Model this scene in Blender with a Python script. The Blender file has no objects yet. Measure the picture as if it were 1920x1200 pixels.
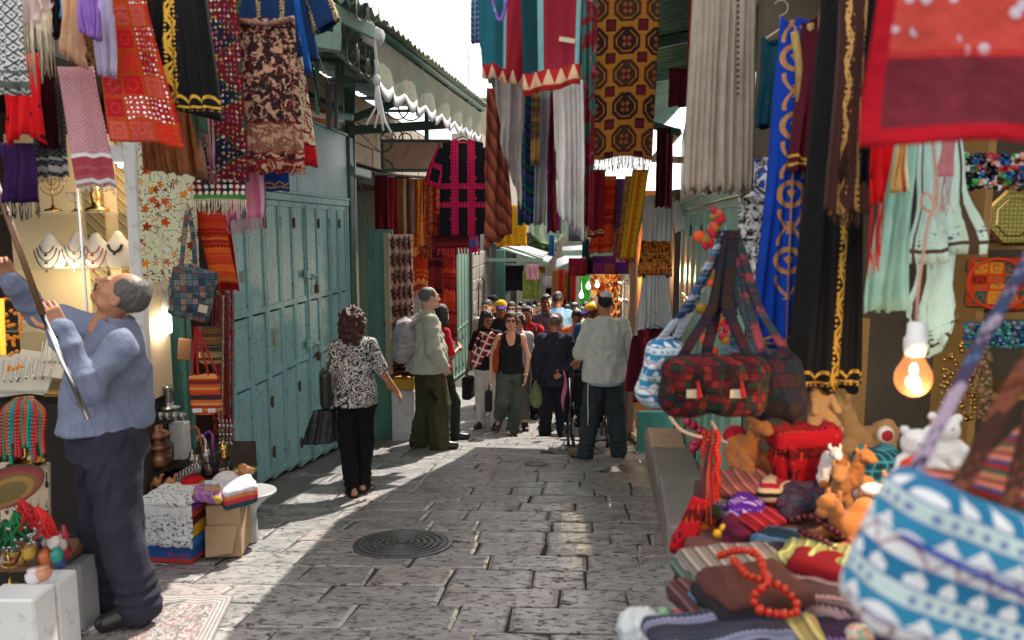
import bpy, math, random
import numpy as np
from mathutils import Vector, Matrix
random.seed(11);rng=np.random.default_rng(11)
SC=bpy.context.scene;COL=SC.collection
R=math.radians
FPX=1400.0;PITCH=R(7.0)
cam=bpy.data.cameras.new('camera');camo=bpy.data.objects.new('camera', cam);COL.objects.link(camo)
cam.sensor_width=36;cam.lens=36*FPX/1920;cam.clip_start=.05;cam.clip_end=400
camo.location=(0, 0, 1.44);camo.rotation_euler=(R(90)-PITCH, 0, 0)
cam.dof.use_dof=True;cam.dof.focus_distance=8.6;cam.dof.aperture_fstop=2.9
SC.camera=camo
SUN_EL=R(52);SUN_AZ=R(24)
w=bpy.data.worlds.new('World');SC.world=w;w.use_nodes=True
nt=w.node_tree;bg=nt.nodes['Background']
sky=nt.nodes.new('ShaderNodeTexSky');sky.sky_type='NISHITA';sky.sun_disc=False
sky.sun_elevation=SUN_EL;sky.sun_rotation=SUN_AZ;sky.dust_density=2.0;sky.air_density=1.0
hs=nt.nodes.new('ShaderNodeHueSaturation');hs.inputs['Saturation'].default_value=.22
mxw=nt.nodes.new('ShaderNodeMix');mxw.data_type='RGBA';mxw.inputs[0].default_value=.8
mxw.inputs[7].default_value=(4.6, 4.6, 4.65, 1)
nt.links.new(sky.outputs[0], hs.inputs['Color']);nt.links.new(hs.outputs[0], mxw.inputs[6])
nt.links.new(mxw.outputs[2], bg.inputs['Color']);bg.inputs['Strength'].default_value=.1
sl=bpy.data.lights.new('sun', 'SUN');sl.energy=2.0;sl.angle=R(.53);sl.color=(1, .95, .87)
slo=bpy.data.objects.new('sun', sl);COL.objects.link(slo)
sd=Vector((math.sin(SUN_AZ)*math.cos(SUN_EL), math.cos(SUN_AZ)*math.cos(SUN_EL), math.sin(SUN_EL)))
slo.rotation_euler=sd.to_track_quat('Z', 'Y').to_euler();slo.location=sd*20
SC.view_settings.view_transform='Standard';SC.view_settings.look='None'
SC.view_settings.exposure=1.95;SC.view_settings.gamma=1
try:
 SC.cycles.use_denoising=True;SC.cycles.max_bounces=8;SC.cycles.diffuse_bounces=5;SC.cycles.transparent_max_bounces=8
except Exception:pass
CP, SP=math.cos(PITCH), math.sin(PITCH)
def ray(px, py):
 xc=(px-960)/FPX;yc=-(py-600)/FPX
 return Vector((xc, CP+yc*SP, -SP+yc*CP))
def W(px, py, Y):
 d=ray(px, py);return Vector((0, 0, 1.44))+d*(Y/d.y)
def G(px, py, H=1.44):
 return Vector((0, 0, 1.44))+ray(px, py)*(FPX*H/(py-604))
def _pl(y, H):
 k=.002857;d=(y+H*SP)/(CP-k*SP)
 return 1.44-H*CP-d*(SP+k*CP)
Y1, Y2, Y3=6.94, 9.3, 11.0
def gz(y):
 if y<Y1:return _pl(y, 1.44)
 if y<Y2:return _pl(y, 1.465)
 if y<Y3:return _pl(y, 1.61)
 return _pl(Y3, 1.61)-.075*(y-Y3)
def XL(y):return-2.705+.0864*y
def XR(y):return .7+.14*y if y<8.4 else 1.45+.07*(y-9)
T=None
class V:
 def __init__(s, o):s.o=o
 def __add__(s, b):return M('ADD', s, b)
 __radd__=__add__
 def __sub__(s, b):return M('SUBTRACT', s, b)
 def __rsub__(s, b):return M('SUBTRACT', b, s)
 def __mul__(s, b):return M('MULTIPLY', s, b)
 __rmul__=__mul__
 def __truediv__(s, b):return M('DIVIDE', s, b)
 def __lt__(s, b):return M('LESS_THAN', s, b)
 def __gt__(s, b):return M('GREATER_THAN', s, b)
def _in(sock, v):
 if isinstance(v, V):T.links.new(v.o, sock)
 elif isinstance(v, (tuple, list)):sock.default_value=tuple(v)+((1, )if len(v)==3 and len(sock.default_value)==4 else())
 else:sock.default_value=v
def M(op, *a):
 n=T.nodes.new('ShaderNodeMath');n.operation=op
 for i, x in enumerate(a):_in(n.inputs[i], x)
 return V(n.outputs[0])
def fr(x):return M('FRACT', x)
def fl(x):return M('FLOOR', x)
def ab(x):return M('ABSOLUTE', x)
def mn(a, b):return M('MINIMUM', a, b)
def mx(a, b):return M('MAXIMUM', a, b)
def sn(x):return M('SINE', x)
def sq(x):return M('SQRT', x)
def md(a, b):return M('FLOORED_MODULO', a, b)
def band(x, a, b):return(x>a)*(x<b)
def smooth(x, a, b):
 n=T.nodes.new('ShaderNodeMapRange');n.interpolation_type='SMOOTHSTEP'
 _in(n.inputs[0], x);n.inputs[1].default_value=a;n.inputs[2].default_value=b
 return V(n.outputs[0])
def mix(f, a, b, blend='MIX'):
 n=T.nodes.new('ShaderNodeMix');n.data_type='RGBA';n.blend_type=blend
 _in(n.inputs[0], f);_in(n.inputs[6], a);_in(n.inputs[7], b);return V(n.outputs[2])
def vec(x, y, z=0.0):
 n=T.nodes.new('ShaderNodeCombineXYZ');_in(n.inputs[0], x);_in(n.inputs[1], y);_in(n.inputs[2], z);return V(n.outputs[0])
def sep(v):
 n=T.nodes.new('ShaderNodeSeparateXYZ');_in(n.inputs[0], v);return[V(n.outputs[i])for i in range(3)]
def UVv():return V(T.nodes.new('ShaderNodeTexCoord').outputs['UV'])
def OBv():return V(T.nodes.new('ShaderNodeTexCoord').outputs['Object'])
def UV():return sep(UVv())[:2]
def noise(v, sc, det=2, rough=.5, dist=0, color=False):
 n=T.nodes.new('ShaderNodeTexNoise');_in(n.inputs['Vector'], v);n.inputs['Scale'].default_value=sc
 n.inputs['Detail'].default_value=det;n.inputs['Roughness'].default_value=rough;n.inputs['Distortion'].default_value=dist
 return V(n.outputs[1 if color else 0])
def voro(v, sc, feat='F1', rnd=1.0):
 n=T.nodes.new('ShaderNodeTexVoronoi');n.feature=feat;_in(n.inputs['Vector'], v);n.inputs['Scale'].default_value=sc
 n.inputs['Randomness'].default_value=rnd
 return(V(n.outputs['Distance']), V(n.outputs['Color'])if feat!='DISTANCE_TO_EDGE' else None)
def white(v):
 n=T.nodes.new('ShaderNodeTexWhiteNoise');n.noise_dimensions='3D';_in(n.inputs[0], v);return V(n.outputs[0])
def ramp(f, cols, const=True):
 n=T.nodes.new('ShaderNodeValToRGB');cr=n.color_ramp;cr.interpolation='CONSTANT' if const else 'LINEAR'
 m=len(cols)
 cc=[(c if len(c)==2 and isinstance(c[1], tuple) else(i/m, c))for i, c in enumerate(cols)]
 cr.elements[0].position=cc[0][0];cr.elements[0].color=(*cc[0][1], 1)
 cr.elements[1].position=cc[1][0];cr.elements[1].color=(*cc[1][1], 1)
 for p, c in cc[2:]:
  e=cr.elements.new(p);e.color=(*c, 1)
 _in(n.inputs[0], f);return V(n.outputs[0])
def rnd_obj():
 return V(T.nodes.new('ShaderNodeObjectInfo').outputs['Random'])
MATS={}
def mat(name, f, rough=.8, metal=0.0, bump=0.0, cloth=False, emis=None, spec=.5, alpha=None, trans=0.0, sheen=0.0, coat=0.0, ior=None):
 """f: a colour or a function that returns colour, or (colour, height, {socket: value})"""
 global T
 if name in MATS:return MATS[name]
 m=bpy.data.materials.new(name);m.use_nodes=True;T=m.node_tree
 b=T.nodes['Principled BSDF'];h=None;ex={}
 c=f()if callable(f) else f
 if isinstance(c, tuple)and not isinstance(c[0], (int, float)):
  if len(c)==3:ex=c[2]
  h=c[1];c=c[0]
 if cloth:
  o=OBv();n=noise(o, 14, 3, .6);c=mix(1.0, mix(1.0, c, (1.4, )*3, 'MULTIPLY'), (.78, )*3, 'DARKEN')
  c=mix(n*.3, c, (0.01, 0.01, 0.012));hh=noise(o, 320, 2)*.5+noise(o, 24, 3, .55, .6)*1.6
  h=hh if h is None else h+hh;bump=bump or .35
  b.inputs['Sheen Weight'].default_value=max(sheen, .02);b.inputs['Sheen Roughness'].default_value=.6;spec=min(spec, .1)
 _in(b.inputs['Base Color'], c);_in(b.inputs['Roughness'], rough);_in(b.inputs['Metallic'], metal)
 b.inputs['Specular IOR Level'].default_value=spec;b.inputs['Coat Weight'].default_value=coat
 if trans:b.inputs['Transmission Weight'].default_value=trans
 if ior:b.inputs['IOR'].default_value=ior
 if alpha is not None:_in(b.inputs['Alpha'], alpha)
 if emis:_in(b.inputs['Emission Color'], emis[0]);b.inputs['Emission Strength'].default_value=emis[1]
 for k, v in ex.items():_in(b.inputs[k], v)
 if h is not None:
  bn=T.nodes.new('ShaderNodeBump');bn.inputs['Strength'].default_value=bump or .3;bn.inputs['Distance'].default_value=.01
  _in(bn.inputs['Height'], h);T.links.new(bn.outputs[0], b.inputs['Normal'])
 MATS[name]=m;return m
def raw_mesh(name, v, f, uv=None, smooth=True, m=None):
 v=np.asarray(v, np.float32);me=bpy.data.meshes.new(name)
 me.vertices.add(len(v));me.vertices.foreach_set('co', v.ravel())
 if isinstance(f, np.ndarray):
  k=f.shape[1];nl=f.size;tot=np.full(len(f), k, np.int32);st=np.arange(0, nl, k, dtype=np.int32);fi=f.ravel().astype(np.int32)
 else:
  tot=np.array([len(a)for a in f], np.int32);st=np.concatenate([[0], np.cumsum(tot)[:-1]]).astype(np.int32)
  fi=np.array([i for a in f for i in a], np.int32);nl=len(fi)
 me.loops.add(nl);me.loops.foreach_set('vertex_index', fi)
 me.polygons.add(len(tot));me.polygons.foreach_set('loop_start', st);me.polygons.foreach_set('loop_total', tot)
 me.polygons.foreach_set('use_smooth', np.full(len(tot), bool(smooth)))
 me.update(calc_edges=True)
 if uv is not None:
  l=me.uv_layers.new(name='UVMap');u=np.asarray(uv, np.float32)
  if len(u)==len(v):u=u[fi]
  l.data.foreach_set('uv', u.ravel())
 me.validate()
 if m:me.materials.append(m)
 return me
class MB:
 def __init__(s):s.v=[];s.f=[];s.u=[];s.n=0
 def add(s, v, f, uv=None):
  v=np.asarray(v, float)
  s.v.append(v);s.f+=[tuple(i+s.n for i in a)for a in f]
  s.u.append(np.zeros((len(v), 2))if uv is None else np.asarray(uv, float));s.n+=len(v);return s
 def box(s, c, h, rot=None, bev=0.0):
  """centre, half sizes, rotation Matrix, bevel"""
  c=np.array(c, float);h=np.array(h, float)
  if bev<=0:
   v=np.array([[x, y, z]for x in(-1, 1)for y in(-1, 1)for z in(-1, 1)])*h
   f=[(0, 1, 3, 2), (4, 6, 7, 5), (0, 4, 5, 1), (2, 3, 7, 6), (0, 2, 6, 4), (1, 5, 7, 3)]
  else:
   b=min(bev, *(h*.49));v=[];f=[];idx={}
   for x in(-1, 1):
    for y in(-1, 1):
     for z in(-1, 1):
      for a in range(3):
       p=np.array([x, y, z])*(h-b);p[a]=(x, y, z)[a]*h[a]
       idx[(x, y, z, a)]=len(v);v.append(p)
   for a in range(3):
    o1, o2=[(1, 2), (2, 0), (0, 1)][a]
    for sg in(-1, 1):
     q=[]
     for s1, s2 in((-1, -1), (1, -1), (1, 1), (-1, 1)):
      k=[0, 0, 0];k[a]=sg;k[o1]=s1;k[o2]=s2;q.append(idx[(*k, a)])
     f.append(tuple(q if sg>0 else q[::-1]))
   for a in range(3):
    o1, o2=[(1, 2), (2, 0), (0, 1)][a]
    for s1 in(-1, 1):
     for s2 in(-1, 1):
      k1=[0, 0, 0];k2=[0, 0, 0];k1[a]=-1;k2[a]=1;k1[o1]=k2[o1]=s1;k1[o2]=k2[o2]=s2
      q=[idx[(*k1, o1)], idx[(*k2, o1)], idx[(*k2, o2)], idx[(*k1, o2)]]
      f.append(tuple(q if s1*s2>0 else q[::-1]))
   for x in(-1, 1):
    for y in(-1, 1):
     for z in(-1, 1):
      q=[idx[(x, y, z, 0)], idx[(x, y, z, 1)], idx[(x, y, z, 2)]]
      f.append(tuple(q if x*y*z>0 else q[::-1]))
   v=np.array(v)
  uv=np.stack([v[:, 0]+v[:, 1], v[:, 2]], 1)
  if rot is not None:v=v@np.array(rot.to_3x3()).T
  return s.add(v+c, f, uv)
 def tube(s, pts, r, n=8, cap=True):
  pts=[Vector(p)for p in pts];rr=r if hasattr(r, '__len__') else[r]*len(pts)
  v=[];f=[];uv=[];up=None;L=0
  for i, p in enumerate(pts):
   t=(pts[min(i+1, len(pts)-1)]-pts[max(i-1, 0)])
   t=t.normalized()if t.length>1e-9 else Vector((0, 0, 1))
   if up is None:up=t.orthogonal().normalized()
   up=(up-t*up.dot(t));up=up.normalized()if up.length>1e-6 else t.orthogonal().normalized()
   b=t.cross(up)
   if i:L+=(p-pts[i-1]).length
   for k in range(n):
    a=2*math.pi*k/n;v.append(p+(up*math.cos(a)+b*math.sin(a))*rr[i]);uv.append((k/n, L))
  for i in range(len(pts)-1):
   for k in range(n):
    k2=(k+1)%n;f.append((i*n+k, i*n+k2, (i+1)*n+k2, (i+1)*n+k))
  if cap:f.append(tuple(range(n-1, -1, -1)));f.append(tuple((len(pts)-1)*n+k for k in range(n)))
  return s.add(v, f, uv)
 def lathe(s, c, prof, n=20, rot=None, cap=True):
  """prof: [(r, z)] bottom to top about local z"""
  v=[];f=[];m=len(prof)
  for r, z in prof:
   for k in range(n):
    a=2*math.pi*k/n;v.append((r*math.cos(a), r*math.sin(a), z))
  for i in range(m-1):
   for k in range(n):
    k2=(k+1)%n;f.append((i*n+k, i*n+k2, (i+1)*n+k2, (i+1)*n+k))
  if cap:f.append(tuple(range(n-1, -1, -1)));f.append(tuple((m-1)*n+k for k in range(n)))
  v=np.array(v, float);uv=np.stack([np.tile(np.arange(n)/n, m), v[:, 2]], 1)
  if rot is not None:v=v@np.array(rot.to_3x3()).T
  return s.add(v+np.array(c, float), f, uv)
 def ball(s, c, r, nu=12, nv=8, rot=None):
  r=np.array(r if hasattr(r, '__len__') else(r, r, r), float);v=[(0, 0, -1)];f=[]
  for i in range(1, nv):
   t=math.pi*i/nv-math.pi/2
   for k in range(nu):a=2*math.pi*k/nu;v.append((math.cos(t)*math.cos(a), math.cos(t)*math.sin(a), math.sin(t)))
  v.append((0, 0, 1));e=len(v)-1
  for k in range(nu):
   k2=(k+1)%nu;f.append((0, 1+k2, 1+k));f.append((e, e-nu+k, e-nu+k2))
   for i in range(nv-2):f.append((1+i*nu+k, 1+i*nu+k2, 1+(i+1)*nu+k2, 1+(i+1)*nu+k))
  v=np.array(v, float)*r;uv=np.array(v)[:, [0, 2]]
  if rot is not None:v=v@np.array(rot.to_3x3()).T
  return s.add(v+np.array(c, float), f, uv)
 def quad(s, a, b, c, d, uv=None):return s.add([a, b, c, d], [(0, 1, 2, 3)], uv if uv is not None else[(0, 0), (1, 0), (1, 1), (0, 1)])
 def prism(s, poly, a, b):
  """poly: list of Vectors (closed outline), extruded from offset a to offset b (Vectors)"""
  n=len(poly);v=[Vector(p)+Vector(a)for p in poly]+[Vector(p)+Vector(b)for p in poly]
  f=[tuple(range(n)), tuple(range(2*n-1, n-1, -1))]+[(i, i+n, (i+1)%n+n, (i+1)%n)for i in range(n)]
  return s.add(v, f)
 def data(s):return np.concatenate(s.v), s.f, np.concatenate(s.u)
def tag(o, label=None, cat=None, group=None, kind=None):
 if label:o['label']=label
 if cat:o['category']=cat
 if group:o['group']=group
 if kind:o['kind']=kind
 return o
def base_of(v):
 return np.array([(v[:, 0].min()+v[:, 0].max())/2, (v[:, 1].min()+v[:, 1].max())/2, v[:, 2].min()])
def wloc(o):
 p=Vector((0, 0, 0))
 while o is not None:p=p+o.location;o=o.parent
 return np.array(p)
def mk(name, g, m, parent=None, local=False, smooth=False, label=None, cat=None, group=None, kind=None):
 """g: MB or (v, f, uv). World coordinates unless local."""
 v, f, uv=g.data()if isinstance(g, MB) else g
 v=np.array(v, float)
 if local:org=np.zeros(3)
 elif parent is None:org=base_of(v)
 else:org=wloc(parent)
 me=raw_mesh(name, v-org, f, uv, smooth, m);o=bpy.data.objects.new(name, me);COL.objects.link(o)
 if parent is None:o.location=org
 else:o.parent=parent
 return tag(o, label, cat, group, kind)
def empty(name, loc, label, cat, group=None, rz=0.0):
 o=bpy.data.objects.new(name, None);COL.objects.link(o);o.location=loc;o.rotation_euler=(0, 0, rz);o.empty_display_size=.1
 return tag(o, label, cat, group)
KIDS={}
def copy_tree(o, parent=None):
 c=o.copy();COL.objects.link(c);c.parent=parent
 for ch in[x for x in COL.objects if x.parent==o]:copy_tree(ch, c)
 return c
def dup(o, loc, rz=0, label=None, scale=None):
 c=copy_tree(o);c.location=loc
 c.rotation_euler=rz if hasattr(rz, '__len__') else(0, 0, rz)
 if label:c['label']=label
 if scale:c.scale=scale if hasattr(scale, '__len__') else(scale, )*3
 return c
class Fld:
 def __init__(s, lo, hi, v):
  s.v=v;s.lo=np.array(lo, float)-3*v;s.n=(np.ceil((np.array(hi, float)+3*v-s.lo)/v)).astype(int)+1
  s.D=np.ones(s.n, np.float32)
 def win(s, lo, hi):
  a=np.clip(np.floor((np.array(lo)-s.lo)/s.v).astype(int), 0, s.n-1);b=np.clip(np.ceil((np.array(hi)-s.lo)/s.v).astype(int)+1, a+1, s.n)
  g=[((s.lo[i]+np.arange(a[i], b[i])*s.v).astype(np.float32))for i in range(3)]
  return(slice(a[0], b[0]), slice(a[1], b[1]), slice(a[2], b[2])), g[0][:, None, None], g[1][None, :, None], g[2][None, None, :]
 def put(s, w_, d, k, sub):
  c=s.D[w_]
  if sub:
   d=-d
   if k>0:h=np.maximum(k-np.abs(c-d), 0)/k;s.D[w_]=np.maximum(c, d)+h*h*k*.25
   else:s.D[w_]=np.maximum(c, d)
  else:
   if k>0:h=np.maximum(k-np.abs(c-d), 0)/k;s.D[w_]=np.minimum(c, d)-h*h*k*.25
   else:s.D[w_]=np.minimum(c, d)
  return s
 def cone(s, a, b, ra, rb, k=.02, sub=False, flat=None):
  a=np.array(a, float);b=np.array(b, float);p=max(ra, rb)+k+2.5*s.v
  w_, x, y, z=s.win(np.minimum(a, b)-p, np.maximum(a, b)+p);ba=b-a;L=max(ba@ba, 1e-9)
  dx, dy, dz=x-a[0], y-a[1], z-a[2]
  t=np.clip((dx*ba[0]+dy*ba[1]+dz*ba[2])/L, 0, 1)
  d=np.sqrt((dx-t*ba[0])**2+(dy-t*ba[1])**2+(dz-t*ba[2])**2)-(ra+(rb-ra)*t)
  return s.put(w_, d, k, sub)
 def ell(s, c, r, k=.02, rot=None, sub=False):
  c=np.array(c, float);r=np.array(r, float);p=r.max()+k+2.5*s.v
  w_, x, y, z=s.win(c-p, c+p);q=[x-c[0], y-c[1], z-c[2]]
  if rot is not None:
   m=np.array(rot);q=[q[0]*m[0, i]+q[1]*m[1, i]+q[2]*m[2, i]for i in range(3)]
  k0=np.sqrt((q[0]/r[0])**2+(q[1]/r[1])**2+(q[2]/r[2])**2);k1=np.sqrt((q[0]/r[0]**2)**2+(q[1]/r[1]**2)**2+(q[2]/r[2]**2)**2)
  return s.put(w_, k0*(k0-1)/np.maximum(k1, 1e-6), k, sub)
 def box(s, c, h, rd=.01, k=.0, rot=None, sub=False):
  c=np.array(c, float);h=np.array(h, float);p=np.linalg.norm(h)+k+2.5*s.v
  w_, x, y, z=s.win(c-p, c+p);q=[x-c[0], y-c[1], z-c[2]]
  if rot is not None:
   m=np.array(rot);q=[q[0]*m[0, i]+q[1]*m[1, i]+q[2]*m[2, i]for i in range(3)]
  e=[np.abs(q[i])-(h[i]-rd)for i in range(3)]
  d=np.sqrt(sum(np.maximum(t, 0)**2 for t in e))+np.minimum(np.maximum(np.maximum(e[0], e[1]), e[2]), 0)-rd
  return s.put(w_, d, k, sub)
 def clip(s, n, o, k=.0):
  """keep the side where n.(p-o) < 0"""
  n=np.array(n, float);n/=np.linalg.norm(n);w_, x, y, z=s.win(s.lo, s.lo+s.n*s.v)
  d=(x-o[0])*n[0]+(y-o[1])*n[1]+(z-o[2])*n[2]
  s.D[w_]=np.maximum(s.D[w_], d);return s
 def warp(s, f):
  w_, x, y, z=s.win(s.lo, s.lo+s.n*s.v);s.D[w_]=s.D[w_]+f(x, y, z).astype(np.float32);return s
 def mesh(s):
  D=s.D;N=D<0;c=[slice(0, -1), slice(1, None)]
  cnt=sum(N[c[i], c[j], c[k]].astype(np.int8)for i in(0, 1)for j in(0, 1)for k in(0, 1))
  ii=np.argwhere((cnt>0)&(cnt<8));idx=np.full(cnt.shape, -1, np.int32);idx[tuple(ii.T)]=np.arange(len(ii))
  acc=np.zeros((len(ii), 3));num=np.zeros(len(ii))
  for a in range(3):
   o1, o2=[x for x in range(3)if x!=a]
   for p in(0, 1):
    for q in(0, 1):
     A=np.zeros(3, int);A[o1]=p;A[o2]=q;B=A.copy();B[a]=1
     d1=D[tuple((ii+A).T)];d2=D[tuple((ii+B).T)];m=(d1<0)!=(d2<0)
     t=d1[m]/(d1[m]-d2[m]);pos=np.tile(A.astype(float), (m.sum(), 1));pos[:, a]+=t
     acc[m]+=pos;num[m]+=1
  v=(ii+acc/num[:, None])*s.v+s.lo;F=[]
  for a in range(3):
   b, e=[(1, 2), (2, 0), (0, 1)][a];sl=[slice(None)]*3;sm=[slice(None)]*3;sl[a]=slice(0, -1);sm[a]=slice(1, None)
   ch=np.argwhere(N[tuple(sl)]!=N[tuple(sm)])
   ch=ch[(ch[:, b]>0)&(ch[:, e]>0)&(ch[:, b]<s.n[b]-1)&(ch[:, e]<s.n[e]-1)]
   eb=np.zeros(3, int);eb[b]=1;ee=np.zeros(3, int);ee[e]=1
   q=np.stack([idx[tuple(ch.T)], idx[tuple((ch-eb).T)], idx[tuple((ch-eb-ee).T)], idx[tuple((ch-ee).T)]], 1)
   s_=N[tuple(ch.T)];q[~s_]=q[~s_][:, ::-1];F.append(q[(q>=0).all(1)])
  return v, np.concatenate(F), None
def normals(v, f):
 n=np.zeros_like(v);a, b, c=v[f[:, 0]], v[f[:, 1]], v[f[:, 2]];fn=np.cross(b-a, c-a)
 for i in range(f.shape[1]):np.add.at(n, f[:, i], fn)
 return n/np.maximum(np.linalg.norm(n, axis=1, keepdims=True), 1e-9)
def vnoise(p, seed=0):
 """cheap smooth noise: sum of warped sines, about -1..1"""
 r=np.random.default_rng(seed);o=np.zeros(len(p));q=np.array(p, float)
 for i in range(4):
  k=r.normal(size=(3, 3));o+=np.sin(q@k[0]+1.7*np.sin(q@k[1]+r.uniform(0, 6))+r.uniform(0, 6))
 return o/2.6
def join(*gs):
 V_, F_, n=[], [], 0
 for v, f, _ in gs:V_.append(v);F_+=[tuple(int(i)+n for i in a)for a in f];n+=len(v)
 return np.concatenate(V_), F_, None
def hx(s):
 c=[int(s[i:i+2], 16)/255 for i in(0, 2, 4)]
 return tuple((x/12.92 if x<=.04045 else((x+.055)/1.055)**2.4)for x in c)
def P_plain(c, c2=None, sc=30):
 def f():
  return mix(noise(OBv(), sc, 3), c, c2 or tuple(x*.6 for x in c))
 return f
def P_stripes(cols, per, axis=0, warp=0.0, slant=0.0):
 def f():
  u, v=UV();x=(u, v)[axis]+(u, v)[1-axis]*slant
  if warp:x=x+(noise(UVv(), 8, 2)-.5)*warp
  return ramp(fr(x/per+.003), cols)
 return f
def P_grid(bg, fg, cell, wd=.2, fg2=None):
 def f():
  u, v=UV();a=fr((u+v)/cell);b=fr((u-v)/cell)
  g=mx(ab(a-.5)>.5-wd/2, ab(b-.5)>.5-wd/2);d=sq((a-.5)*(a-.5)+(b-.5)*(b-.5))<.14
  hem=mx(band(v, .02, .045), band(v, .07, .08));
  c=mix(mx(g, d), bg, fg);return mix(hem, c, fg2 or fg)
 return f
def P_plaid(bg, cols, per):
 def f():
  u, v=UV();c=bg
  for i, k in enumerate(cols):
   o=i/len(cols);c=mix(band(fr(u/per+o), 0, .22)*.65, c, k);c=mix(band(fr(v/per+o), 0, .22)*.65, c, k)
  t=fr((u+v)*300)*.25;return mix(t, c, (.02, .02, .02))
 return f
def P_patch(cell, pal, border, bw=.08, mirror=0.0, seed=0.0):
 def f():
  u, v=UV();a=u/cell;b=v/cell;r=white(vec(fl(a), fl(b), seed));c=ramp(r, pal)
  x=ab(fr(a)-.5);y=ab(fr(b)-.5)
  n=noise(UVv(), 90, 3, .6);c=mix(smooth(n, .5, .62)*.7, c, ramp(white(vec(fl(b), fl(a), seed+3)), pal))
  rg=sq(x*x+y*y);c=mix(band(rg, .2, .25), c, border)
  c=mix(mx(x, y)>.5-bw, c, border)
  if mirror:
   dd, _=voro(UVv(), 55, rnd=.3);mm=(dd<.28)*(r>1-mirror);return mix(mm, c, (.9, .85, .8)), dd, {'Roughness':mix(mm, (.8, )*3, (.12, )*3), 'Metallic':mm}
  return c
 return f
def P_floral(bg, pal, leaf, sc=14, stem=None):
 def f():
  w_=UVv();d, c=voro(w_, sc, rnd=.8);r, g, b=sep(c)
  pet=sn(M('ARCTAN2', *[x for x in sep(V(_vsub(w_, sc)))[:2]])*5.0)*.1+.36
  k=d<pet;st=ab(noise(w_, sc*.8, 2, .5, .4)-.5)<.012;c0=mix(st, bg, stem or leaf)
  d2, c2=voro(w_, sc*2.3, rnd=1.0);c0=mix((d2<.22)*(sep(c2)[0]>.45), c0, leaf)
  c0=mix(k, c0, ramp(r, pal));return mix(d<.08, c0, pal[-1])
 return f
def _vsub(w_, sc):
 n=T.nodes.new('ShaderNodeTexVoronoi');_in(n.inputs['Vector'], w_);n.inputs['Scale'].default_value=sc;n.inputs['Randomness'].default_value=.8
 s=T.nodes.new('ShaderNodeVectorMath');s.operation='SUBTRACT';T.links.new(w_.o, s.inputs[0]);T.links.new(n.outputs['Position'], s.inputs[1]);return s.outputs[0]
def P_paisley(bg, a, b, sc=18, amt=.5):
 def f():
  w_=UVv();n=noise(w_, sc, 3, .55, 1.4);r=ab(fr(n*7.0)-.5)
  d, c=voro(w_, sc*2.2);k=ab(fr(d*5.0)-.5)<.2
  c0=mix(smooth(r, .2, .32)*amt*2, bg, a);return mix(k*(n>.5), c0, b)
 return f
def P_print(bg, a, b, sc=60, bands=None):
 def f():
  u, v=UV();w_=UVv();n=noise(w_, sc, 3, .7, .8);n2=noise(w_, sc*.6, 3, .7, 2.0)
  c=mix(smooth(n, .5, .56), bg, a);c=mix(smooth(n2, .57, .62), c, b)
  for v0, v1, k in bands or[]:
   z=band(v, v0, v1);m=mix(smooth(noise(w_, sc*.5, 2, .6, 3.0), .5, .56), k, a);c=mix(z, c, m)
   c=mix(mx(band(v, v0-.008, v0), band(v, v1, v1+.008)), c, b)
  return c
 return f
def P_rughex(bg, gold, red, dark, per=.17):
 def f():
  u, v=UV();a=u/per;b=v/per;st=.04
  a=fl(a/st)*st;b=fl(b/st)*st
  row=fl(b);x=ab(fr(a+.5)-.5);y=ab(fr(b)-.5)
  o=mx(mx(x, y), (x+y)*.72);c=mix(o<.42, gold, mix(md(row, 2.0)>.5, bg, dark))
  c=mix(band(o, .30, .33), c, gold);z=ab(x-.08)+ab(y-.1);c=mix(band(z, .02, .07), c, gold);c=mix((x+y)<.12, c, red)
  x2=ab(fr(a)-.5);o2=mx(x2, ab(fr(b+.5)-.5));c=mix((o2<.12), c, red);c=mix(band(o2, .12, .16), c, dark)
  return mix(noise(UVv(), 200, 2)*.5, c, dark), noise(UVv(), 500, 2)
 return f
def P_rugtri(bg, dark, green, pal, wd=.33):
 def f():
  u, v=UV();w_=UVv();per=.26;t=ab(fr(v/per)-.5)*2.0;e=t*.55*wd/.33
  uu=u/wd*.33+.02;tri=uu<(.24*(1.0-t));tb=band(uu, .24*(1.0-t), .24*(1.0-t)+.014)
  tri2=uu>(.33-.1*t);d, c=voro(w_, 42, rnd=.35);r=sep(c)[0]
  c0=mix(tri, bg, dark);c0=mix(tri2, c0, green);c0=mix(tb, c0, green)
  x, y, _=sep(V(_vsub(w_, 42)));star=mn(ab(x), ab(y))<.0035
  c0=mix((d<.34)*star, c0, ramp(r, pal));c0=mix((d<.17), c0, ramp(r, pal[::-1]))
  return mix(noise(w_, 250, 2)*.35, c0, (.01, .01, .01)), noise(w_, 500, 2)
 return f
def P_ikat(pal, per=.03, z=.012, axis=1):
 def f():
  u, v=UV();a, b=(u, v)if axis else(v, u)
  zz=ab(fr(a/(z*2))-.5)*z*2;row=(b+zz*md(fl(b/per), 2.0))/per
  c=ramp(fr(white(vec(fl(row), 2.0, 1.0))+0.0), pal);dots=band(fr(a/z), .3, .7)*band(fr(row), .35, .65)
  return mix(dots, c, ramp(fr(white(vec(fl(row), 7.0, 4.0))), pal[::-1]))
 return f
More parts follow.
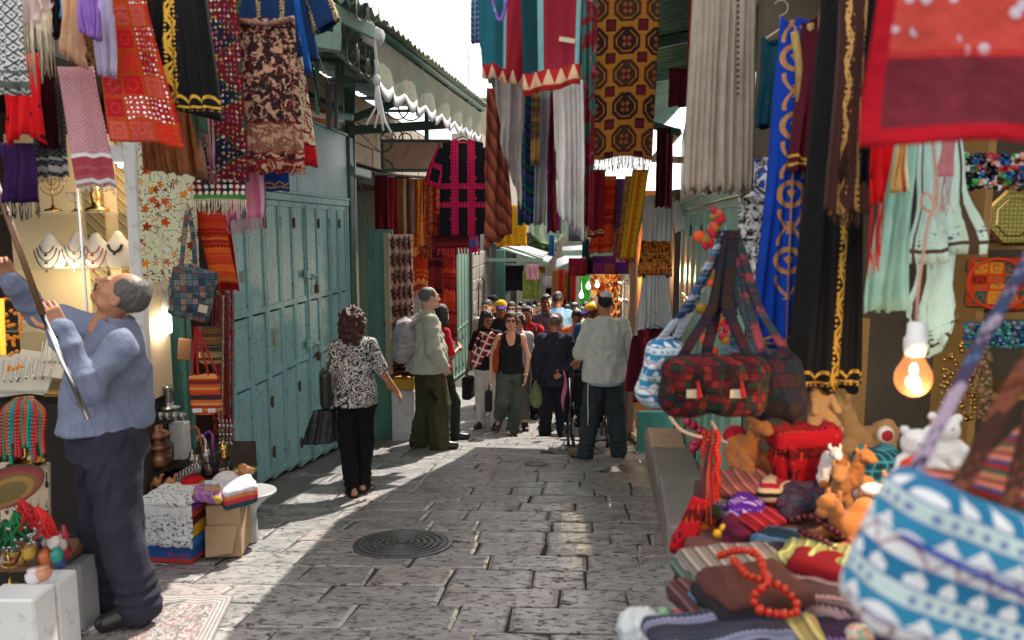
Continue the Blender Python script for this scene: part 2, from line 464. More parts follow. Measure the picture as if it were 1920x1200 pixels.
def P_gold(bg, gold, bands_u=(), bands_v=(), sc=60, halfw=None, motif=0):
 """plain cloth with metallic embroidery along given u or v bands"""
 def f():
  u, v=UV();w_=UVv();m=None
  def add(m, x):return x if m is None else mx(m, x)
  for c0, hw in bands_u:
   du=u-c0+sn(v*55)*hw*.45;k=mx(ab(du)<hw*.22, ab(u-c0-sn(v*55+1.6)*hw*.6)<hw*.2);k=mx(k, (voro(w_, sc, rnd=.2)[0]<.3)*(ab(u-c0)<hw));m=add(m, k)
  for v0, hw in bands_v:
   k=ab(v-v0-ab(sn(u*60))*hw*.8)<hw*.22;k=mx(k, ab(v-v0+hw*.5)<hw*.14);k=mx(k, (voro(w_, sc, rnd=.1)[0]<.32)*band(v, v0-hw, v0-hw*.4));m=add(m, k)
  for i in range(motif):
   cx, cy=-.045, .3+i*.22;x=u-cx;y=v-cy;r=sq(x*x+y*y)
   k=band(r, .03, .046);k=mx(k, (ab(x)*1.2+ab(y+ab(x)*-.6))<.018);pl_=ab(ab(x)-ab(sn((v-cy)*26))*.035)<.006;k=mx(k, pl_*band(ab(y), .05, .13));k=mx(k, ab(x)<.003);m=add(m, k*(noise(w_, 300, 2)>.4))
  c=mix(noise(w_, 9, 2)*.5, bg, tuple(t*.4 for t in bg));return mix(m, c, gold), m*2.0, {'Metallic':m*.6}
 return f
def P_sequin(bg, spark, sc=60, thr=.3):
 def f():
  w_=UVv();d, c=voro(w_, sc);r=sep(c)[0];k=(d<thr)*(r>.35)*(noise(w_, sc/9, 2)>.5)
  c0=mix(noise(w_, sc/4, 3), bg, tuple(t*.45 for t in bg));return mix(k, c0, spark), k, {'Metallic':k*.8, 'Roughness':mix(k, (.8, )*3, (.2, )*3)}
 return f
def smoothstep(x, a, b):
 t=np.clip((np.asarray(x, float)-a)/(b-a), 0, 1);return t*t*(3-2*t)
def sheet(P, uv, nu, nv, th):
 """P: (nv, nu, 3) grid -> closed thick sheet"""
 v=P.reshape(-1, 3);q=np.arange(nu*nv).reshape(nv, nu)
 f=np.stack([q[:-1, :-1], q[1:, :-1], q[1:, 1:], q[:-1, 1:]], -1).reshape(-1, 4)
 n=normals(v, f);v2=v-n*th;k=len(v)
 rim=np.concatenate([q[0, :], q[1:, -1], q[-1, -2::-1], q[-2:0:-1, 0]]);r2=np.roll(rim, -1)
 F=np.concatenate([f, f[:, ::-1]+k, np.stack([rim, r2, r2+k, rim+k], 1)])
 return np.concatenate([v, v2]), F, np.concatenate([uv.reshape(-1, 2)]*2)
def cloth(name, m, tl, tr, drop, label=None, cat='cloth', group=None, parent=None, pl=4, amp=.02, gath=1.0, gtop=1.0, hem=None, skew=0.0, th=.004, fringe=None, seed=0, n=None, topamp=.35, uvn=False, sway=0.0, twist=0.0, kind=None, loose=.012):
 tl, tr=Vector(tl), Vector(tr);wd=(tr-tl).length;ax=(tr-tl)/wd;nr=Vector((ax.y, -ax.x, 0)).normalized()
 if nr.length<.1:nr=Vector((0, -1, 0))
 nu=n[0]if n else int(max(14, min(70, pl*9)));nv=n[1]if n else int(max(10, min(46, drop/.035)))
 u=np.linspace(0, 1, nu)[None, :];v=np.linspace(0, 1, nv)[:, None];rg=np.random.default_rng(seed+5)
 c=.5+(u-.5)*(gtop+(gath-gtop)*smoothstep(v, 0, 1))+skew*v;ph=rg.uniform(0, 6, 4)
 a=amp*(topamp+(1-topamp)*v);uw=u+.055*np.sin(7*u+ph[0])+.03*np.sin(5*v+ph[1])+.02*np.sin(17*u+3*v+ph[3])
 off=a*(np.sin(2*np.pi*pl*uw+ph[2])*(.55+.45*np.sin(6*u+2*v+ph[3]))+.35*np.sin(2*np.pi*pl*2.3*uw+3*v))+sway*v*v
 off=off+loose*np.sin(3.1*u+5*v+ph[1])*v
 H=np.array([1.0])if hem is None else hem(u)
 H=H+.012*np.sin(2*np.pi*pl*uw+1)+rg.normal(0, .002, nu)[None, :]
 x=c*wd;P=np.array(tl)[None, None, :]+x[..., None]*np.array(ax)+off[..., None]*np.array(nr)
 P=P+np.zeros((nv, nu, 3));P[..., 2]-=v*drop*H
 if twist:P+=(np.sin(v*9+u*4+ph[0])*twist*v)[..., None]*np.array(ax)
 uv=np.stack([u*(1 if uvn else wd*max(gath, 1))+0*v, (1-v)*(1 if uvn else drop)+0*u], -1)
 g=sheet(P, uv, nu, nv, th);o=mk(name, g, m, parent=parent, label=label, cat=cat if label else None, group=group, smooth=True, kind=kind)
 if fringe:
  fl_, fm, cnt=fringe;b=MB();bt=P[-1]
  for i in range(cnt):
   t=(i+.5)/cnt*(nu-1);k=int(t);p=bt[k]*(1-t+k)+bt[min(k+1, nu-1)]*(t-k);l=fl_*rg.uniform(.8, 1.1);q=p+rg.normal(0, .004, 3)
   b.tube([p+[0, 0, .004], p+[rg.normal(0, .003), rg.normal(0, .003), -l*.5], q-[0, 0, l]], [wd/cnt*.34, wd/cnt*.28, wd/cnt*.36], 5)
  mk('fringe', b, fm, parent=o, smooth=True, kind='stuff')
 return o
def garment(name, m, top, wsh, length, label, cat, group=None, yaw=0.0, whem=None, wst=None, sleeves=None, neck=(.07, .05), slope=.25, depth=.07, pl=5, amp=.02, trim=None, hanger=None, seed=0, n=(56, 34), hemf=None, openf=0.0, slm=None, uoff=0.0, sleeveless=False):
 """top: world point of the neck; wsh half shoulder width; sleeves=(length, half width, angle from vertical)"""
 rg=np.random.default_rng(seed+77);whem=whem or wsh*1.3;wst=wst or wsh*.95;top=Vector(top)
 root=empty(name, top-Vector((0, 0, length)), label, cat, group)
 cy, sy=math.cos(yaw), math.sin(yaw);ax=np.array([cy, sy, 0]);ay=np.array([-sy, cy, 0]);T0=np.array(top);ph=rg.uniform(0, 6, 6)
 nu, nv=n;vv=np.linspace(0, 1, nv)[:, None];sheets=[]
 for sgn in(-1, 1):
  u=np.linspace(-1, 1, nu)[None, :]
  sh=-slope*wsh*np.abs(u)-neck[1]*(1.0 if sgn<0 else .35)*(1-smoothstep(np.abs(u)*wsh, neck[0]*.55, neck[0]))
  wv=wsh+(wst-wsh)*smoothstep(vv, 0, .3)+(whem-wst)*smoothstep(vv, .25, 1)
  H=1+.012*np.sin(2*np.pi*pl*u*.5+ph[0])if hemf is None else hemf(u)
  z=sh+vv*(-length*H-sh);x=u*wv
  t=depth*(.35+.65*smoothstep(vv, 0, .25))*np.sqrt(np.clip(1-u*u, 0, 1))
  f_=amp*smoothstep(vv, .12, 1)*(np.sin(np.pi*pl*(u+.1*np.sin(4*vv+ph[1])+.12*np.sin(4.3*u+ph[5]))+ph[2+(sgn>0)])*(.6+.4*np.sin(3.7*u+2.5*vv+ph[0]))+.4*np.sin(np.pi*pl*2.1*u+ph[4]))*np.minimum(1, (1-np.abs(u))*6)
  y=sgn*t+f_+.012*np.sin(4*vv+3*u+ph[5])*vv
  if openf and sgn<0:y=y-openf*np.exp(-(u/.12)**2)*0;
  P=T0+x[..., None]*ax+y[..., None]*ay+0*z[..., None];P[..., 2]+=z
  uv=np.stack([x+0*z+uoff, length+z+0*x], -1)
  if sgn>0:P=P[:, ::-1];uv=uv[:, ::-1]
  sheets.append(sheet(P, uv, nu, nv, .003))
 k=len(sheets[0][0]);g=(np.concatenate([s_[0]for s_ in sheets]), np.concatenate([sheets[0][1], sheets[1][1]+k]), np.concatenate([s_[2]for s_ in sheets]))
 mk('body', g, m, parent=root, smooth=True)
 if sleeves:
  sl_, sw, an=sleeves
  for s_ in(-1, 1):
   ns, nr=16, 14;t=np.linspace(0, 1, ns)[:, None];th=np.linspace(0, 2*np.pi, nr+1)[None, :];a2=an*(1-.25*t)
   cx=s_*(wsh-.015+np.sin(a2)*sl_*t);cz=-slope*wsh-sw*.75-np.cos(a2)*sl_*t
   wv=sw*(.85+.35*t);dx, dz=np.cos(an), np.sin(an)
   x=cx+np.cos(th)*wv*dx*s_;z=cz+np.cos(th)*wv*dz;y=np.sin(th)*(depth*.5)*(.6+.4*t)+.008*np.sin(9*t+3*th)
   P=T0+x[..., None]*ax+y[..., None]*ay;P[..., 2]+=z
   if s_>0:P=P[:, ::-1]
   uv=np.stack([np.cos(th)*wv+0*t, length*.3+sl_*(1-t)+0*th], -1)
   mk('sleeve', sheet(P, uv, nr+1, ns, .003), slm or m, parent=root, smooth=True)
 if trim:
  b=MB();pts=[]
  for u in np.linspace(-1, 1, 17):
   xx=u*neck[0]*.95;zz=-slope*abs(xx)-neck[1]*(1-smoothstep(abs(xx), neck[0]*.55, neck[0]));pts.append(T0+ax*xx-ay*(depth*.36+.002)+[0, 0, float(zz)-.004])
  b.tube(pts, .008, 5);mk('neck_trim', b, trim, parent=root, smooth=True)
 if hanger:
  b=MB();w2=wsh*.85
  b.tube([T0+ax*(-w2)+[0, 0, -slope*w2-.012], T0+[0, 0, .015], T0+ax*w2+[0, 0, -slope*w2-.012]], .006, 6)
  b.tube([T0+[0, 0, .01], T0+[0, 0, .07]]+[T0+ax*(.03*math.sin(a))+[0, 0, .1-.03*math.cos(a)]for a in np.linspace(.2, 4.2, 8)], .003, 6)
  mk('hanger', b, hanger, parent=root, smooth=True)
 return root
def stoney(c1, c2, sc=6, pits=True):
 def f():
  o=OBv();n=noise(o, sc, 5, .6);n2=noise(o, 30, 4, .6);c=mix(smooth(n, .35, .65), c1, c2)
  st=V(T.nodes['st'].outputs['Random'])if 'st' in T.nodes else None
  h=n2*.5+n
  if pits:
   q=sep(o);wv=vec(q[0], q[1]*2.2, q[2]*2.2);r=rnd_obj();a=noise(vec(q[0]+r*7.0, q[1]*2.0+r*3.0, q[2]), 16, 3, .55)
   p=smooth(a, .6, .68);c=mix(p*.85, c, (.045, .042, .038));h=h-p*1.6
  c=mix((rnd_obj()-.5)*.5+.2, c, (.26, .235, .21));return c, h
 return f
M_stone=mat('paving_stone', stoney((.40, .355, .315), (.30, .272, .245)), rough=.42, bump=.45, spec=.5)
def _pave():
 o=OBv();q=sep(o);r=rnd_obj();w3=vec(q[0]+r*9.0, q[1]*1.7+r*5.0, q[2])
 n=noise(w3, 5, 5, .62);f2=noise(w3, 60, 3, .7);c=mix(smooth(n, .3, .7), (.46, .43, .41), (.28, .265, .255))
 c=mix((r>.85)*.4, c, (.5, .4, .35));c=mix(band(r, .3, .45)*.5, c, (.3, .29, .28));c=mix(smooth(f2, .48, .75)*.3, c, (.16, .15, .14))
 a=noise(vec(q[0]*.8+r*7.0, q[1]*2.3+r*3.0, q[2]), 21, 3, .6, .5);p=smooth(a, .55, .61);a2=noise(w3, 75, 2, .6);p2=smooth(a2, .62, .68);bl=smooth(noise(w3, 3.2, 3, .6), .5, .68);c=mix(bl*.5, c, (.17, .16, .155))
 c=mix(mx(p*.85, p2*.5), c, (.035, .032, .03));h=n*.6+f2*.25-p*1.3-p2*.5
 rg_=mix(n, (.15, )*3, (.34, )*3);rr=mix(mx(p, p2), rg_, (.8, )*3)
 return c, h, {'Roughness':rr}
M_pave=mat('worn_paving', _pave, bump=.55, spec=.5)
M_grout=mat('paving_joint', P_plain((.045, .04, .036)), rough=.9)
def _wall():
 o=OBv();n=noise(o, 4, 6, .65);n2=noise(o, 25, 4, .7);r=rnd_obj();c=mix(n, (.44, .36, .26), (.24, .2, .15));c=mix(r*.5, c, (.36, .31, .25));c=mix(smooth(noise(o, 9, 4, .7), .55, .7)*.7, c, (.07, .06, .05));return c, n+n2
M_wall=mat('limestone_wall', _wall, rough=.9, bump=.7)
def paint(c, rust=(.16, .07, .03), amt=.6, sc=5, shade=None):
 def f():
  o=OBv();q=sep(o);n=noise(vec(q[0]*1.0, q[1]*1.0, q[2]*.25), sc, 5, .65);n2=noise(o, 26, 5, .75);r=rnd_obj()
  k=mix(smooth(n, .35, .7), c, tuple(x*.72 for x in c));k=mix(r*.25, k, tuple(min(1, x*1.25)for x in c));st=noise(vec(q[0]*6.0, q[1]*6.0, q[2]*.5), 5, 4, .7);k=mix(smooth(st, .56, .66)*.35, k, tuple(x*.45 for x in c));k=mix(smooth(n2, .57, .62)*amt, k, rust)
  k=mix(smooth(noise(o, 60, 3, .6), .69, .72)*.7, k, (.5, .5, .47));return k, n2*.4+n
 return f
M_blue=mat('blue_green_door_paint', paint((.25, .48, .49), (.15, .1, .07), .8), rough=.5, bump=.2)
M_blue2=mat('blue_panel_paint', paint((.24, .43, .47), amt=.15, sc=2), rough=.42, bump=.12)
M_green=mat('green_cabinet_paint', paint((.10, .27, .21), amt=.35), rough=.45, bump=.2)
M_dgreen=mat('dark_green_steel', paint((.06, .135, .11), amt=.3), rough=.5, bump=.2)
M_lgreen=mat('light_green_door_paint', paint((.27, .47, .38), amt=.15), rough=.28, bump=.12, spec=.6)
M_pgreen=mat('pale_green_steel', paint((.21, .33, .25), amt=.4), rough=.5, bump=.2)
M_roof=mat('grey_green_roof_sheet', paint((.14, .21, .17), (.1, .07, .05), .5, sc=8), rough=.5, metal=.2, bump=.2)
M_tin=mat('pale_tin_sheet', paint((.42, .42, .42), (.2, .15, .12), .4), rough=.5, metal=.1, bump=.2)
M_rust=mat('rusty_iron', P_plain((.14, .075, .045), (.05, .04, .035), 40), rough=.75, metal=.3)
M_iron=mat('dark_iron', P_plain((.05, .05, .05), (.025, .025, .025)), rough=.45, metal=.7)
def _mh():
 o=OBv();q=sep(o);return mix(noise(o, 20, 4, .6), (.17, .175, .175), (.07, .075, .075)), noise(o, 70, 3)
M_manhole=mat('worn_cast_iron', _mh, rough=.42, metal=.45, bump=.3)
M_chrome=mat('bright_metal', (.6, .6, .6), rough=.16, metal=1)
M_brass=mat('polished_brass', P_plain((.72, .45, .13), (.45, .26, .08), 30), rough=.25, metal=1)
M_silver=mat('tarnished_silver', P_plain((.55, .52, .48), (.15, .14, .12), 60), rough=.25, metal=.9)
M_copper=mat('old_copper', P_plain((.45, .2, .1), (.1, .06, .05), 40), rough=.35, metal=.9)
M_wood=mat('brown_wood', lambda:(lambda q:mix(noise(vec(q[0], q[1], q[2]*.15), 60, 4, .6, .6), (.22, .1, .04), (.09, .04, .02)))(sep(OBv())), rough=.5)
M_owood=mat('orange_wood', lambda:(lambda q:mix(noise(vec(q[0], q[1]*.2, q[2]), 60, 4, .6, .8), (.5, .2, .05), (.2, .07, .02)))(sep(OBv())), rough=.3, coat=.4)
M_shelf=mat('yellow_shelf_wood', P_plain((.46, .26, .07), (.32, .17, .05), 20), rough=.5)
M_white=mat('white_enamel', lambda:mix(smooth(noise(OBv(), 9, 5, .75), .52, .7)*.6, (.68, .68, .66), (.28, .25, .22)), rough=.4)
M_cream=mat('cream_board', P_plain((.62, .5, .34), (.5, .38, .25), 6), rough=.7)
M_black=mat('black_plastic', (.02, .02, .02), rough=.4)
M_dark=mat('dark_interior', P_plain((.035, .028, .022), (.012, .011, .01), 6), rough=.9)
M_glass=mat('shelf_glass', (.75, .95, .88), rough=.05, trans=.9, alpha=.35)
M_bust=mat('cream_velvet_bust', (.74, .66, .54), rough=.8, sheen=.3)
M_card=mat('cardboard', P_plain((.44, .29, .17), (.36, .23, .13), 10), rough=.8)
M_canvas=mat('weathered_canvas', lambda:(lambda o, q:mix(smooth(noise(vec(q[0]*.3, q[1], q[2]*.25), 16, 4, .65), .45, .7), mix(noise(o, 3, 3), (.2, .2, .14), (.13, .16, .12)), (.2, .13, .09)))(OBv(), sep(OBv())), cloth=True)
M_vwhite=mat('white_canvas', P_plain((.7, .69, .66), (.55, .54, .52), 8), cloth=True)
M_plush=mat('tan_plush', P_plain((.3, .13, .035), (.2, .08, .02), 12), cloth=True, sheen=.15)
M_plush2=mat('orange_plush', P_plain((.36, .13, .025), (.24, .08, .018), 12), cloth=True, sheen=.15)
M_plush3=mat('sand_plush', P_plain((.4, .23, .09), (.28, .15, .055), 12), cloth=True, sheen=.15)
M_plushw=mat('white_plush', P_plain((.68, .62, .58), (.5, .42, .38), 12), cloth=True, sheen=.2)
def C_(name, h, h2=None, **k):return mat(name, P_plain(hx(h), hx(h2)if h2 else None, 12), cloth=True, **k)
def skin(name, h, rough=.5):
 c=hx(h)
 return mat(name, lambda:(mix(noise(OBv(), 30, 3, .6), c, (c[0]*.8, c[1]*.68, c[2]*.62)), noise(OBv(), 200, 2)), rough=rough, bump=.1)
SK=dict(fair=skin('fair_skin', 'd9a98c'), tan=skin('tanned_skin', 'c08a68'), brown=skin('brown_skin', '8f5c40'), dark=skin('dark_skin', '6e4430'), pale=skin('pale_skin', 'dfb8a2'))
def hairm(name, h):
 c=hx(h)
 def f():
  o=OBv();q=sep(o);n=noise(vec(q[0]*1.0, q[1]*1.0, q[2]*.25), 170, 3, .7);return mix(n, c, tuple(x*.35 for x in c)), n
 return mat(name, f, rough=.45, bump=.7)
HR=dict(black=hairm('black_hair', '1d1613'), brown=hairm('brown_hair', '3a2419'), red=hairm('reddish_hair', '4d2318'), grey=hairm('grey_hair', '6f6a66'), white=hairm('white_hair', 'b8b4ae'))
M_eye=mat('eye_dark', (.03, .02, .015), rough=.1)
M_lip=mat('lips', hx('a8675a'), rough=.5)
M_shoe=mat('black_leather', P_plain((.03, .027, .025), (.012, .011, .01)), rough=.35)
M_bshoe=mat('brown_suede', P_plain((.2, .13, .08), (.12, .08, .05)), rough=.8)
def rotm(f, up=(0, 0, 1)):
 f=Vector(f).normalized();r=f.cross(Vector(up)).normalized();u=r.cross(f);return np.array([[r[i], f[i], u[i]]for i in range(3)])
def base_pose(fem=False):
 w_=.15 if fem else .175
 return dict(pelvis=(0, 0, .93), neck=(0, -.01, 1.46), head=(0, .03, 1.632), sL=(-w_, 0, 1.405), sR=(w_, 0, 1.405), eL=(-w_-.05, -.02, 1.13), eR=(w_+.05, -.02, 1.13), wL=(-w_-.055, .05, .88), wR=(w_+.055, .05, .88), hL=(-.085, 0, .93), hR=(.085, 0, .93), kL=(-.1, .015, .5), kR=(.1, .015, .5), aL=(-.11, -.03, .09), aR=(.11, -.03, .09), tL=(-.14, .13, .03), tR=(.14, .13, .03), face=(0, 1, 0), hup=(0, 0, 1), spread=0)
def ecyl(F, z0, z1, a, b, k=.02, sub=False):
 """elliptic column; a, b = (cx, cy, rx, ry) at z0 and z1"""
 m=max(a[2], b[2], a[3], b[3])+k+3*F.v;cx, cy=(a[0]+b[0])/2, (a[1]+b[1])/2;m+=abs(a[0]-b[0])+abs(a[1]-b[1])
 w_, x, y, z=F.win((cx-m, cy-m, min(z0, z1)-k-3*F.v), (cx+m, cy+m, max(z0, z1)+k+3*F.v));t=np.clip((z-z0)/(z1-z0), 0, 1)
 L=lambda i:a[i]+(b[i]-a[i])*t
 rx, ry=L(2), L(3);q=np.sqrt(((x-L(0))/rx)**2+((y-L(1))/ry)**2);d=(q-1)*np.minimum(rx, ry)*np.ones_like(z)
 e=np.maximum(min(z0, z1)-z, z-max(z0, z1));return F.put(w_, np.maximum(d, e), k, sub)
def torso(F, P, fem, g=0.0, k=.05, belly=0.0):
 p, n=np.array(P['pelvis']), np.array(P['neck']);sp=n-p;Rm=rotm(np.cross(sp, [-1, 0, 0])if False else np.cross(np.array(P['sR'])-np.array(P['sL']), sp)*-1.0, sp)
 rt=(np.array(P['sR'])-np.array(P['sL']));rt/=np.linalg.norm(rt);up=sp/np.linalg.norm(sp);fw=np.cross(up, rt);Rm=np.stack([rt, fw, np.cross(rt, fw)], 1)
 c=p+sp*.64;F.ell(c, ((.135 if fem else .165)+g, (.1 if fem else .112)+g, .2+g), k, Rm)
 F.ell(p+sp*.3+fw*(.01+belly*.4), ((.118 if fem else .145)+g+belly*.3, .098+g+belly, .17+g), k, Rm)
 F.ell(p+sp*.02-fw*.008, ((.168 if fem else .162)+g, .115+g, .125+g), k, Rm)
 if fem:
  for s in(-1, 1):F.ell(p+sp*.62+fw*.085+rt*s*.07, (.058+g*.6, )*3, .03)
 F.cone(np.array(P['sL'])-[0, 0, .03], np.array(P['sR'])-[0, 0, .03], .045+g*.5, .045+g*.5, .04)
 for s in 'LR':F.cone(n-up*.015, np.array(P['s'+s])-[0, 0, .008], .048+g*.4, .036+g*.5, .04)
 return fw, rt, up
def limb(F, a, b, c, r, fr1=1.0, fr2=1.0, k=.03):
 """a-b-c chain with radii r=(ra, rb, rc); fr2 = how far along b-c it goes"""
 a, b, c=map(lambda q:np.array(q, float), (a, b, c));F.cone(a, a+(b-a)*fr1, r[0], r[0]+(r[1]-r[0])*fr1, k)
 if fr1>=1 and fr2>0:F.cone(b, b+(c-b)*fr2, r[1], r[1]+(r[2]-r[1])*fr2, k)
def hand_mesh(Wp, d, n, thumb, curl=.6, sc=1.0, vox=.0045, spread=.0):
 Wp, d, n=np.array(Wp, float), np.array(Vector(d).normalized()), np.array(n, float);n=n-d*(n@d);n/=np.linalg.norm(n);s=np.cross(d, n)*thumb
 F=Fld(Wp-.13*sc-.02, Wp+.13*sc+.02+np.maximum(d, 0)*.1*sc-0, vox);F=Fld(np.minimum(Wp, Wp+d*.2*sc)-.09*sc, np.maximum(Wp, Wp+d*.2*sc)+.09*sc, vox)
 Rm=np.stack([s, d, n], 1);F.cone(Wp-d*.05*sc, Wp+d*.01*sc, .027*sc, .025*sc, .01)
 F.box(Wp+d*.05*sc, np.array((.04, .05, .0145))*sc, .013*sc, .012, Rm)
 for i, (o, L)in enumerate(((.029, .07), (.010, .078), (-.010, .073), (-.029, .058))):
  p=Wp+(d*.093+s*o)*sc;a=0
  for j, (f_, c_)in enumerate(((.45, .55), (.32, 1.0), (.25, .7))):
   a+=curl*c_;q=p+(d*math.cos(a)+n*math.sin(a)+s*spread*(o/.03))*L*f_*sc;F.cone(p, q, (.0092-j*.0009)*sc, (.0085-j*.0009)*sc, .004);p=q
 p=Wp+(d*.022+s*.03)*sc;q=p+(d*.62+s*.62+n*.4)*.048*sc;F.cone(p, q, .014*sc, .0105*sc, .012);F.cone(q, q+(d*.85+s*.1+n*(.2+curl*.4))*.034*sc, .0105*sc, .0085*sc, .003)
 return F.mesh()
def head_mesh(vox, fem=False, nose=1.0):
 F=Fld((-.1, -.13, -.21), (.1, .13, .13), vox);j=.9 if fem else 1.0
 F.ell((0, -.015, .028), (.075, .095, .09), .02);F.ell((0, .022, -.04), (.058*j, .07, .078), .035);F.ell((0, .072, -.098), (.024*j, .02, .018), .03)
 for s in(-1, 1):
  F.ell((s*.04, .052, -.022), (.024, .026, .022), .025);F.ell((s*.05, .02, -.07), (.02*j, .03, .025), .03)
 F.cone((-.034, .084, .024), (.034, .084, .024), .010, .010, .016)
 F.cone((0, .088, .014), (0, .110+.006*(nose-1)*5, -.026), .0085, .0125*nose, .012)
 for s in(-1, 1):
  F.ell((s*.011, .099, -.031), (.009, .01, .007), .006);F.ell((s*.031, .1, .004), (.0175, .014, .0105), .012, sub=True);F.ell((s*.031, .0775, .004), (.0145, .0125, .0105), .003)
  F.ell((s*.078, -.008, -.005), (.010, .021, .032), .008);F.ell((s*.086, -.002, -.002), (.005, .010, .018), .004, sub=True)
 F.ell((0, .091, -.061), (.024, .011, .0065), .005);F.ell((0, .089, -.0715), (.021, .011, .0065), .005);F.cone((-.024, .1005, -.0665), (.024, .1005, -.0665), .0028, .0028, .002, sub=True)
 F.cone((0, -.02, -.07), (0, -.05, -.2), .052*j, .058*j, .03)
 return F.mesh()
def xf(g, Rm, t, s=1.0):
 return(g[0]*s)@np.array(Rm).T+np.array(t), g[1], None
def hair_mesh(style, vox, seed=0):
 F=Fld((-.16, -.19, -.36), (.16, .14, .16), vox);long_=style in('long', 'curly', 'bob')
 F.ell((0, -.018, .034), (.083, .1, .094)if long_ else(.0805, .0985, .0925), .0)
 if style=='curly':
  F.ell((0, -.03, .03), (.105, .115, .1), .02);F.ell((0, -.06, -.06), (.12, .095, .1), .05);F.ell((0, -.075, -.15), (.115, .075, .1), .05);F.ell((.02, -.08, -.22), (.08, .055, .07), .05)
  for s in(-1, 1):F.ell((s*.08, .0, -.03), (.04, .05, .09), .03)
 if style=='long':
  F.ell((0, -.05, -.06), (.095, .075, .11), .04);F.ell((0, -.07, -.18), (.085, .05, .13), .05)
  for s in(-1, 1):F.ell((s*.075, .0, -.07), (.022, .045, .11), .03)
 if style=='bob':
  F.ell((0, -.035, .0), (.095, .095, .09), .03)
  for s in(-1, 1):F.ell((s*.08, .005, -.01), (.02, .045, .05), .02)
 if style=='puff':
  F.ell((0, -.02, .05), (.092, .1, .095), .02);F.ell((0, -.05, .1), (.05, .05, .04), .03)
 k=3.0 if style=='curly' else 1.0
 rg=np.random.default_rng(seed)
 F.box((0, .115, -.09), (.064 if not long_ else .058, .09, .135), .03, .01, sub=True)
 if not long_:
  F.box((0, .02, -.2), (.2, .3, .155), .02, .012, sub=True)
  for s in(-1, 1):F.ell((s*.085, .015, -.03), (.03, .045, .045), .012, sub=True)
  F.box((0, .12, .0), (.12, .075, .045), .02, .01, sub=True)
 if style=='bald':F.ell((0, .035, .1), (.085, .11, .075), .02, sub=True)
 if style=='receding':F.ell((0, .1, .07), (.05, .075, .07), .02, sub=True);F.ell((0, .04, .15), (.055, .06, .06), .02, sub=True)
 g=F.mesh();n=normals(g[0], g[1]);A=.012 if style=='curly' else(.0045 if long_ else .0028);sc=38 if style=='curly' else 85
 return g[0]+n*(A*vnoise(g[0]*([sc, sc, sc*(.9 if style=='curly' else .2)]), seed))[:, None]+(n*(A*.5*vnoise(g[0]*sc*2.4, seed+1))[:, None]if style=='curly' else 0), g[1], None
def folds(g, A, k=(26, 26, 10), seed=0, k2=(34, 34, 26)):
 v, f, _=g;n=normals(v, f);r=1-np.abs(vnoise(v*np.array(k), seed))*1.6;r2=vnoise(v*np.array(k2), seed+9)
 return v+n*((A*np.clip(r, -1, 1)+A*.2*r2))[:, None], f, None
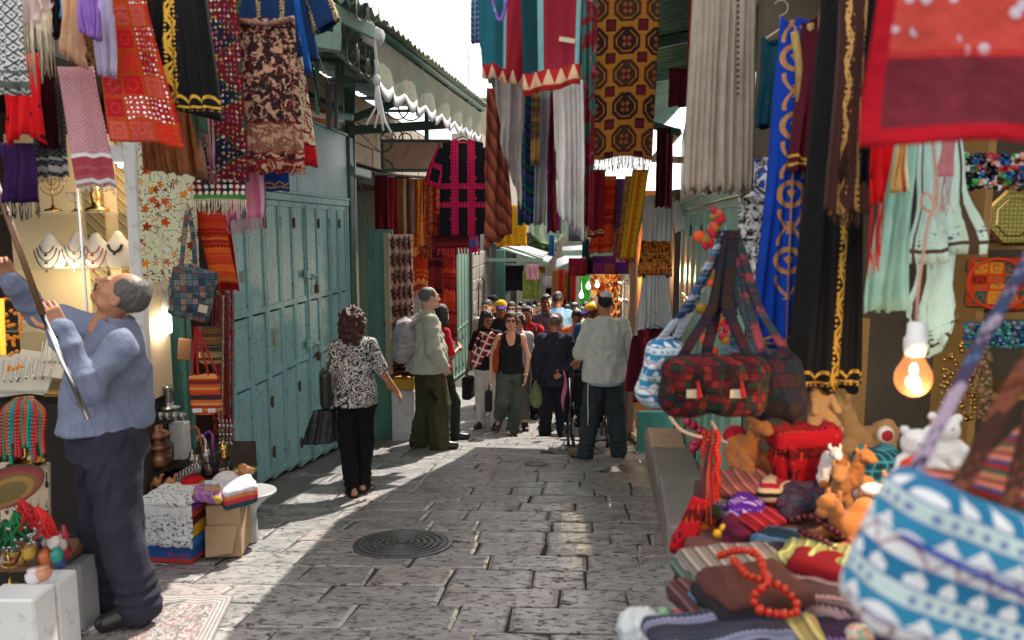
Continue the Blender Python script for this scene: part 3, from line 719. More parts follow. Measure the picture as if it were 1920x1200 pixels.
def person(loc, yaw, h, label, pose=None, sk='fair', hair=('short', 'brown'), top=None, bottom=None, shoes='shoe', fem=False, res=1.0, group=None, belly=0.0, curl=.45, handn=None, nose=1.0, hands=True, seed=0, extras=None, glasses=False, hat=None, cat='person', moustache=None, eyes=True, tuck=False):
 s=h/1.75;P=base_pose(fem);P.update(pose or{});fem_=fem
 A=lambda k:np.array(P[k], float)
 lo=np.min([A(k)for k in base_pose()if k not in('face', 'hup', 'spread')], 0)-.16;hi=np.max([A(k)for k in base_pose()if k not in('face', 'hup', 'spread')], 0)+.16
 F=Fld(lo, hi, .013*res);fw, rt, up=torso(F, P, fem, belly=belly);ar=.88 if fem else 1.0
 for e in 'LR':
  limb(F, A('s'+e), A('e'+e), A('w'+e), (.052*ar, .041*ar, .028*ar));limb(F, A('h'+e)-[0, 0, .02], A('k'+e), A('a'+e), (.092, .058, .04), k=.04)
  a_, t_=A('a'+e), A('t'+e);d=(t_-a_);F.cone(a_, a_+[0, 0, -.03]-d*.25, .038, .034, .02);F.cone(a_-d*.2+[0, 0, -.04], t_, .033, .028, .02)
 gs=[F.mesh()];Rh=rotm(P['face'], P['hup']);hc=A('head');gs.append(xf(head_mesh(.0068*min(res, 1.25), fem, nose), Rh, hc))
 for e, th in(('L', 1), ('R', -1)):
  if hands:
   d=A('w'+e)-A('e'+e);d/=np.linalg.norm(d);hd=np.array(P.get('hd'+e, d), float);nn=np.array(P.get('hn'+e, rt*(1 if e=='L' else-1)+fw*.2 if abs(d@fw)<.8 else-up), float)
   tt=P.get('ht'+e)
   if tt is None:tt=np.sign(np.cross(hd, nn-hd*(nn@hd))@(fw*1.0+up*.3))or 1
   gs.append(hand_mesh(A('w'+e), hd, nn, tt, P.get('curl'+e, curl), .92 if fem else 1.0, .0048*min(max(res, .8), 1.4)))
 g=join(*gs);b=mk('person', (g[0]*s, g[1], None), SK[sk], local=True, smooth=True, label=label, cat=cat, group=group);b.location=loc;b.rotation_euler=(0, 0, yaw)
 sub=lambda nm, g, m, **k:mk(nm, (g[0]*s, g[1], None), m, parent=b, local=True, smooth=True, **k)
 if hair:
  hg=hair_mesh(hair[0], .0075*min(res, 1.3), seed);sub('hair', xf(hg, Rh, hc), HR[hair[1]])
 if eyes and res<1.3:
  for sg in(-1, 1):
   e=MB().ball((sg*.031, .0845, .004), (.0105, .0065, .0062), 8, 6);sub('eye', xf(e.data(), Rh, hc), M_eye)
   e=MB().tube([(sg*.014, .0945, .024), (sg*.03, .0945, .0275), (sg*.046, .082, .0235)], [.0032, .004, .002], 5);sub('eyebrow', xf(e.data(), Rh, hc), HR[hair[1]if hair else 'black'])
  e=MB().ball((0, .0985, -.0665), (.0205, .0035, .0075), 10, 6);sub('lips', xf(e.data(), Rh, hc), M_lip)
 if moustache:
  e=MB();[e.tube([(0, .108, -.048), (sg*.016, .103, -.05), (sg*.032, .088, -.06)], [.006, .0055, .003], 6)for sg in(-1, 1)];sub('moustache', xf(e.data(), Rh, hc), HR[moustache])
 if glasses:
  e=MB();up_=.035 if glasses=='up' else 0;y0=.103 if not up_ else .085;z0=.004 if not up_ else .088
  for sg in(-1, 1):
   e.ball((sg*.033, y0, z0), (.027, .006, .018), 12, 8);e.tube([(sg*.055, y0-.004, z0+.006), (sg*.08, y0-.09, z0-.002 if not up_ else .04)], .003, 5)
  e.tube([(-.01, y0+.002, z0+.004), (.01, y0+.002, z0+.004)], .003, 5);sub('sunglasses', xf(e.data(), Rh, hc), mat('dark_lens', (.01, .01, .012), rough=.06, spec=.8))
 if hat=='kippah':
  e=MB().lathe((0, -.045, .085), [(.066, 0), (.06, .022), (.04, .038), (.012, .046)], 20, Matrix.Rotation(R(18), 3, 'X'));sub('skullcap', xf(e.data(), Rh, hc), mat('white_knit', (.7, .7, .68), rough=.9))
 if hat in('cap', 'wide'):
  F=Fld((-.17, -.17, -.02), (.17, .22, .17), .008)
  if hat=='cap':
   F.ell((0, -.015, .05), (.088, .103, .088), 0);F.box((0, -.0, -.06), (.3, .3, .098), .0, .01, sub=True);g2=F.mesh();sub('cap_crown', xf(g2, Rh, hc), mat('yellow_cap_cloth', P_plain(hx('d9a520'), hx('c08a10')), cloth=True))
   F=Fld((-.1, .02, .0), (.1, .2, .08), .007);F.ell((0, .09, .045), (.075, .085, .012), 0, rotm((0, 1, -.25)));F.ell((0, -.015, .03), (.085, .1, .05), 0, sub=True);sub('cap_brim', xf(F.mesh(), Rh, hc), C_('purple_brim', '4a3a9a'))
  else:
   F.ell((0, -.015, .07), (.092, .105, .08), 0);F.ell((0, -.01, .045), (.15, .16, .012), .02);F.box((0, 0, -.05), (.3, .3, .085), .0, .0, sub=True);sub('hat_felt', xf(F.mesh(), Rh, hc), C_('black_felt', '15131a'))
 if bottom:
  m=bottom['m'];g0=bottom.get('g', .018);end=bottom.get('end', 1.0);F=Fld(lo, (hi[0], hi[1], 1.2), .0115*res);kr=bottom.get('r', (.105, .088, .085));wz=bottom.get('waist', 1.0 if top and not tuck else .985)
  p=A('pelvis');ecyl(F, .84, wz, (p[0], p[1]-.005, (.175 if fem else .168)+g0, .125+g0+belly*.3), (p[0], p[1], (.14 if fem else .155)+g0*.6+belly*.2, .108+g0+belly*.8), .04)
  if bottom.get('skirt'):ecyl(F, bottom['skirt'], .95, (p[0], p[1], .24, .2), (p[0], p[1], .17+g0, .13+g0), .03)
  else:
   for e in 'LR':
    k_, a_=A('k'+e), A('a'+e)+[0, 0, -.035];F.cone(A('h'+e)-[0, 0, .02], k_, kr[0], kr[1], .05);F.cone(k_, k_+(a_-k_)*end, kr[1], kr[2], .03)
   for e in 'LR':
    k_, a_=A('k'+e), A('a'+e)+[0, 0, -.035];q=k_+(a_-k_)*end
    if end>=.99:F.clip
  g=folds(F.mesh(), bottom.get('A', .008), (20, 20, 9), seed+1);v=g[0]
  for e in 'LR':
   q=A('a'+e);w_=np.exp(-((v[:, 2]-q[2]-.05)/.07)**2)*(np.hypot(v[:, 0]-q[0], v[:, 1]-q[1])<.15)
   v=v+np.stack([(v[:, 0]-q[0])*w_, (v[:, 1]-q[1])*w_, 0*w_], 1)*(.1*np.sin(v[:, 2]*110))[:, None]
  sub(bottom.get('name', 'trousers'), (v, g[1], None), m)
  for pc in bottom.get('pockets', []):
   e=MB().box(pc, (.012, .062, .08), bev=.01);sub('leg_pocket', e.data(), m)
  if bottom.get('belt'):
   F=Fld((p[0]-.25, p[1]-.25, wz-.08), (p[0]+.25, p[1]+.25, wz+.06), .009);ecyl(F, wz-.045, wz, (p[0], p[1], (.14 if fem else .158)+g0*.7+belly*.2, .113+g0+belly*.8), (p[0], p[1], (.14 if fem else .158)+g0*.7+belly*.2, .113+g0+belly*.8), 0)
   bl=sub('belt', F.mesh(), M_shoe)
   yb=p[1]+.118+g0+belly*.8;mk('buckle', (MB().box((p[0]*s, yb*s, (wz-.022)*s), (.024, .006, .019), bev=.004)).data(), M_brass, parent=bl, local=True)
 if top:
  g0=top.get('g', .02);hem=top.get('hem', .88);F=Fld((lo[0]-.06, lo[1]-.06, hem-.05), (hi[0]+.06, hi[1]+.06, hi[2]), .0105*res)
  torso(F, P, fem, g0, .05, belly);p, n=A('pelvis'), A('neck');fl_=top.get('flare', .0)
  c1=p+(n-p)*.35;rx=(.158 if fem else .178)+g0+.016*tuck;ry=.128+g0+belly+.012*tuck
  ecyl(F, hem, c1[2]+.1, (p[0], p[1]+.0, rx+fl_+.008, ry+fl_+.005), (c1[0], c1[1]+belly*.2, rx-(.04 if fem else .03), ry-belly*.8-.015), .07)
  sv=top.get('sleeve', 1.0);ra=top.get('ra', (.064, .059, .049))
  if sv>0:
   for e in 'LR':
    L1=np.linalg.norm(A('e'+e)-A('s'+e));
    if sv<=.5:limb(F, A('s'+e), A('e'+e), A('w'+e), (ra[0], ra[1], 0), fr1=sv*2, fr2=0)
    else:limb(F, A('s'+e), A('e'+e), A('w'+e), ra, 1, (sv-.5)*2*.98)
  else:
   for e in 'LR':F.ell(A('s'+e)+rt*(.06 if e=='R' else-.06)+[0, 0, -.0], (.065, .14, .15), .02, sub=True)
  F.clip((0, 0, -1), (0, 0, hem))
  nk=top.get('neck', .05);F.ell(n+up*(.075-top.get('deep', 0)*.5)+fw*(.03+top.get('deep', 0)*.7), (nk+.02, nk+.03, .06+top.get('deep', 0)), .01, sub=True)
  if top.get('open'):F.box(n+fw*.12-up*.2, (.022, .1, .25), .02, .02, sub=True)
  g=folds(F.mesh(), top.get('A', .009), top.get('k', (17, 17, 9)), seed+3);sh=sub(top.get('name', 'shirt'), g, top['m'])
  if top.get('collar'):
   F=Fld(n-.16, n+.16, .007);F.cone(n-up*.02, n+up*.055, .078, .066, 0);F.cone(n-up*.1, n+up*.12, .062, .058, 0, sub=True);F.clip(up, n+up*.05);F.clip(-up, n-up*.03);F.box(n+fw*.09, (.02, .05, .1), .01, sub=True)
   for sg in(-1, 1):F.box(n+fw*.078+rt*sg*.04+up*.005, (.03, .008, .03), .006, .006, rotm(fw+rt*sg*.5, up+rt*sg*.3))
   mk('collar', ((F.mesh()[0])*s, F.mesh()[1], None), top.get('cm', top['m']), parent=sh, local=True, smooth=True)
  for e in 'LR':
   if top.get('cuff')and sv>.9:
    a_, b_=A('e'+e), A('w'+e);F=Fld(b_-.16, b_+.16, .008);F.cone(a_+(b_-a_)*.74, b_-(b_-a_)*.02, ra[2]*1.14, ra[2]*1.0, 0)
    mk('cuff', (F.mesh()[0]*s, F.mesh()[1], None), top['cuff'], parent=sh, local=True, smooth=True)
 if shoes:
  for e in 'LR':
   a_, t_=A('a'+e), A('t'+e);d=t_-a_;F=Fld(np.minimum(a_, t_)-.13, np.maximum(a_, t_)+.12, .009*min(res, 1.4));hz=a_-d*.28;hz[2]=t_[2]+.02 if a_[2]<.14 else a_[2]-.05
   if shoes=='sandal':
    F.cone(hz+[0, 0, -.03], t_+[0, 0, -.012], .04, .04, .0);F.clip((0, 0, 1), (0, 0, max(t_[2], 0)-.002)if a_[2]<.14 else(0, 0, 9));sub('sandal', F.mesh(), M_shoe)
    q=(a_+t_)/2;sd_=Vector(d).cross(Vector((0, 0, 1))).normalized();b2=MB();[b2.tube([q+np.array(sd_)*.05*c+np.array(d)*o+[0, 0, .035*math.sqrt(max(0, 1-c*c))-.015]for c in np.linspace(-1, 1, 9)], .008, 5)for o in(-.1, .12)];sub('sandal_strap', b2.data(), M_shoe)
   else:
    F.cone(hz, t_+[0, 0, .012], .044, .041, .02);F.cone(a_+[0, 0, .02], a_-[0, 0, .035], .047, .05, .02);F.cone(a_, t_, .046, .03, .02)
    if a_[2]<.14:F.clip((0, 0, -1), (0, 0, -.005))
    sub('shoe', F.mesh(), M_bshoe if shoes=='brown' else M_shoe)
 b['_s']=s;return b
def on_person(b, name, g, m, **k):
 """a part worn by the person, geometry in the person's own frame (for a height of 1.75)"""
 s=b['_s'];return mk(name, (g[0]*s, g[1], g[2]), m, parent=b, local=True, smooth=True, **k)
def held(b, name, g, m, label, cat, smooth=True, group=None):
 """a thing of its own, carried by the person: same frame, but top-level"""
 s=b['_s'];v=g[0]*s;c, s_=math.cos(b.rotation_euler[2]), math.sin(b.rotation_euler[2]);v=v@np.array([[c, -s_, 0], [s_, c, 0], [0, 0, 1]]).T+np.array(b.location)
 return mk(name, (v, g[1], g[2]if len(g)>2 else None), m, smooth=smooth, label=label, cat=cat, group=group)
def to_world(b, p):
 s=b['_s'];c, s_=math.cos(b.rotation_euler[2]), math.sin(b.rotation_euler[2]);x, y, z=[q*s for q in p];return np.array([c*x-s_*y, s_*x+c*y, z])+np.array(b.location)
def strip_mesh(y0, y1, n, x0f, x1f, dz=0.0, wx=6):
 ys=np.linspace(y0, y1, n);v=[];f=[]
 for y in ys:
  a, b=x0f(y), x1f(y)
  for k in range(wx):v.append((a+(b-a)*k/(wx-1), y, gz(y)+dz))
 for i in range(n-1):
  for k in range(wx-1):q=i*wx+k;f.append((q, q+1, q+1+wx, q+wx))
 return np.array(v), f, None
eps=1e-4
street=mk('street_paving', join(strip_mesh(-3, Y1-eps, 12, lambda y:-6, lambda y:6, -.012), strip_mesh(Y1+.0, Y2-eps, 6, lambda y:-6, lambda y:6, -.012), strip_mesh(Y2, Y3-eps, 4, lambda y:-6, lambda y:6, -.012), strip_mesh(Y3, 140, 12, lambda y:-30, lambda y:30, -.012)), M_grout, kind='structure')
mk('terrain', MB().box((0, 40, -30), (200, 160, 10)), M_grout, kind='structure')
SU=np.array([.0995, .995])
def paving():
 rg=np.random.default_rng(4);y=2.35;row=0;cnt=0;far=MB()
 holes=[(G(755, 1020), .33), (G(1083, 845, 1.465), .33), (G(1005, 870, 1.465), .14), (G(1185, 884, 1.465), .25)]
 while y<15.5:
  dep=rg.uniform(.25, .31)if y<9.3 else rg.uniform(.27, .34)
  for yy in(Y1, Y2, Y3):
   if y<yy<y+dep+.12:dep=yy-y-.002
  x=XL(y)-.05+rg.uniform(-.3, 0);xe=XR(y)-.12 if y<8.3 else 2.4;sl_=-.045
  while x<xe:
   wd=rg.choice([rg.uniform(.24, .4), rg.uniform(.42, .7), rg.uniform(.42, .62)]);g_=.003+rg.uniform(0, .004);sk=.0995*dep
   ybr=lambda xx:(xx-0)*sl_*(1 if y<Y1-.4 else 0)*min(1, (Y1-.3-y)/2 if y<Y1-.3 else 0)
   c=[(x+g_, y+g_), (x+wd-g_, y+g_), (x+wd-g_+sk, y+dep-g_), (x+g_+sk, y+dep-g_)]
   c=[(a+rg.normal(0, .006), b+ybr(a)+rg.normal(0, .004))for a, b in c]
   cx, cy=x+wd/2, y+dep/2
   skip=any(math.hypot(cx-h_[0].x, cy-h_[0].y)<h_[1]*.55 for h_ in holes)
   t=np.array([[a, b, _pl(b, 1.44 if y<Y1-.01 else(1.465 if y<Y2-.01 else 1.61))if b<Y3+.3 and y<Y3-.01 else gz(b)]for a, b in c]);t[:, 2]+=rg.normal(0, .0022)+rg.normal(0, .0022, 4)
   if not skip:
    ctr=t.mean(0);inn=ctr+(t-ctr)*(1-.022/max(dep, .1));low=t.copy();low[:, 2]-=.007;bot=t.copy();bot[:, 2]-=.05
    if y+dep>Y1-.02 and y<Y1 or y+dep>Y2-.02 and y<Y2:bot[:, 2]-=.2
    v=np.concatenate([inn, low, bot]);f=[(0, 1, 2, 3)]+[(4+i, 4+(i+1)%4, (i+1)%4, i)for i in range(4)]+[(8+i, 8+(i+1)%4, 4+(i+1)%4, 4+i)for i in range(4)]
    if cnt<300 and y<12.5 and XL(y)-.3<cx:mk('paving_stone', (v, f, None), M_pave, parent=street);cnt+=1
    else:far.add(v, f)
   x+=wd
  y+=dep
  if y<Y1<y+.02:y=Y1+.001
  if y<Y2<y+.02:y=Y2+.001
  if y<Y3<y+.02:y=Y3+.001
 mk('paving_stone', far, M_pave, parent=street, kind='stuff')
 slope=Matrix.Rotation(-R(7.16), 3, 'X')
 spec=[((755, 1020), 1.44, .295, 'large round ridged iron manhole cover in the near paving'), ((1083, 845), 1.465, .3, 'round iron manhole cover under the feet of the man in the cream shirt'), ((1005, 870), 1.465, .12, 'small round iron drain cover in the paving between the two big covers'), ((1185, 884), 1.465, .24, 'plain dark round cover by the low stone ledge')]
 for(px, H, r, lab), nr in zip([(s_[0], s_[1], s_[2], s_[3])for s_ in spec], (6, 6, 3, 0)):
  p=G(px[0], px[1], H);root=empty('manhole_cover', p, lab, 'manhole cover', 'iron covers in the paving')
  prof=[(r*1.08, -.05), (r*1.08, .008), (r*1.01, .012), (r*1.0, .001)];mk('frame', MB().lathe(p, prof, 40, slope), M_manhole, parent=root)
  pr=[(r*.985, -.02), (r*.985, .014)]
  for k in range(nr, 0, -1):
   a=r*.97*k/(nr+.8);pr+=[(a+r*.03, .014), (a+r*.015, -.002), (a-r*.03, -.002), (a-r*.045, .014)]
  pr+=[(r*.12, .014)];mk('lid', MB().lathe(p, pr, 40, slope), M_manhole, parent=root)
  if nr>4:
   for sg in(-1, 1):
    q=Vector(p)+Vector((sg*.12, -sg*.05, .004+sg*.05*.125));mk('lifting_lug', MB().box(q, (.035, .008, .009), Matrix.Rotation(R(20), 3, 'Z')).box(q+Vector((.0, .02, 0)), (.02, .008, .008)), M_rust, parent=root)
paving()
mk('kerb_strip', strip_mesh(5.7, 9.0, 8, lambda y:XL(y)-.02, lambda y:XL(y)+.42, .006, 3), mat('grey_cement', lambda:(mix(noise(OBv(), 5, 5, .65), (.2, .19, .175), (.11, .105, .1)), noise(OBv(), 60, 4)), rough=.7, bump=.4), kind='structure')
class Side:
 """vertical face of a street side: s = distance y along it, z up; out = offset into the street"""
 def __init__(s, a, b):s.a, s.b=Vector(a), Vector(b);s.d=Vector((s.b.x-s.a.x, s.b.y-s.a.y, 0)).normalized();s.n=Vector((s.d.y, -s.d.x, 0))
 def P(s, y, z, out=0.0):
  t=(y-s.a.y)/(s.b.y-s.a.y);q=s.a.lerp(s.b, t);return Vector((q.x, q.y, z))+s.n*out
 def rot(s):return Matrix(((s.d.x, s.n.x, 0), (s.d.y, s.n.y, 0), (0, 0, 1)))
 def box(s, mb, y0, y1, z0, z1, o0, o1, bev=.0):
  c=(s.P(y0, (z0+z1)/2, (o0+o1)/2)+s.P(y1, (z0+z1)/2, (o0+o1)/2))/2;L=(s.P(y1, 0)-s.P(y0, 0)).length
  return mb.box(c, (L/2, abs(o1-o0)/2, (z1-z0)/2), s.rot(), bev)
LS=Side((XL(2), 2, 0), (XL(10), 10, 0));RS=Side((XR(2), 2, 0), (XR(8.3), 8.3, 0));RS.n=-RS.n
def folding_door(S, ys, zt, zrails, m, name, label, cat, dbl=None, gap_bottom=.03, rustm=M_rust):
 root=empty(name, S.P((ys[0]+ys[-1])/2, gz((ys[0]+ys[-1])/2), 0), label, cat)
 b=MB();S.box(b, ys[0]-.05, ys[-1]+.05, gz(ys[-1])-.1, zt+.06, -.12, -.045);mk('backing', b, M_dark, parent=root)
 fr_=MB();S.box(fr_, ys[0]-.06, ys[-1]+.06, zt+.003, zt+.07, -.04, .03, .006);S.box(fr_, ys[0]-.06, ys[0]-.004, gz(ys[0]), zt, -.04, .02, .004);S.box(fr_, ys[-1]+.004, ys[-1]+.06, gz(ys[-1]), zt, -.04, .02, .004);mk('door_frame', fr_, m, parent=root)
 for i in range(len(ys)-1):
  a, c=ys[i]+.004, ys[i+1]-.004;zb=max(gz(a), gz(c))+gap_bottom
  st=MB();S.box(st, a, a+.035, zb, zt, -.035, .008, .003);S.box(st, c-.035, c, zb, zt, -.035, .008, .003)
  zs=[zb]+[z for z in zrails if z>zb+.1]+[zt]
  for z in zs[:-1]:S.box(st, a+.036, c-.036, z, z+.05, -.033, .006, .003)
  S.box(st, a+.036, c-.036, zt-.05, zt, -.033, .006, .003);mk('stile_frame', st, m, parent=root)
  for z0, z1 in zip(zs[:-1], zs[1:]):
   p=MB();S.box(p, a+.034, c-.034, z0+.04, z1-.02 if z1!=zt else z1-.04, -.03, -.008, .002);mk('panel', p, m, parent=root)
  for z in([zt-.2, zrails[0]-.22, zb+.25]if dbl is None else dbl):
   if i%1==0 and i>0 and z>zb:
    h=MB();h.tube([S.P(ys[i], z-.05, .014), S.P(ys[i], z+.05, .014)], .013, 8);S.box(h, ys[i]-.03, ys[i]-.012, z-.035, z+.035, .004, .013);S.box(h, ys[i]+.012, ys[i]+.03, z-.035, z+.035, .004, .013);mk('hinge', h, m if i%2 else M_rust, parent=root)
 return root
ysd=[5.8, 6.16, 6.5, 6.84, 7.16, 7.48, 7.84, 8.2, 8.52, 8.8]
bd=folding_door(LS, ysd, 1.69, [.13, .72], M_blue, 'shop_door', 'closed tall blue green metal folding shop door with rusty locks', 'door')
for z, y in((.98, 7.5), (.28, 7.5)):
 l=MB();LS.box(l, y-.13, y+.03, z-.03, z+.05, .012, .05, .006);LS.box(l, y+.05, y+.2, z-.06, z+.0, .012, .035, .004);l.tube([LS.P(y-.02, z, .06), LS.P(y+.12, z-.02, .05), LS.P(y+.16, z-.12, .045)], .012, 6)
 k=mk('lock_bolt', l, M_blue, parent=bd);a=MB();LS.box(a, y+.12, y+.19, z-.2, z-.11, .02, .055, .01);a.tube([LS.P(y+.135, z-.11, .04), LS.P(y+.135, z-.07, .04), LS.P(y+.175, z-.07, .04), LS.P(y+.175, z-.11, .04)], .006, 6);mk('padlock', a, M_rust, parent=k)
b=MB();LS.box(b, 7.47, 7.52, -.9, 1.66, .009, .022, .003);mk('cover_strip', b, M_blue, parent=bd)
sp=empty('fascia_panel', LS.P(7.4, 1.78), 'smooth pale blue metal fascia panel above the blue door', 'panel')
for i, (a, c)in enumerate(((5.75, 7.25), (7.256, 8.84))):
 b=MB();LS.box(b, a, c, 1.78, 2.5, -.05, .02, .006);mk('sheet', b, M_blue2, parent=sp)
b=MB();LS.box(b, 5.74, 8.86, 1.76, 1.785, -.05, .045, .004);LS.box(b, 5.74, 8.86, 2.503, 2.53, -.05, .04, .004);mk('edge_rail', b, M_blue, parent=sp)
def block_wall(S, y0, y1, z0, z1, o0, o1, name, label, bh=.26, bw=.42, seed=0, lim=220, m=None):
 rg=np.random.default_rng(seed);root=empty(name, S.P((y0+y1)/2, z0, (o0+o1)/2), label, 'wall');b=MB();S.box(b, y0, y1, z0, z1, o0, o1-.03);mk('mortar', b, M_grout if not m else m, parent=root)
 z=z0;n=0;rest=MB()
 while z<z1-.05:
  h=min(bh*rg.uniform(.8, 1.2), z1-z);y=y0
  while y<y1-.04:
   w_=min(bw*rg.uniform(.6, 1.4), y1-y);mb=MB();S.box(mb, y+.006, y+w_-.006, z+.006, z+h-.006, o0+.02, o1+rg.uniform(-.012, .012), .014)
   if n<lim:mk('stone_block', mb, M_wall, parent=root)
   n+=1;y+=w_
  z+=h
 return root
block_wall(LS, 5.2, 10.4, 2.56, 3.1, -.4, -.06, 'upper_wall', 'grimy limestone block wall above the blue fascia', seed=1, bh=.2, bw=.32)
block_wall(LS, 2.6, 5.15, 2.4, 4.2, -.4, -.06, 'shop_upper_wall', 'old limestone wall above the jewellery shop', seed=12, bh=.24, bw=.4, lim=60)
root=empty('metal_pilaster', LS.P(9.1, gz(9)), 'narrow dull green steel pilaster right of the blue door', 'pilaster')
b=MB();LS.box(b, 8.87, 9.02, gz(9)-.1, 2.5, -.06, .05, .01);mk('near_leaf', b, M_dgreen, parent=root);b=MB();LS.box(b, 9.03, 9.22, gz(9.2)-.1, 2.3, -.05, .02, .01);mk('far_leaf', b, M_pgreen, parent=root)
b=MB();LS.box(b, 8.9, 9.6, 2.06, 2.16, -.04, .1, .01);mk('lintel', b, M_pgreen, parent=root)
YC=9.12
p0, p1=W(687, 430, YC), W(735, 430, YC-.05);zc=p0.z;zb=gz(9.1)
root=empty('open_door_leaf', ((p0.x+p1.x)/2, YC, zb), 'open green metal door leaf standing out beside the sandal display', 'door')
b=MB().box(((p0.x+p1.x)/2, YC, (zb+zc)/2), ((p1.x-p0.x)/2, .03, (zc-zb)/2), bev=.008);mk('leaf_frame', b, M_green, parent=root)
for i in range(3):
 h=(zc-zb)/3;b=MB().box(((p0.x+p1.x)/2+.02, YC-.034, zb+h*(i+.5)), ((p1.x-p0.x)/2-.07, .008, h/2-.03), bev=.004);mk('panel', b, M_green, parent=root)
for z in(zc-.3, zb+.9, zb+.3):
 b=MB().tube([(p0.x+.06, YC-.05, z-.05), (p0.x+.06, YC-.05, z+.05)], .016, 8);mk('hinge', b, M_green, parent=root)
b=MB().box((p0.x+.24, YC-.048, (zb+zc)/2+.15), (.05, .008, .012)).tube([(p0.x+.2, YC-.05, (zb+zc)/2+.13), (p0.x+.2, YC-.05, (zb+zc)/2+.2)], .008, 6);mk('latch', b, M_rust, parent=root)
z_r=1.62
gd=folding_door(RS, [4.3, 4.75, 5.2, 5.65, 6.1, 6.55, 7.0, 7.45, 7.95], z_r, [-.2, .72], M_lgreen, 'folding_shop_door', 'tall light green folding metal door behind the cream dress', 'door')
b=MB();poly=[RS.P(5.9, z_r+.075), RS.P(8.0, z_r+.075), RS.P(8.0, 2.35), RS.P(7.2, 2.62), RS.P(5.9, 2.62)];b.prism(poly, RS.n*0.0, RS.n*.04);mk('transom_panel', b, M_lgreen, parent=gd)
b=MB();poly=[RS.P(6.0, z_r+.12), RS.P(7.9, z_r+.12), RS.P(7.9, 2.3), RS.P(7.15, 2.55), RS.P(6.0, 2.55)];b.prism(poly, RS.n*.041, RS.n*.048);mk('transom_sheet', b, M_lgreen, parent=gd)
root=empty('stone_ledge', (1.5, 6.3, gz(6.3)), 'low worn stone ledge along the foot of the light green door', 'ledge')
for i, (a, c)in enumerate(((4.3, 5.3), (5.31, 6.4), (6.41, 7.55))):
 zt=gz((a+c)/2)+.24-.06*(c>6)*0;o=.34+.055*(7-a)*.2
 b=MB();RS.box(b, a, c, gz(c)-.1, gz(a)+.2, .0, .36, .02);k=mk('ledge_stone', b, mat('ledge_stone', lambda:(mix(noise(OBv(), 5, 5, .65), (.36, .3, .26), (.22, .19, .17)), noise(OBv(), 40, 4)), rough=.6, bump=.4), parent=root)
b=MB();RS.box(b, 6.9, 7.62, gz(7.2)+.02, gz(7.2)+.31, .12, .37, .05);mk('end_stone', b, M_wall, parent=root)
block_wall(RS, 1.6, 8.1, 2.7, 4.6, -.4, -.05, 'right_upper_wall', 'shaded stone wall above the light green door', seed=2, lim=40)
def corr(mb, a, b_, c, d, waves, amp=.02, n=None, th=.004):
 """corrugated sheet between edge a-b (near) and d-c (far); ridges run a->d; a,b,c,d Vectors"""
 nu=waves*6+1;nv=3;a, b_, c, d=map(lambda q:np.array(q, float), (a, b_, c, d));u=np.linspace(0, 1, nu)[None, :, None];v=np.linspace(0, 1, nv)[:, None, None]
 P=(a*(1-u)+b_*u)*(1-v)+(d*(1-u)+c*u)*v;nr=np.cross(b_-a, d-a);nr/=np.linalg.norm(nr)
 P=P+nr*(np.sin(np.linspace(0, 1, nu)*waves*2*np.pi)*amp)[None, :, None];uv=np.stack([u[..., 0]+0*v[..., 0], v[..., 0]+0*u[..., 0]], -1);g=sheet(P, uv, nu, nv, th);return mb.add(g[0], [tuple(q)for q in g[1]], g[2])
root=empty('left_roof', (-2.2, 7.5, 2.6), 'sloping grey green corrugated roof over the left shops with green steel frame', 'roof')
def RE(t):return W(640, 8, 4.9).lerp(W(906, 205, 11.6), t)
def RW(t):q=RE(t);y=q.y;return Vector((XL(y)-.25, y, q.z+.22-.2*t))
for i in range(9):
 t0, t1=i/9, (i+1)/9+.012;b=MB();up=Vector((0, 0, .05+.006*(i%2)));ext=(RE(t0)-RW(t0))*.06
 corr(b, RE(t0)+up+ext, RE(t1)+up+ext, RW(t1)+up, RW(t0)+up, 5, .016);mk('corrugated_sheet', b, M_roof, parent=root, smooth=True)
b=MB();b.tube([RE(0), RE(1)], .035, 6);mk('edge_pipe', b, M_dgreen, parent=root, smooth=True)
for t in(0, .16, .36, .56, .78, .98):
 b=MB();b.tube([RE(t)-Vector((0, 0, .03)), RW(t)-Vector((0, 0, .06))], .028, 4);mk('rafter', b, M_dgreen, parent=root)
for k in(.35, .7):
 b=MB();b.tube([RE(0).lerp(RW(0), k), RE(1).lerp(RW(1), k)], .022, 4);mk('purlin', b, M_pgreen, parent=root)
root=empty('near_roof_frame', W(560, 60, 4.6), 'light green steel roof frame and sheets above the hanging carpets', 'roof')
for i, (p, q, r)in enumerate(((W(250, 20, 4.3), W(640, 80, 4.6), .05), (W(470, -60, 3.9), W(700, 60, 5.0), .045), (W(560, 92, 4.6), W(634, 92, 4.6), .012), (W(632, 30, 4.6), W(632, 92, 4.6), .02), (W(560, 30, 4.7), W(720, 170, 7.0), .025))):
 b=MB();d=(q-p);c=(p+q)/2;rt_=d.to_track_quat('X', 'Z').to_matrix();b.box(c, (d.length/2, .012 if i<2 else r, r), rt_, .004);mk('beam', b, M_pgreen, parent=root)
for i in range(6):
 a, c=W(250+i*75, -60+i*12, 4.6), W(325+i*75, -48+i*12, 4.65);b=MB();e=Vector((-.5, 1.8, .12));corr(b, a, c, c+e, a+e, 4, .014);mk('corrugated_sheet', b, M_roof, parent=root, smooth=True)
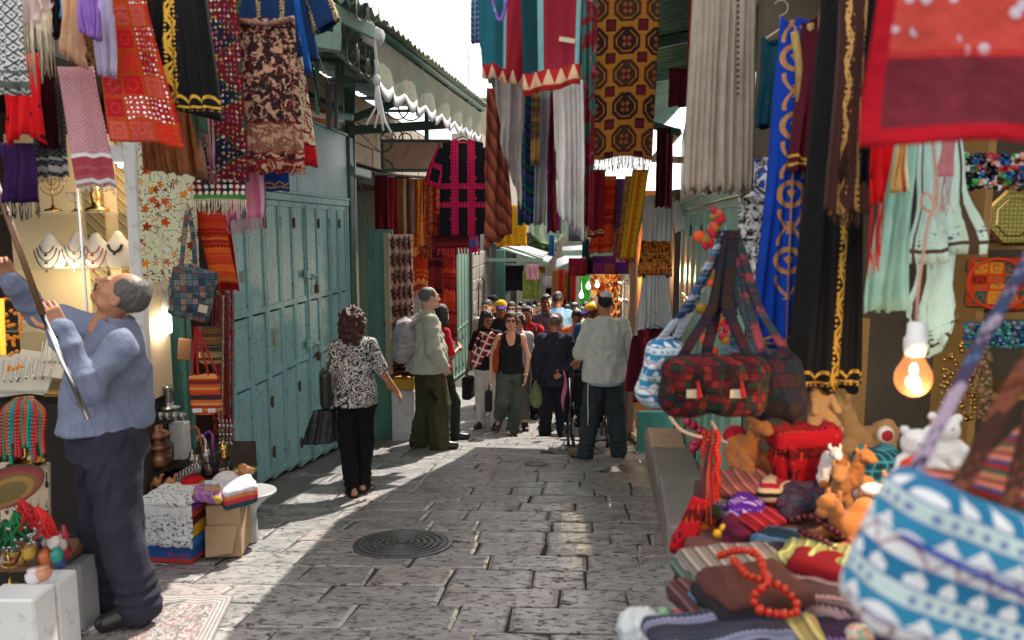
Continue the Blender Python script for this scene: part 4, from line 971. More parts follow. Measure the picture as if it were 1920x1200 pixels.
for i, (px, py, l, Y)in enumerate(((650, 45, 75, 4.9), (672, 85, 50, 5.2), (685, 82, 60, 5.4), (692, 78, 75, 5.5), (668, 0, 30, 4.4), (690, -5, 40, 4.4))):
 a=W(px, py, Y);s_=Y/1400;k=l*s_;b=MB();b.tube([a, a-Vector((0, 0, k*.8))]+[a-Vector((-.03+.03*math.cos(t), 0, k*.8+.04*math.sin(t)))for t in np.linspace(.3, 3.1, 6)]+[a+Vector((.06, 0, -k*.45))], .0042, 6)
 mk('iron_hook', b, mat('pale_hook', (.14, .14, .11), rough=.5, metal=.5), smooth=True, label='%s pale iron S hook hanging from the green roof frame'%['long', 'short', 'middle', 'fourth', 'topmost left', 'topmost right'][i], cat='hook', group='hooks under the left roof')
def valance():
 nu, nv=120, 14;P=np.zeros((nv, nu, 3));uvs=np.zeros((nv, nu, 2));rg=np.random.default_rng(3)
 A0, A1=W(698, 62, 5.6), W(902, 212, 11.2);B0, B1=W(708, 158, 5.6), W(898, 256, 11.2)
 for j in range(nv):
  for i in range(nu):
   t=i/(nu-1);v=j/(nv-1);ty=(1/(1+0))*t;top_=A0.lerp(A1, ty);bot=B0.lerp(B1, ty);p=top_.lerp(bot, v)
   sc=abs(math.sin(t*math.pi*13));p=p+Vector((-.014*sc*v*v+.02*math.sin(t*40)*v, 0, -(.09*sc)*v**3));P[j, i]=p;uvs[j, i]=(t*6, 1-v)
 root=mk('canvas_valance', sheet(P, uvs, nu, nv, .004), M_canvas, smooth=True, label='long weathered canvas valance hanging under the left roof edge', cat='awning')
 hm=MB();P2=P[-3:].copy();P2[..., 0]+=.012;P2[..., 2]-=.012;g=sheet(P2, uvs[-3:], nu, 3, .006);hm.add(g[0], [tuple(q)for q in g[1]], g[2]);mk('painted_sun_scallops', hm, M_vwhite, parent=root, smooth=True)  # white band stands in for sun shining through the scallop openings
 k=W(706, 150, 5.45);b=MB();[b.tube([k, k+Vector((.01*j, 0, -.12)), k+Vector((.02*j+.01, .0, -.22-.03*j)), k+Vector((.06*j-.02, 0, -.33-.02*j))], .009, 5)for j in range(-1, 3)];b.ball(k, (.03, .03, .04));mk('tie_string', b, M_vwhite, parent=root, smooth=True)
 b=MB();b.tube([W(700, 60, 5.45), W(706, 110, 5.45), k], .012, 6);mk('rope', b, M_vwhite, parent=root)
valance()
b=MB();b.tube([W(690, 62, 5.5), W(708, 72, 5.45)], .07, 12);mk('rolled_blind', b, M_vwhite, smooth=True, label='end of a rolled white blind at the near corner of the valance', cat='blind')
Ys=9.0
root=empty('wall_bracket', W(700, 240, Ys), 'dark green steel wall bracket with iron rings above the blank sign', 'bracket')
for i, (p, q, r)in enumerate(((W(655, 245, Ys), W(850, 232, Ys), .05), (W(655, 225, Ys), W(812, 165, Ys), .045), (W(655, 80, Ys+.05), W(655, 420, Ys+.05), .07), (W(800, 170, Ys), W(800, 262, Ys), .025))):
 d=q-p;b=MB().box((p+q)/2, (d.length/2, .02 if i else .03, r), d.to_track_quat('X', 'Z').to_matrix(), .006);mk('steel_bar', b, M_dgreen, parent=root)
for i, (px, py, r)in enumerate(((745, 203, 20), (770, 203, 22), (745, 255, 10), (728, 262, 14), (760, 262, 12))):
 c=W(px, py, Ys);rr=r*Ys/1400;b=MB().tube([c+Vector((rr*math.cos(t), 0, rr*math.sin(t)))for t in np.linspace(0, 2*math.pi, 21)], .008, 6, cap=False);mk('iron_ring', b, M_iron, parent=root, smooth=True)
def signboard():
 a, c=W(714, 262, Ys), W(846, 322, Ys);root=empty('sign_board', ((a.x+c.x)/2, Ys, c.z), 'blank tan sign board in a dark frame with curved corner ornaments', 'sign');cx, cz=(a.x+c.x)/2, (a.z+c.z)/2;hw, hh=(c.x-a.x)/2, (a.z-c.z)/2
 mk('board', MB().box((cx, Ys, cz), (hw-.02, .012, hh-.02)), mat('tan_sign_paint', lambda:mix(smooth(noise(OBv(), 7, 4, .7), .5, .72)*.6, (.5, .36, .24), (.2, .13, .09)), rough=.7), parent=root)
 b=MB();[b.box(p, h, bev=.005)for p, h in(((cx, Ys, cz+hh-.015), (hw, .022, .018)), ((cx, Ys, cz-hh+.015), (hw, .022, .018)), ((cx-hw+.015, Ys, cz), (.018, .021, hh-.036)), ((cx+hw-.015, Ys, cz), (.018, .021, hh-.036)))];mk('frame', b, M_dgreen, parent=root)
 for sx in(-1, 1):
  for sz in(-1, 1):
   o=Vector((cx+sx*(hw-.03), Ys-.02, cz+sz*(hh-.03)));b=MB().tube([o+Vector((-sx*.11*math.cos(t), 0, -sz*.11*math.sin(t)))for t in np.linspace(0, math.pi/2, 9)], .009, 6);mk('corner_arc', b, M_dgreen, parent=root, smooth=True)
signboard()
root=empty('lamp_batten', LS.P(7.6, 2.62, .2), 'unlit fluorescent batten fittings hanging above the blue fascia', 'light fitting')
for i, (p, q)in enumerate(((W(540, 160, 6.3), W(640, 205, 7.0)), (W(545, 205, 6.3), W(640, 225, 7.0)))):
 d=q-p;mk('batten', MB().box((p+q)/2, (d.length/2, .025, .02), d.to_track_quat('X', 'Z').to_matrix(), .004), M_white if i else M_iron, parent=root)
mk('hanging_strap', MB().box(W(616, 195, 6.1), (.018, .02, .19)).box(W(630, 200, 6.12), (.012, .02, .17)), M_iron, parent=root)
mk('blue_arm', MB().tube([W(620, 215, 6.4), W(662, 220, 6.4)], .028, 8), M_blue2, parent=root, smooth=True)
mk('string', MB().tube([W(598, 105, 5.5), W(618, 160, 6.1)], .003, 5), M_vwhite, parent=root)
for i, (px, py0, py1, Y)in enumerate(((593, 90, 215, 6.6), (632, 110, 240, 7.4), (640, 110, 235, 7.6))):
 mk('wall_pipe', MB().tube([W(px, py0, Y), W(px+2, py1, Y)], .022, 8), M_pgreen, smooth=True, label='%s vertical pale pipe on the grimy wall above the fascia'%('leftmost', 'middle', 'rightmost')[i], cat='pipe', group='pipes on the upper wall')
mk('orange_helmet', MB().ball(W(610, 218, 6.8), (.11, .07, .07)), mat('orange_plastic', (.7, .17, .02), rough=.4), smooth=True, label='orange plastic bundle resting on top of the blue fascia', cat='bundle')
root=empty('right_roof', (1.2, 6.5, 2.8), 'green corrugated roof with white battens over the right shops, widened over the street for shade', 'roof')
def QE(y):return Vector((float(np.interp(y, [3.6, 5.6, 7.8, 9.8, 11], [-.12, -.27, -.17, .4, .75])), y, 2.95-.05*(y-4)))  # hidden street edge, shaped so the roof's shadow covers the paving
def QW(y):return Vector((XR(min(y, 8.3))+.35, y, 3.45-.07*(y-4)))
for i in range(11):  # farther sheets added to keep the middle paving in shade
 y0, y1=3.6+i*.68, 3.6+(i+1)*.68+.06;b=MB();up=Vector((0, 0, .008*(i%2)));corr(b, QE(y0)+up, QE(y1)+up, QW(y1)+up, QW(y0)+up, 6, .014);mk('corrugated_sheet', b, mat('green_roof_sheet', paint((.16, .33, .25), amt=.3, sc=7), rough=.45, bump=.2), parent=root, smooth=True)
for y in(4.4, 5.6, 6.8, 8.0):
 a, c=QE(y)-Vector((0, 0, .06)), QW(y)-Vector((0, 0, .06));d=c-a;mk('rafter', MB().box((a+c)/2, (d.length/2, .025, .04), d.to_track_quat('X', 'Z').to_matrix()), M_dgreen if y<7 else M_pgreen, parent=root)
for k in(.02, .5):
 a, c=QE(3.6).lerp(QW(3.6), k), QE(8.4).lerp(QW(8.4), k);d=c-a;mk('purlin', MB().box((a+c)/2-Vector((0, 0, .05)), (d.length/2, .02, .03), d.to_track_quat('X', 'Z').to_matrix()), M_pgreen, parent=root)
for i, (p, q)in enumerate(((W(1225, 300, 8.3), W(1275, 245, 8.0)), (W(1225, 298, 8.4), W(1275, 300, 8.0)), (W(1225, 235, 7.6), W(1275, 250, 7.6)))):
 d=q-p;mk('support_bar', MB().box((p+q)/2, (d.length/2, .02, .035), d.to_track_quat('X', 'Z').to_matrix()), M_cream if i<2 else M_dgreen, parent=root)
mk('hanging_awning_corner', MB().prism([W(985, -10, 6.0), W(1050, 17, 6.2), W(1052, 14, 6.4), W(1030, -20, 6.6)], (0, 0, 0), (0, 0, .02)), M_canvas, label='corner of a green awning sheet at the top of the sky gap', cat='awning')
for i, (pts, lab)in enumerate((([(560, 40, 4.8), (640, 75, 5.4), (700, 95, 6.4), (780, 140, 8.2)], 'thin black cable sagging along the left roof frame'), ([(585, 120, 6.2), (600, 200, 6.3), (655, 230, 8.6), (712, 285, 9.0)], 'second black cable running down to the sign board'), ([(655, 300, 8.9), (680, 360, 9.0), (690, 420, 9.1)], 'grey cable dropping beside the green cabinet door'))):
 mk('cable', MB().tube([W(*q)for q in pts], .006, 5), M_black, smooth=True, label=lab, cat='cable')
b=MB();LS.box(b, 6.62, 6.64, .42, .56, .008, .011);LS.box(b, 6.63, 6.67, .4, .43, .008, .0115);mk('yellow_paint_mark', b, mat('yellow_paint', hx('c89a1c')), parent=bd)
for i, (y, z, w_, h_)in enumerate(((7.9, .55, .05, .04), (6.05, 1.05, .04, .05), (8.3, 1.1, .035, .05))):b=MB();LS.box(b, y-w_, y+w_, z-h_, z+h_, -.007, -.004);mk('sticker_remains', b, mat('old_sticker', P_plain(hx('a8a898'), hx('6a7a74'), 30)), parent=bd)
def S(n, Y):return n*Y/FPX
def hang(name, m, x0, x1, y0, y1, Y, label, cat='cloth', b0=None, b1=None, Y2=None, dy=0, **k):
 """hung between two photo columns at distance Y, its hem reaching from b0 to b1"""
 tl=W(x0, y0, Y);tr=W(x1, y0+dy, Y2 or Y);wd=x1-x0;b0=x0 if b0 is None else b0;b1=x1 if b1 is None else b1
 zb=W((x0+x1)/2, y1, Y).z;g=(b1-b0)/wd;c=(b0+b1)/2-(x0+x1)/2
 return cloth(name, m, tl, tr, (tl.z+tr.z)/2-zb, label=label, cat=cat, gath=g, skew=c/wd, **k)
RED, DRED, MAR=hx('c0151b'), hx('8e1020'), hx('5e1522');GOLD=hx('c49a3a');NAVY=hx('1c2440');BLK=hx('0f0e10');OFF=hx('e6ddcf');PINK=hx('d8325e');ORG=hx('d8641c');TEAL=hx('1d6f75');LBL=hx('5b95ae')
F_off=mat('cream_tassel', P_plain(hx('d8c8a8')), rough=.9);F_pink=mat('pink_tassel', P_plain(hx('c57f8f')), rough=.9);F_brn=mat('brown_tassel', P_plain(hx('6b4a38')), rough=.9);F_red=mat('red_tassel', P_plain(hx('b0101a')), rough=.9)
hang('keffiyeh', mat('k_bw', P_grid(hx('cfccc4'), hx('3a3a38'), .035, .22, hx('5a5f5a')), cloth=True), -25, 40, -30, 178, 2.6, 'black and white checked scarf at the far left edge of the picture', 'scarf', pl=2, amp=.02, seed=1)
hang('fringed_scarf', C_('dusty_pink', 'c9b0aa'), 28, 68, -30, 46, 2.75, 'dusty pink scarf with long pale fringe beside the checked scarf', 'scarf', pl=2, fringe=(S(105, 2.75), F_off, 20), seed=2)
hang('fringed_scarf', C_('greige', 'b8a49c'), 58, 98, -30, 20, 2.9, 'greyish pink scarf with long fringe, the second from the left', 'scarf', pl=2, fringe=(S(108, 2.9), F_off, 22), seed=3)
hang('shawl', C_('black_wool', '191218'), 92, 122, -30, 72, 2.9, 'short black shawl between the fringed and the peach scarves', 'scarf', pl=2, seed=4)
hang('shawl', C_('bright_blue', '1d86b0'), 106, 122, -30, 34, 2.85, 'small bright blue scarf end above the peach scarf', 'scarf', pl=1, seed=5)
hang('silk_scarf', C_('peach_silk', 'd8ac8c', 'c08a68'), 114, 148, -30, 112, 2.8, 'peach silk scarf hanging in soft folds', 'scarf', b0=105, b1=142, pl=3, amp=.03, seed=6, hem=lambda u:.9+.2*u)
hang('silk_scarf', C_('lilac_silk', 'a078c0', '7850a0'), 144, 184, -30, 75, 2.7, 'short lilac silk scarf beside the peach one', 'scarf', pl=3, amp=.025, seed=7, hem=lambda u:.85+.2*u)
hang('silk_scarf', C_('lavender_silk', 'bdb4c8', '9a90a8'), 168, 206, -30, 143, 2.8, 'pale lavender scarf left of the red patchwork hanging', 'scarf', pl=3, amp=.02, seed=8, hem=lambda u:.97+.05*u)
hang('spotted_scarf', mat('red_spots', lambda:mix(voro(UVv(), 22, rnd=.6)[0]<.25, RED, hx('4a1020')), cloth=True), 0, 72, 100, 270, 3.0, 'bright red scarf with dark spots behind the checked scarf', 'scarf', pl=3, amp=.025, seed=9, hem=lambda u:.95+.05*np.cos(6*u))
hang('dark_shawl', C_('dark_maroon', '2c0c14'), 68, 102, 110, 278, 3.1, 'dark maroon shawl right of the red spotted scarf', 'scarf', pl=2, seed=10)
hang('purple_scarf', C_('deep_purple', '3a1c50', '20102e'), 0, 62, 268, 380, 3.05, 'deep purple scarf with dark fringe below the red spotted scarf', 'scarf', pl=3, amp=.03, fringe=(S(30, 3), mat('dark_tassel', hx('2a1a30')), 24), seed=11)
hang('checked_scarf', mat('k_grey', P_grid(hx('565c58'), hx('171b1c'), .02, .3, hx('9a9a94')), cloth=True), 52, 118, 150, 332, 3.15, 'dark grey checked scarf with white fringe behind the dark red one', 'scarf', pl=3, fringe=(S(10, 3), F_off, 34), seed=12)
hang('red_keffiyeh', mat('k_red', lambda:(lambda u, v:mix(band(v, .015, .13)*.9, P_grid(hx('a04a56'), hx('e0cdc8'), .017, .12, hx('d8c0bc'))(), mix(mx(band(v, .015, .03), band(v, .115, .13)), hx('8a2634'), hx('e0cdc8'))))(*UV()), cloth=True), 108, 175, 125, 350, 3.0, 'long red and white checked scarf with white fringe', 'scarf', b0=130, b1=205, pl=2, amp=.012, fringe=(S(12, 3), F_off, 40), seed=13)
hang('brown_shawl', mat('brown_woven', P_paisley(hx('3a2418'), hx('7a5a2a'), hx('20140c'), 20), cloth=True), 128, 172, 20, 165, 3.15, 'short brown and olive shawl above the red checked scarf', 'scarf', pl=2, seed=14)
hang('mirror_hanging', mat('red_patchwork', P_patch(.085, [hx('b3121a'), hx('b8281c'), hx('a01028'), hx('b04a40'), hx('a81c18'), hx('8c1018')], hx('a03c0e'), .09, mirror=.35), cloth=True, rough=.8), 165, 268, -30, 268, 2.9, 'red patchwork wall hanging sewn with mirrors and orange borders', 'wall hanging', b0=190, b1=328, pl=1, amp=.012, n=(40, 40), seed=15, hem=lambda u:.98+.05*u)
hang('brown_velvet_robe', C_('brown_velvet', 'a4673c', '5c331c', sheen=.15), 250, 350, 140, 330, 3.3, 'brown velvet dress hem below the black robe', 'dress', b0=262, b1=372, pl=5, amp=.05, seed=16, hem=lambda u:.93+.09*u)
g=garment('embroidered_robe', mat('black_gold', P_gold(BLK, GOLD, [(0.0, .03)], [(.05, .03)]), cloth=True, rough=.6), W(322, -170, 3.0), .13, S(360, 3.0), 'black robe with gold braid down the front beside the red patchwork', 'robe', whem=.155, pl=3, amp=.02, depth=.05, seed=17, hemf=lambda u:.97+.05*u, yaw=-.15)
hang('striped_ribbon_shawl', mat('blue_silver', P_stripes([hx('8098b8'), hx('d0d8e0'), hx('4060a0')], .05), cloth=True, rough=.3), 372, 388, -30, 190, 3.1, 'narrow silvery blue sash right of the black robe', 'sash', pl=1, seed=18)
hang('sage_scarf', C_('sage', '4a6650'), 358, 384, 150, 250, 3.3, 'sage green sash end with fringe beside the brown velvet dress', 'sash', pl=1, fringe=(.06, mat('sage_tassel', hx('4a6650')), 10), seed=19)
hang('rose_scarf', mat('rose_stripes', P_stripes([hx('a86a78'), hx('c8a890'), hx('8a4a60'), hx('b890a0')], .03), cloth=True), 384, 398, 190, 300, 3.4, 'thin rose striped sash with a tassel left of the kilim runner', 'sash', pl=1, fringe=(S(45, 3.4), F_pink, 8), seed=20)
RUGP=[hx('c8402c'), hx('c8a040'), hx('e0c8b0'), hx('4a6a8a'), hx('c86a80')]
k=hang('kilim_runner', mat('kilim', P_rugtri(hx('601420'), hx('131a30'), hx('2c5030'), RUGP, .3), cloth=True), 378, 445, -30, 340, 3.55, 'long dark kilim runner with red and navy zigzag panels and white fringe', 'rug', b0=364, b1=452, pl=1, amp=.01, n=(24, 30), seed=21)
k=hang('kilim_border', mat('kilim_end', lambda:(lambda u, v:mix(band(v, .0, .022), mix(voro(UVv(), 34, rnd=.1)[0]<.34, mix(md(fl(u*22.0), 2.0)>.5, hx('601420'), hx('131a30')), hx('e0c8b0')), hx('3a7a3a')))(*UV()), cloth=True), 361, 460, 338, 374, 3.55, 'bottom border of the dark kilim with small flowers and white tassels', 'rug', pl=1, amp=.008, fringe=(S(26, 3.5), F_off, 26), seed=22)
hang('pink_shawl', mat('pink_stripes', P_stripes([hx('b8708a'), hx('a85a70'), hx('c890a8'), hx('58606a'), hx('b8708a')], .12), cloth=True), 418, 494, 300, 415, 3.7, 'dusty pink striped shawl with fringe below the patterned skirt', 'scarf', pl=4, fringe=(S(24, 3.7), F_pink, 30), seed=23, hem=lambda u:1-.08*u)
hang('blue_tunic_hem', mat('blue_gold', P_gold(hx('12387c'), hx('b09048'), [], [(.03, .018)]), cloth=True), 452, 538, 250, 358, 3.85, 'blue tunic hem with gold trim below the patterned skirt', 'dress', pl=2, amp=.015, seed=24)
hang('red_paisley_tunic', mat('red_paisley', P_print(hx('d8c0a0'), hx('8c1a20'), hx('5a1418'), 34, [(0, .1, hx('b01820'))]), cloth=True), 505, 562, 60, 312, 3.75, 'red and cream paisley tunic behind the patterned skirt', 'dress', b0=515, b1=588, pl=2, amp=.02, seed=25)
hang('blue_tunic', C_('royal_blue', '12509a'), 545, 562, 0, 140, 3.75, 'royal blue tunic sleeve above the red paisley tunic', 'dress', b0=560, b1=582, pl=1, seed=26)
g=hang('patterned_skirt', mat('brown_print', P_print(hx('2c1a1c'), hx('b08a70'), hx('701c20'), 26, [(.0, .06, hx('6a1a1e')), (.1, .23, hx('7a5040'))]), cloth=True), 444, 552, 34, 325, 3.6, 'brown block printed wrap skirt with a maroon border, hung by its waistband', 'skirt', b0=455, b1=562, pl=4, amp=.016, seed=27)
mk('waistband', MB().tube([W(444, 38, 3.58), W(498, 46, 3.57), W(552, 34, 3.58)], .012, 8), mat('waistband', P_print(hx('2c1a1c'), hx('c09a80'), hx('902c20'), 60), cloth=True), parent=g, smooth=True)
g=garment('blue_kaftan', mat('navy_gold', P_gold(hx('123058'), hx('a8905a'), [(-.06, .015), (.06, .015)], []), cloth=True), W(510, -95, 3.8), .16, S(190, 3.8), 'dark blue embroidered kaftan at the top above the patterned skirt', 'kaftan', sleeves=(.3, .06, .5), pl=3, seed=28)
hang('floral_hanging', mat('floral', P_floral(hx('d8c8a4'), [hx('d86a1c'), hx('c88020'), hx('b84a18'), hx('8a2c10')], hx('4a5a28'), 17, hx('5a3020')), cloth=True), 255, 362, 280, 535, 4.3, 'cream hanging embroidered with orange flowers and green leaves', 'wall hanging', pl=2, amp=.02, n=(36, 36), fringe=(S(22, 4.3), F_off, 30), seed=29)
hang('embroidered_hanging', mat('orange_ikat', P_ikat([hx('a82c14'), hx('c85a1c'), hx('b03a18'), hx('8a1c14'), hx('d09040')], .035, .012), cloth=True), 364, 420, 396, 530, 4.35, 'orange and red embroidered panel beside the blue door', 'wall hanging', b0=390, b1=437, pl=1, amp=.01, seed=30)
hang('red_cloth', C_('plain_red', '9c1418'), 400, 428, 400, 545, 4.5, 'plain red cloth showing behind the orange panel', 'cloth', b0=405, b1=442, pl=2, seed=31)
Yc=2.9
hang('teal_dress', mat('teal_stripe', lambda:(lambda u, v:mix(band(v, .0, .055), ramp(fr(u/.46), [(0, hx('1c5560')), (.22, hx('7a9a9a')), (.25, hx('8a1c2a')), (.44, hx('7a9a9a')), (.47, hx('153c44')), (.8, hx('1c5560'))]), mix((ab(fr(u/.05)-.5)*.1>v), hx('8c1a22'), hx('d0a080'))))(*UV()), cloth=True), 893, 1000, -60, 158, Yc, 'teal dress with dark red stripe and embroidered hem over the street', 'dress', b0=903, b1=985, pl=2, amp=.02, seed=40, hem=lambda u:.93+.1*u)
hang('teal_dress', mat('teal_stripe2', lambda:(lambda u, v:mix(band(v, .0, .075), ramp(fr(u/.3), [(0, hx('12363e')), (.2, hx('6f9a9c')), (.27, hx('7c1c2c')), (.68, hx('6f9a9c')), (.74, hx('12363e'))]), mix((ab(fr(u/.05)-.5)*.12>v-.02)*(v>.02), hx('9c2420'), hx('d8a080'))))(*UV()), cloth=True), 975, 1095, -60, 172, Yc-.1, 'darker teal dress with broad maroon stripe and zigzag hem', 'dress', b0=982, b1=1090, pl=2, amp=.022, seed=41, hem=lambda u:1.03-.09*u)
mk('price_label', MB().box(W(1063, 75, Yc-.14), (.028, .002, .008), Matrix.Rotation(.15, 3, 'Y')), M_cream, label='small white paper label pinned to the darker teal dress', cat='label')
b=MB();nb=26
for i in range(nb):
 t=i/(nb-1);c=W(922+30*t, -8+46*math.sin(t*math.pi), Yc-.09);b.ball(c, .0065, 8, 6)
mk('bead_necklace', b, mat('aqua_beads', lambda:ramp(noise(OBv(), 80, 1), [hx('1c8c8c'), hx('7a4ab0'), hx('40c0b0')]), rough=.15), smooth=True, label='string of aqua beads hanging over the left teal dress', cat='necklace')
hang('blue_check_cloth', mat('blue_check', P_plaid(hx('4a6a98'), [hx('28406a'), hx('b0b8c8')], .02), cloth=True), 884, 900, -40, 80, 2.95, 'small blue checked sleeve at the left edge of the teal dress', 'cloth', pl=1, seed=42)
hang('brown_shawl', mat('brown_stripe', P_stripes([hx('6a3020'), hx('7a4028'), hx('4a2018')], .04, 0, .03, .5), cloth=True), 912, 952, 165, 455, 3.3, 'rust brown shawl hanging in a long twist at the left of the scarves', 'scarf', b0=908, b1=958, pl=2, amp=.03, twist=.005, seed=43, hem=lambda u:1.05-.12*u)
hang('silk_scarf', C_('taupe_silk', 'a39a94', '6a635e'), 928, 985, 140, 350, 3.15, 'taupe silk scarf with folded point left of the white scarf', 'scarf', b0=940, b1=975, pl=2, amp=.035, twist=.006, seed=44, hem=lambda u:.6+.6*u)
hang('green_scarf', mat('green_blue', P_stripes([hx('12584a'), hx('1c3058'), hx('0e4038'), hx('4a3080'), hx('0c2c30')], .09, 1, .05, .8), cloth=True), 972, 1010, 160, 420, 3.3, 'dark green and navy striped scarf', 'scarf', pl=2, amp=.035, seed=45)
hang('ochre_scarf', mat('ochre_weave', P_ikat([hx('6a5030'), hx('8a6a3a'), hx('4a3a30')], .02, .01), cloth=True), 997, 1012, 165, 310, 3.2, 'narrow ochre woven scarf end under the teal dresses', 'scarf', pl=1, amp=.02, seed=46)
hang('grey_scarf', C_('grey_silk', '8a8886', '5c5a5a'), 1008, 1030, 170, 420, 3.25, 'slim grey scarf in the middle of the bunch', 'scarf', b0=1003, b1=1024, pl=2, amp=.03, seed=47)
hang('magenta_scarf', mat('magenta_mix', P_stripes([hx('7a1c58'), hx('4a1030'), hx('a04020'), hx('8a2c68')], .05, 0, .05), cloth=True), 1028, 1052, 175, 435, 3.3, 'magenta and rust scarf beside the white gauze scarf', 'scarf', pl=2, amp=.03, seed=48)
hang('white_scarf', C_('white_gauze', 'dcd8d2', 'aaa5a0'), 1038, 1092, 150, 440, 3.1, 'long white gauze scarf in the bunch over the street', 'scarf', b0=1048, b1=1100, pl=5, amp=.03, seed=49, hem=lambda u:.86+.18*u)
hang('black_scarf', C_('charcoal', '201f22'), 1080, 1100, 150, 320, 3.4, 'charcoal scarf behind the white gauze scarf', 'scarf', pl=1, seed=50)
hang('red_floral_shawl', mat('red_green_print', P_print(hx('7a1c28'), hx('3a6a60'), hx('a8506a'), 12), cloth=True), 1092, 1122, -60, 420, 3.2, 'long dark red shawl with green flowers left of the carpet', 'scarf', b0=1095, b1=1118, pl=2, amp=.035, seed=51)
g=hang('carpet_runner', mat('hex_carpet', P_rughex(hx('3a2414'), hx('a0661c'), hx('5a0f18'), hx('241214'), .14), cloth=True), 1117, 1240, -60, 296, 3.35, 'brown carpet runner with gold hexagon medallions hung over the street', 'carpet', b0=1115, b1=1232, pl=1, amp=.006, n=(30, 30), th=.01, fringe=(S(24, 3.3), F_brn, 44), seed=52)
hang('edge_rug', mat('orange_edge', P_stripes([hx('5a2018'), hx('a04818'), hx('3a1a14')], .03), cloth=True), 1108, 1124, 30, 296, 3.45, 'narrow orange edged rug just behind the carpet runner', 'rug', pl=1, seed=53)
DR=[('701824', '3a0c14', 'dark wine dress at the left end of the rail under the sign'), ('8c2028', '5a1018', 'red dress second on the rail under the sign'), ('9a7a50', '6a5030', 'tan dress on the rail under the sign'), ('806a60', '504038', 'taupe dress on the rail under the sign'), ('c0701c', '8a3a10', 'orange patterned dress on the rail'), ('903020', '5a1a14', 'rust embroidered dress on the rail'), ('a01c28', '60101c', 'crimson dress at the right end of the rail')]
for i, (c1, c2, lab)in enumerate(DR):
 x0=702+i*16;hang('rail_dress', mat('rail_dress_%d'%i, P_paisley(hx(c1), hx(c2), hx('c09050'), 26)if i>3 else P_plain(hx(c1), hx(c2), 9), cloth=True), x0, x0+26, 330+i*2, 440+(i%3)*22, 9.35+i*.12, lab, 'dress', pl=2, amp=.04, seed=60+i, n=(18, 20))
mk('dress_rail', MB().tube([W(700, 326, 9.3), W(816, 334, 10.2)], .018, 6), M_iron, label='thin rail carrying the row of dresses under the sign board', cat='rail')
M_pd=mat('pink_black_embroidery', lambda:(lambda u, v:(lambda a:mix(a*((voro(UVv(), 26, rnd=.0)[0]>.22)), hx('17161a'), hx('d01c50')))(mx(mx(band(ab(u), .05, .13), band(v, .5, .56)), mx(band(v, .3, .36), (ab(fr(u/.22)-.5)+ab(fr((v-.07)/.22)-.5))<.2))))(*UV()), cloth=True)
garment('embroidered_dress', M_pd, W(868, 258, 8.3), .22, S(178, 8.3), 'black dress with bright pink embroidery hanging beside the sign board', 'dress', whem=.27, wst=.25, sleeves=(.42, .085, .42), pl=2, amp=.015, hanger=M_iron, trim=mat('pink_trim', hx('d01c50')), seed=70, depth=.07)
hang('pink_scarf', mat('pink_fade', P_stripes([hx('c03070'), hx('5a70b0'), hx('e05090'), hx('c83078')], .25, 1), cloth=True), 880, 896, 425, 472, 8.4, 'pink and blue scarf end under the embroidered dress', 'scarf', pl=2, seed=71)
for i, (x0, x1, y0, y1, Y, c, lab)in enumerate([(742, 768, 330, 520, 10.3, 'r', 'narrow red runner at the left of the hung rugs'), (766, 800, 335, 545, 11, 'o', 'orange patterned rug hung at the sandal shop'), (792, 830, 350, 560, 12.5, 'd', 'dark red rug with small squares'), (806, 852, 440, 600, 12.8, 'r', 'wide red rug behind the grey haired man'), (826, 856, 430, 640, 14.5, 'd', 'dark maroon rug hung low by the green shutter'), (818, 900, 400, 465, 9.4, 'd', 'dark patterned rug end behind the embroidered dress')]):
 pm=mat('far_rug_'+c, P_ikat([[hx('8a1c18'), hx('a8381c'), hx('601018'), hx('3a1418')], [hx('c8501c'), hx('a02c14'), hx('d08a3a'), hx('303a5a')], [hx('54121a'), hx('6a1c20'), hx('2c1018'), hx('7a3c28')]][('rod').index(c)], .09, .04), cloth=True)
 hang('hung_rug', pm, x0, x1, y0, y1, Y, lab, 'rug', pl=1, amp=.02, seed=80+i, fringe=(.08, F_red, 14))
hang('red_beaded_dress', mat('red_beaded', P_gold(hx('7c1420'), hx('d8b080'), [(.05, .02), (.24, .02)], [(.05, .02)]), cloth=True), 1100, 1135, 318, 446, 7.2, 'dark red dress with beaded trim under the carpet fringe', 'dress', b0=1092, b1=1134, pl=2, amp=.03, seed=90, hem=lambda u:1.02-.04*u)
hang('red_patterned_dress', mat('red_orange_ikat', P_ikat([hx('c02414'), hx('d8441c'), hx('a01c14'), hx('d87a2c')], .05, .02), cloth=True), 1124, 1156, 330, 474, 7.8, 'bright orange red patterned shawl with dark fringe', 'scarf', b0=1106, b1=1150, pl=2, amp=.02, fringe=(.05, F_brn, 22), seed=91)
hang('violet_scarf', C_('violet_scarf_c', '7a5a8a', '4a3058'), 1152, 1172, 335, 430, 7.9, 'violet scarf between the red and the orange shawls', 'scarf', pl=2, amp=.03, seed=92)
hang('maroon_shawl', mat('maroon_print', P_paisley(hx('5a2430'), hx('8a4a40'), hx('a08060'), 30), cloth=True), 1150, 1176, 400, 485, 8.2, 'maroon printed shawl below the violet scarf', 'scarf', pl=2, seed=93)
hang('orange_shawl', mat('orange_ikat2', P_ikat([hx('e0481c'), hx('c8941c'), hx('d8641c'), hx('a02018')], .06, .03, 0), cloth=True), 1186, 1216, 318, 484, 7.4, 'long orange red shawl slanting below the carpet', 'scarf', b0=1166, b1=1194, pl=2, amp=.02, fringe=(.05, F_red, 14), seed=94)
hang('yellow_shawl', mat('gold_print', P_paisley(hx('a87c40'), hx('7a2c1c'), hx('d8b878'), 34), cloth=True), 1172, 1190, 330, 470, 7.6, 'gold printed shawl left of the long orange shawl', 'scarf', b0=1160, b1=1178, pl=2, seed=95)
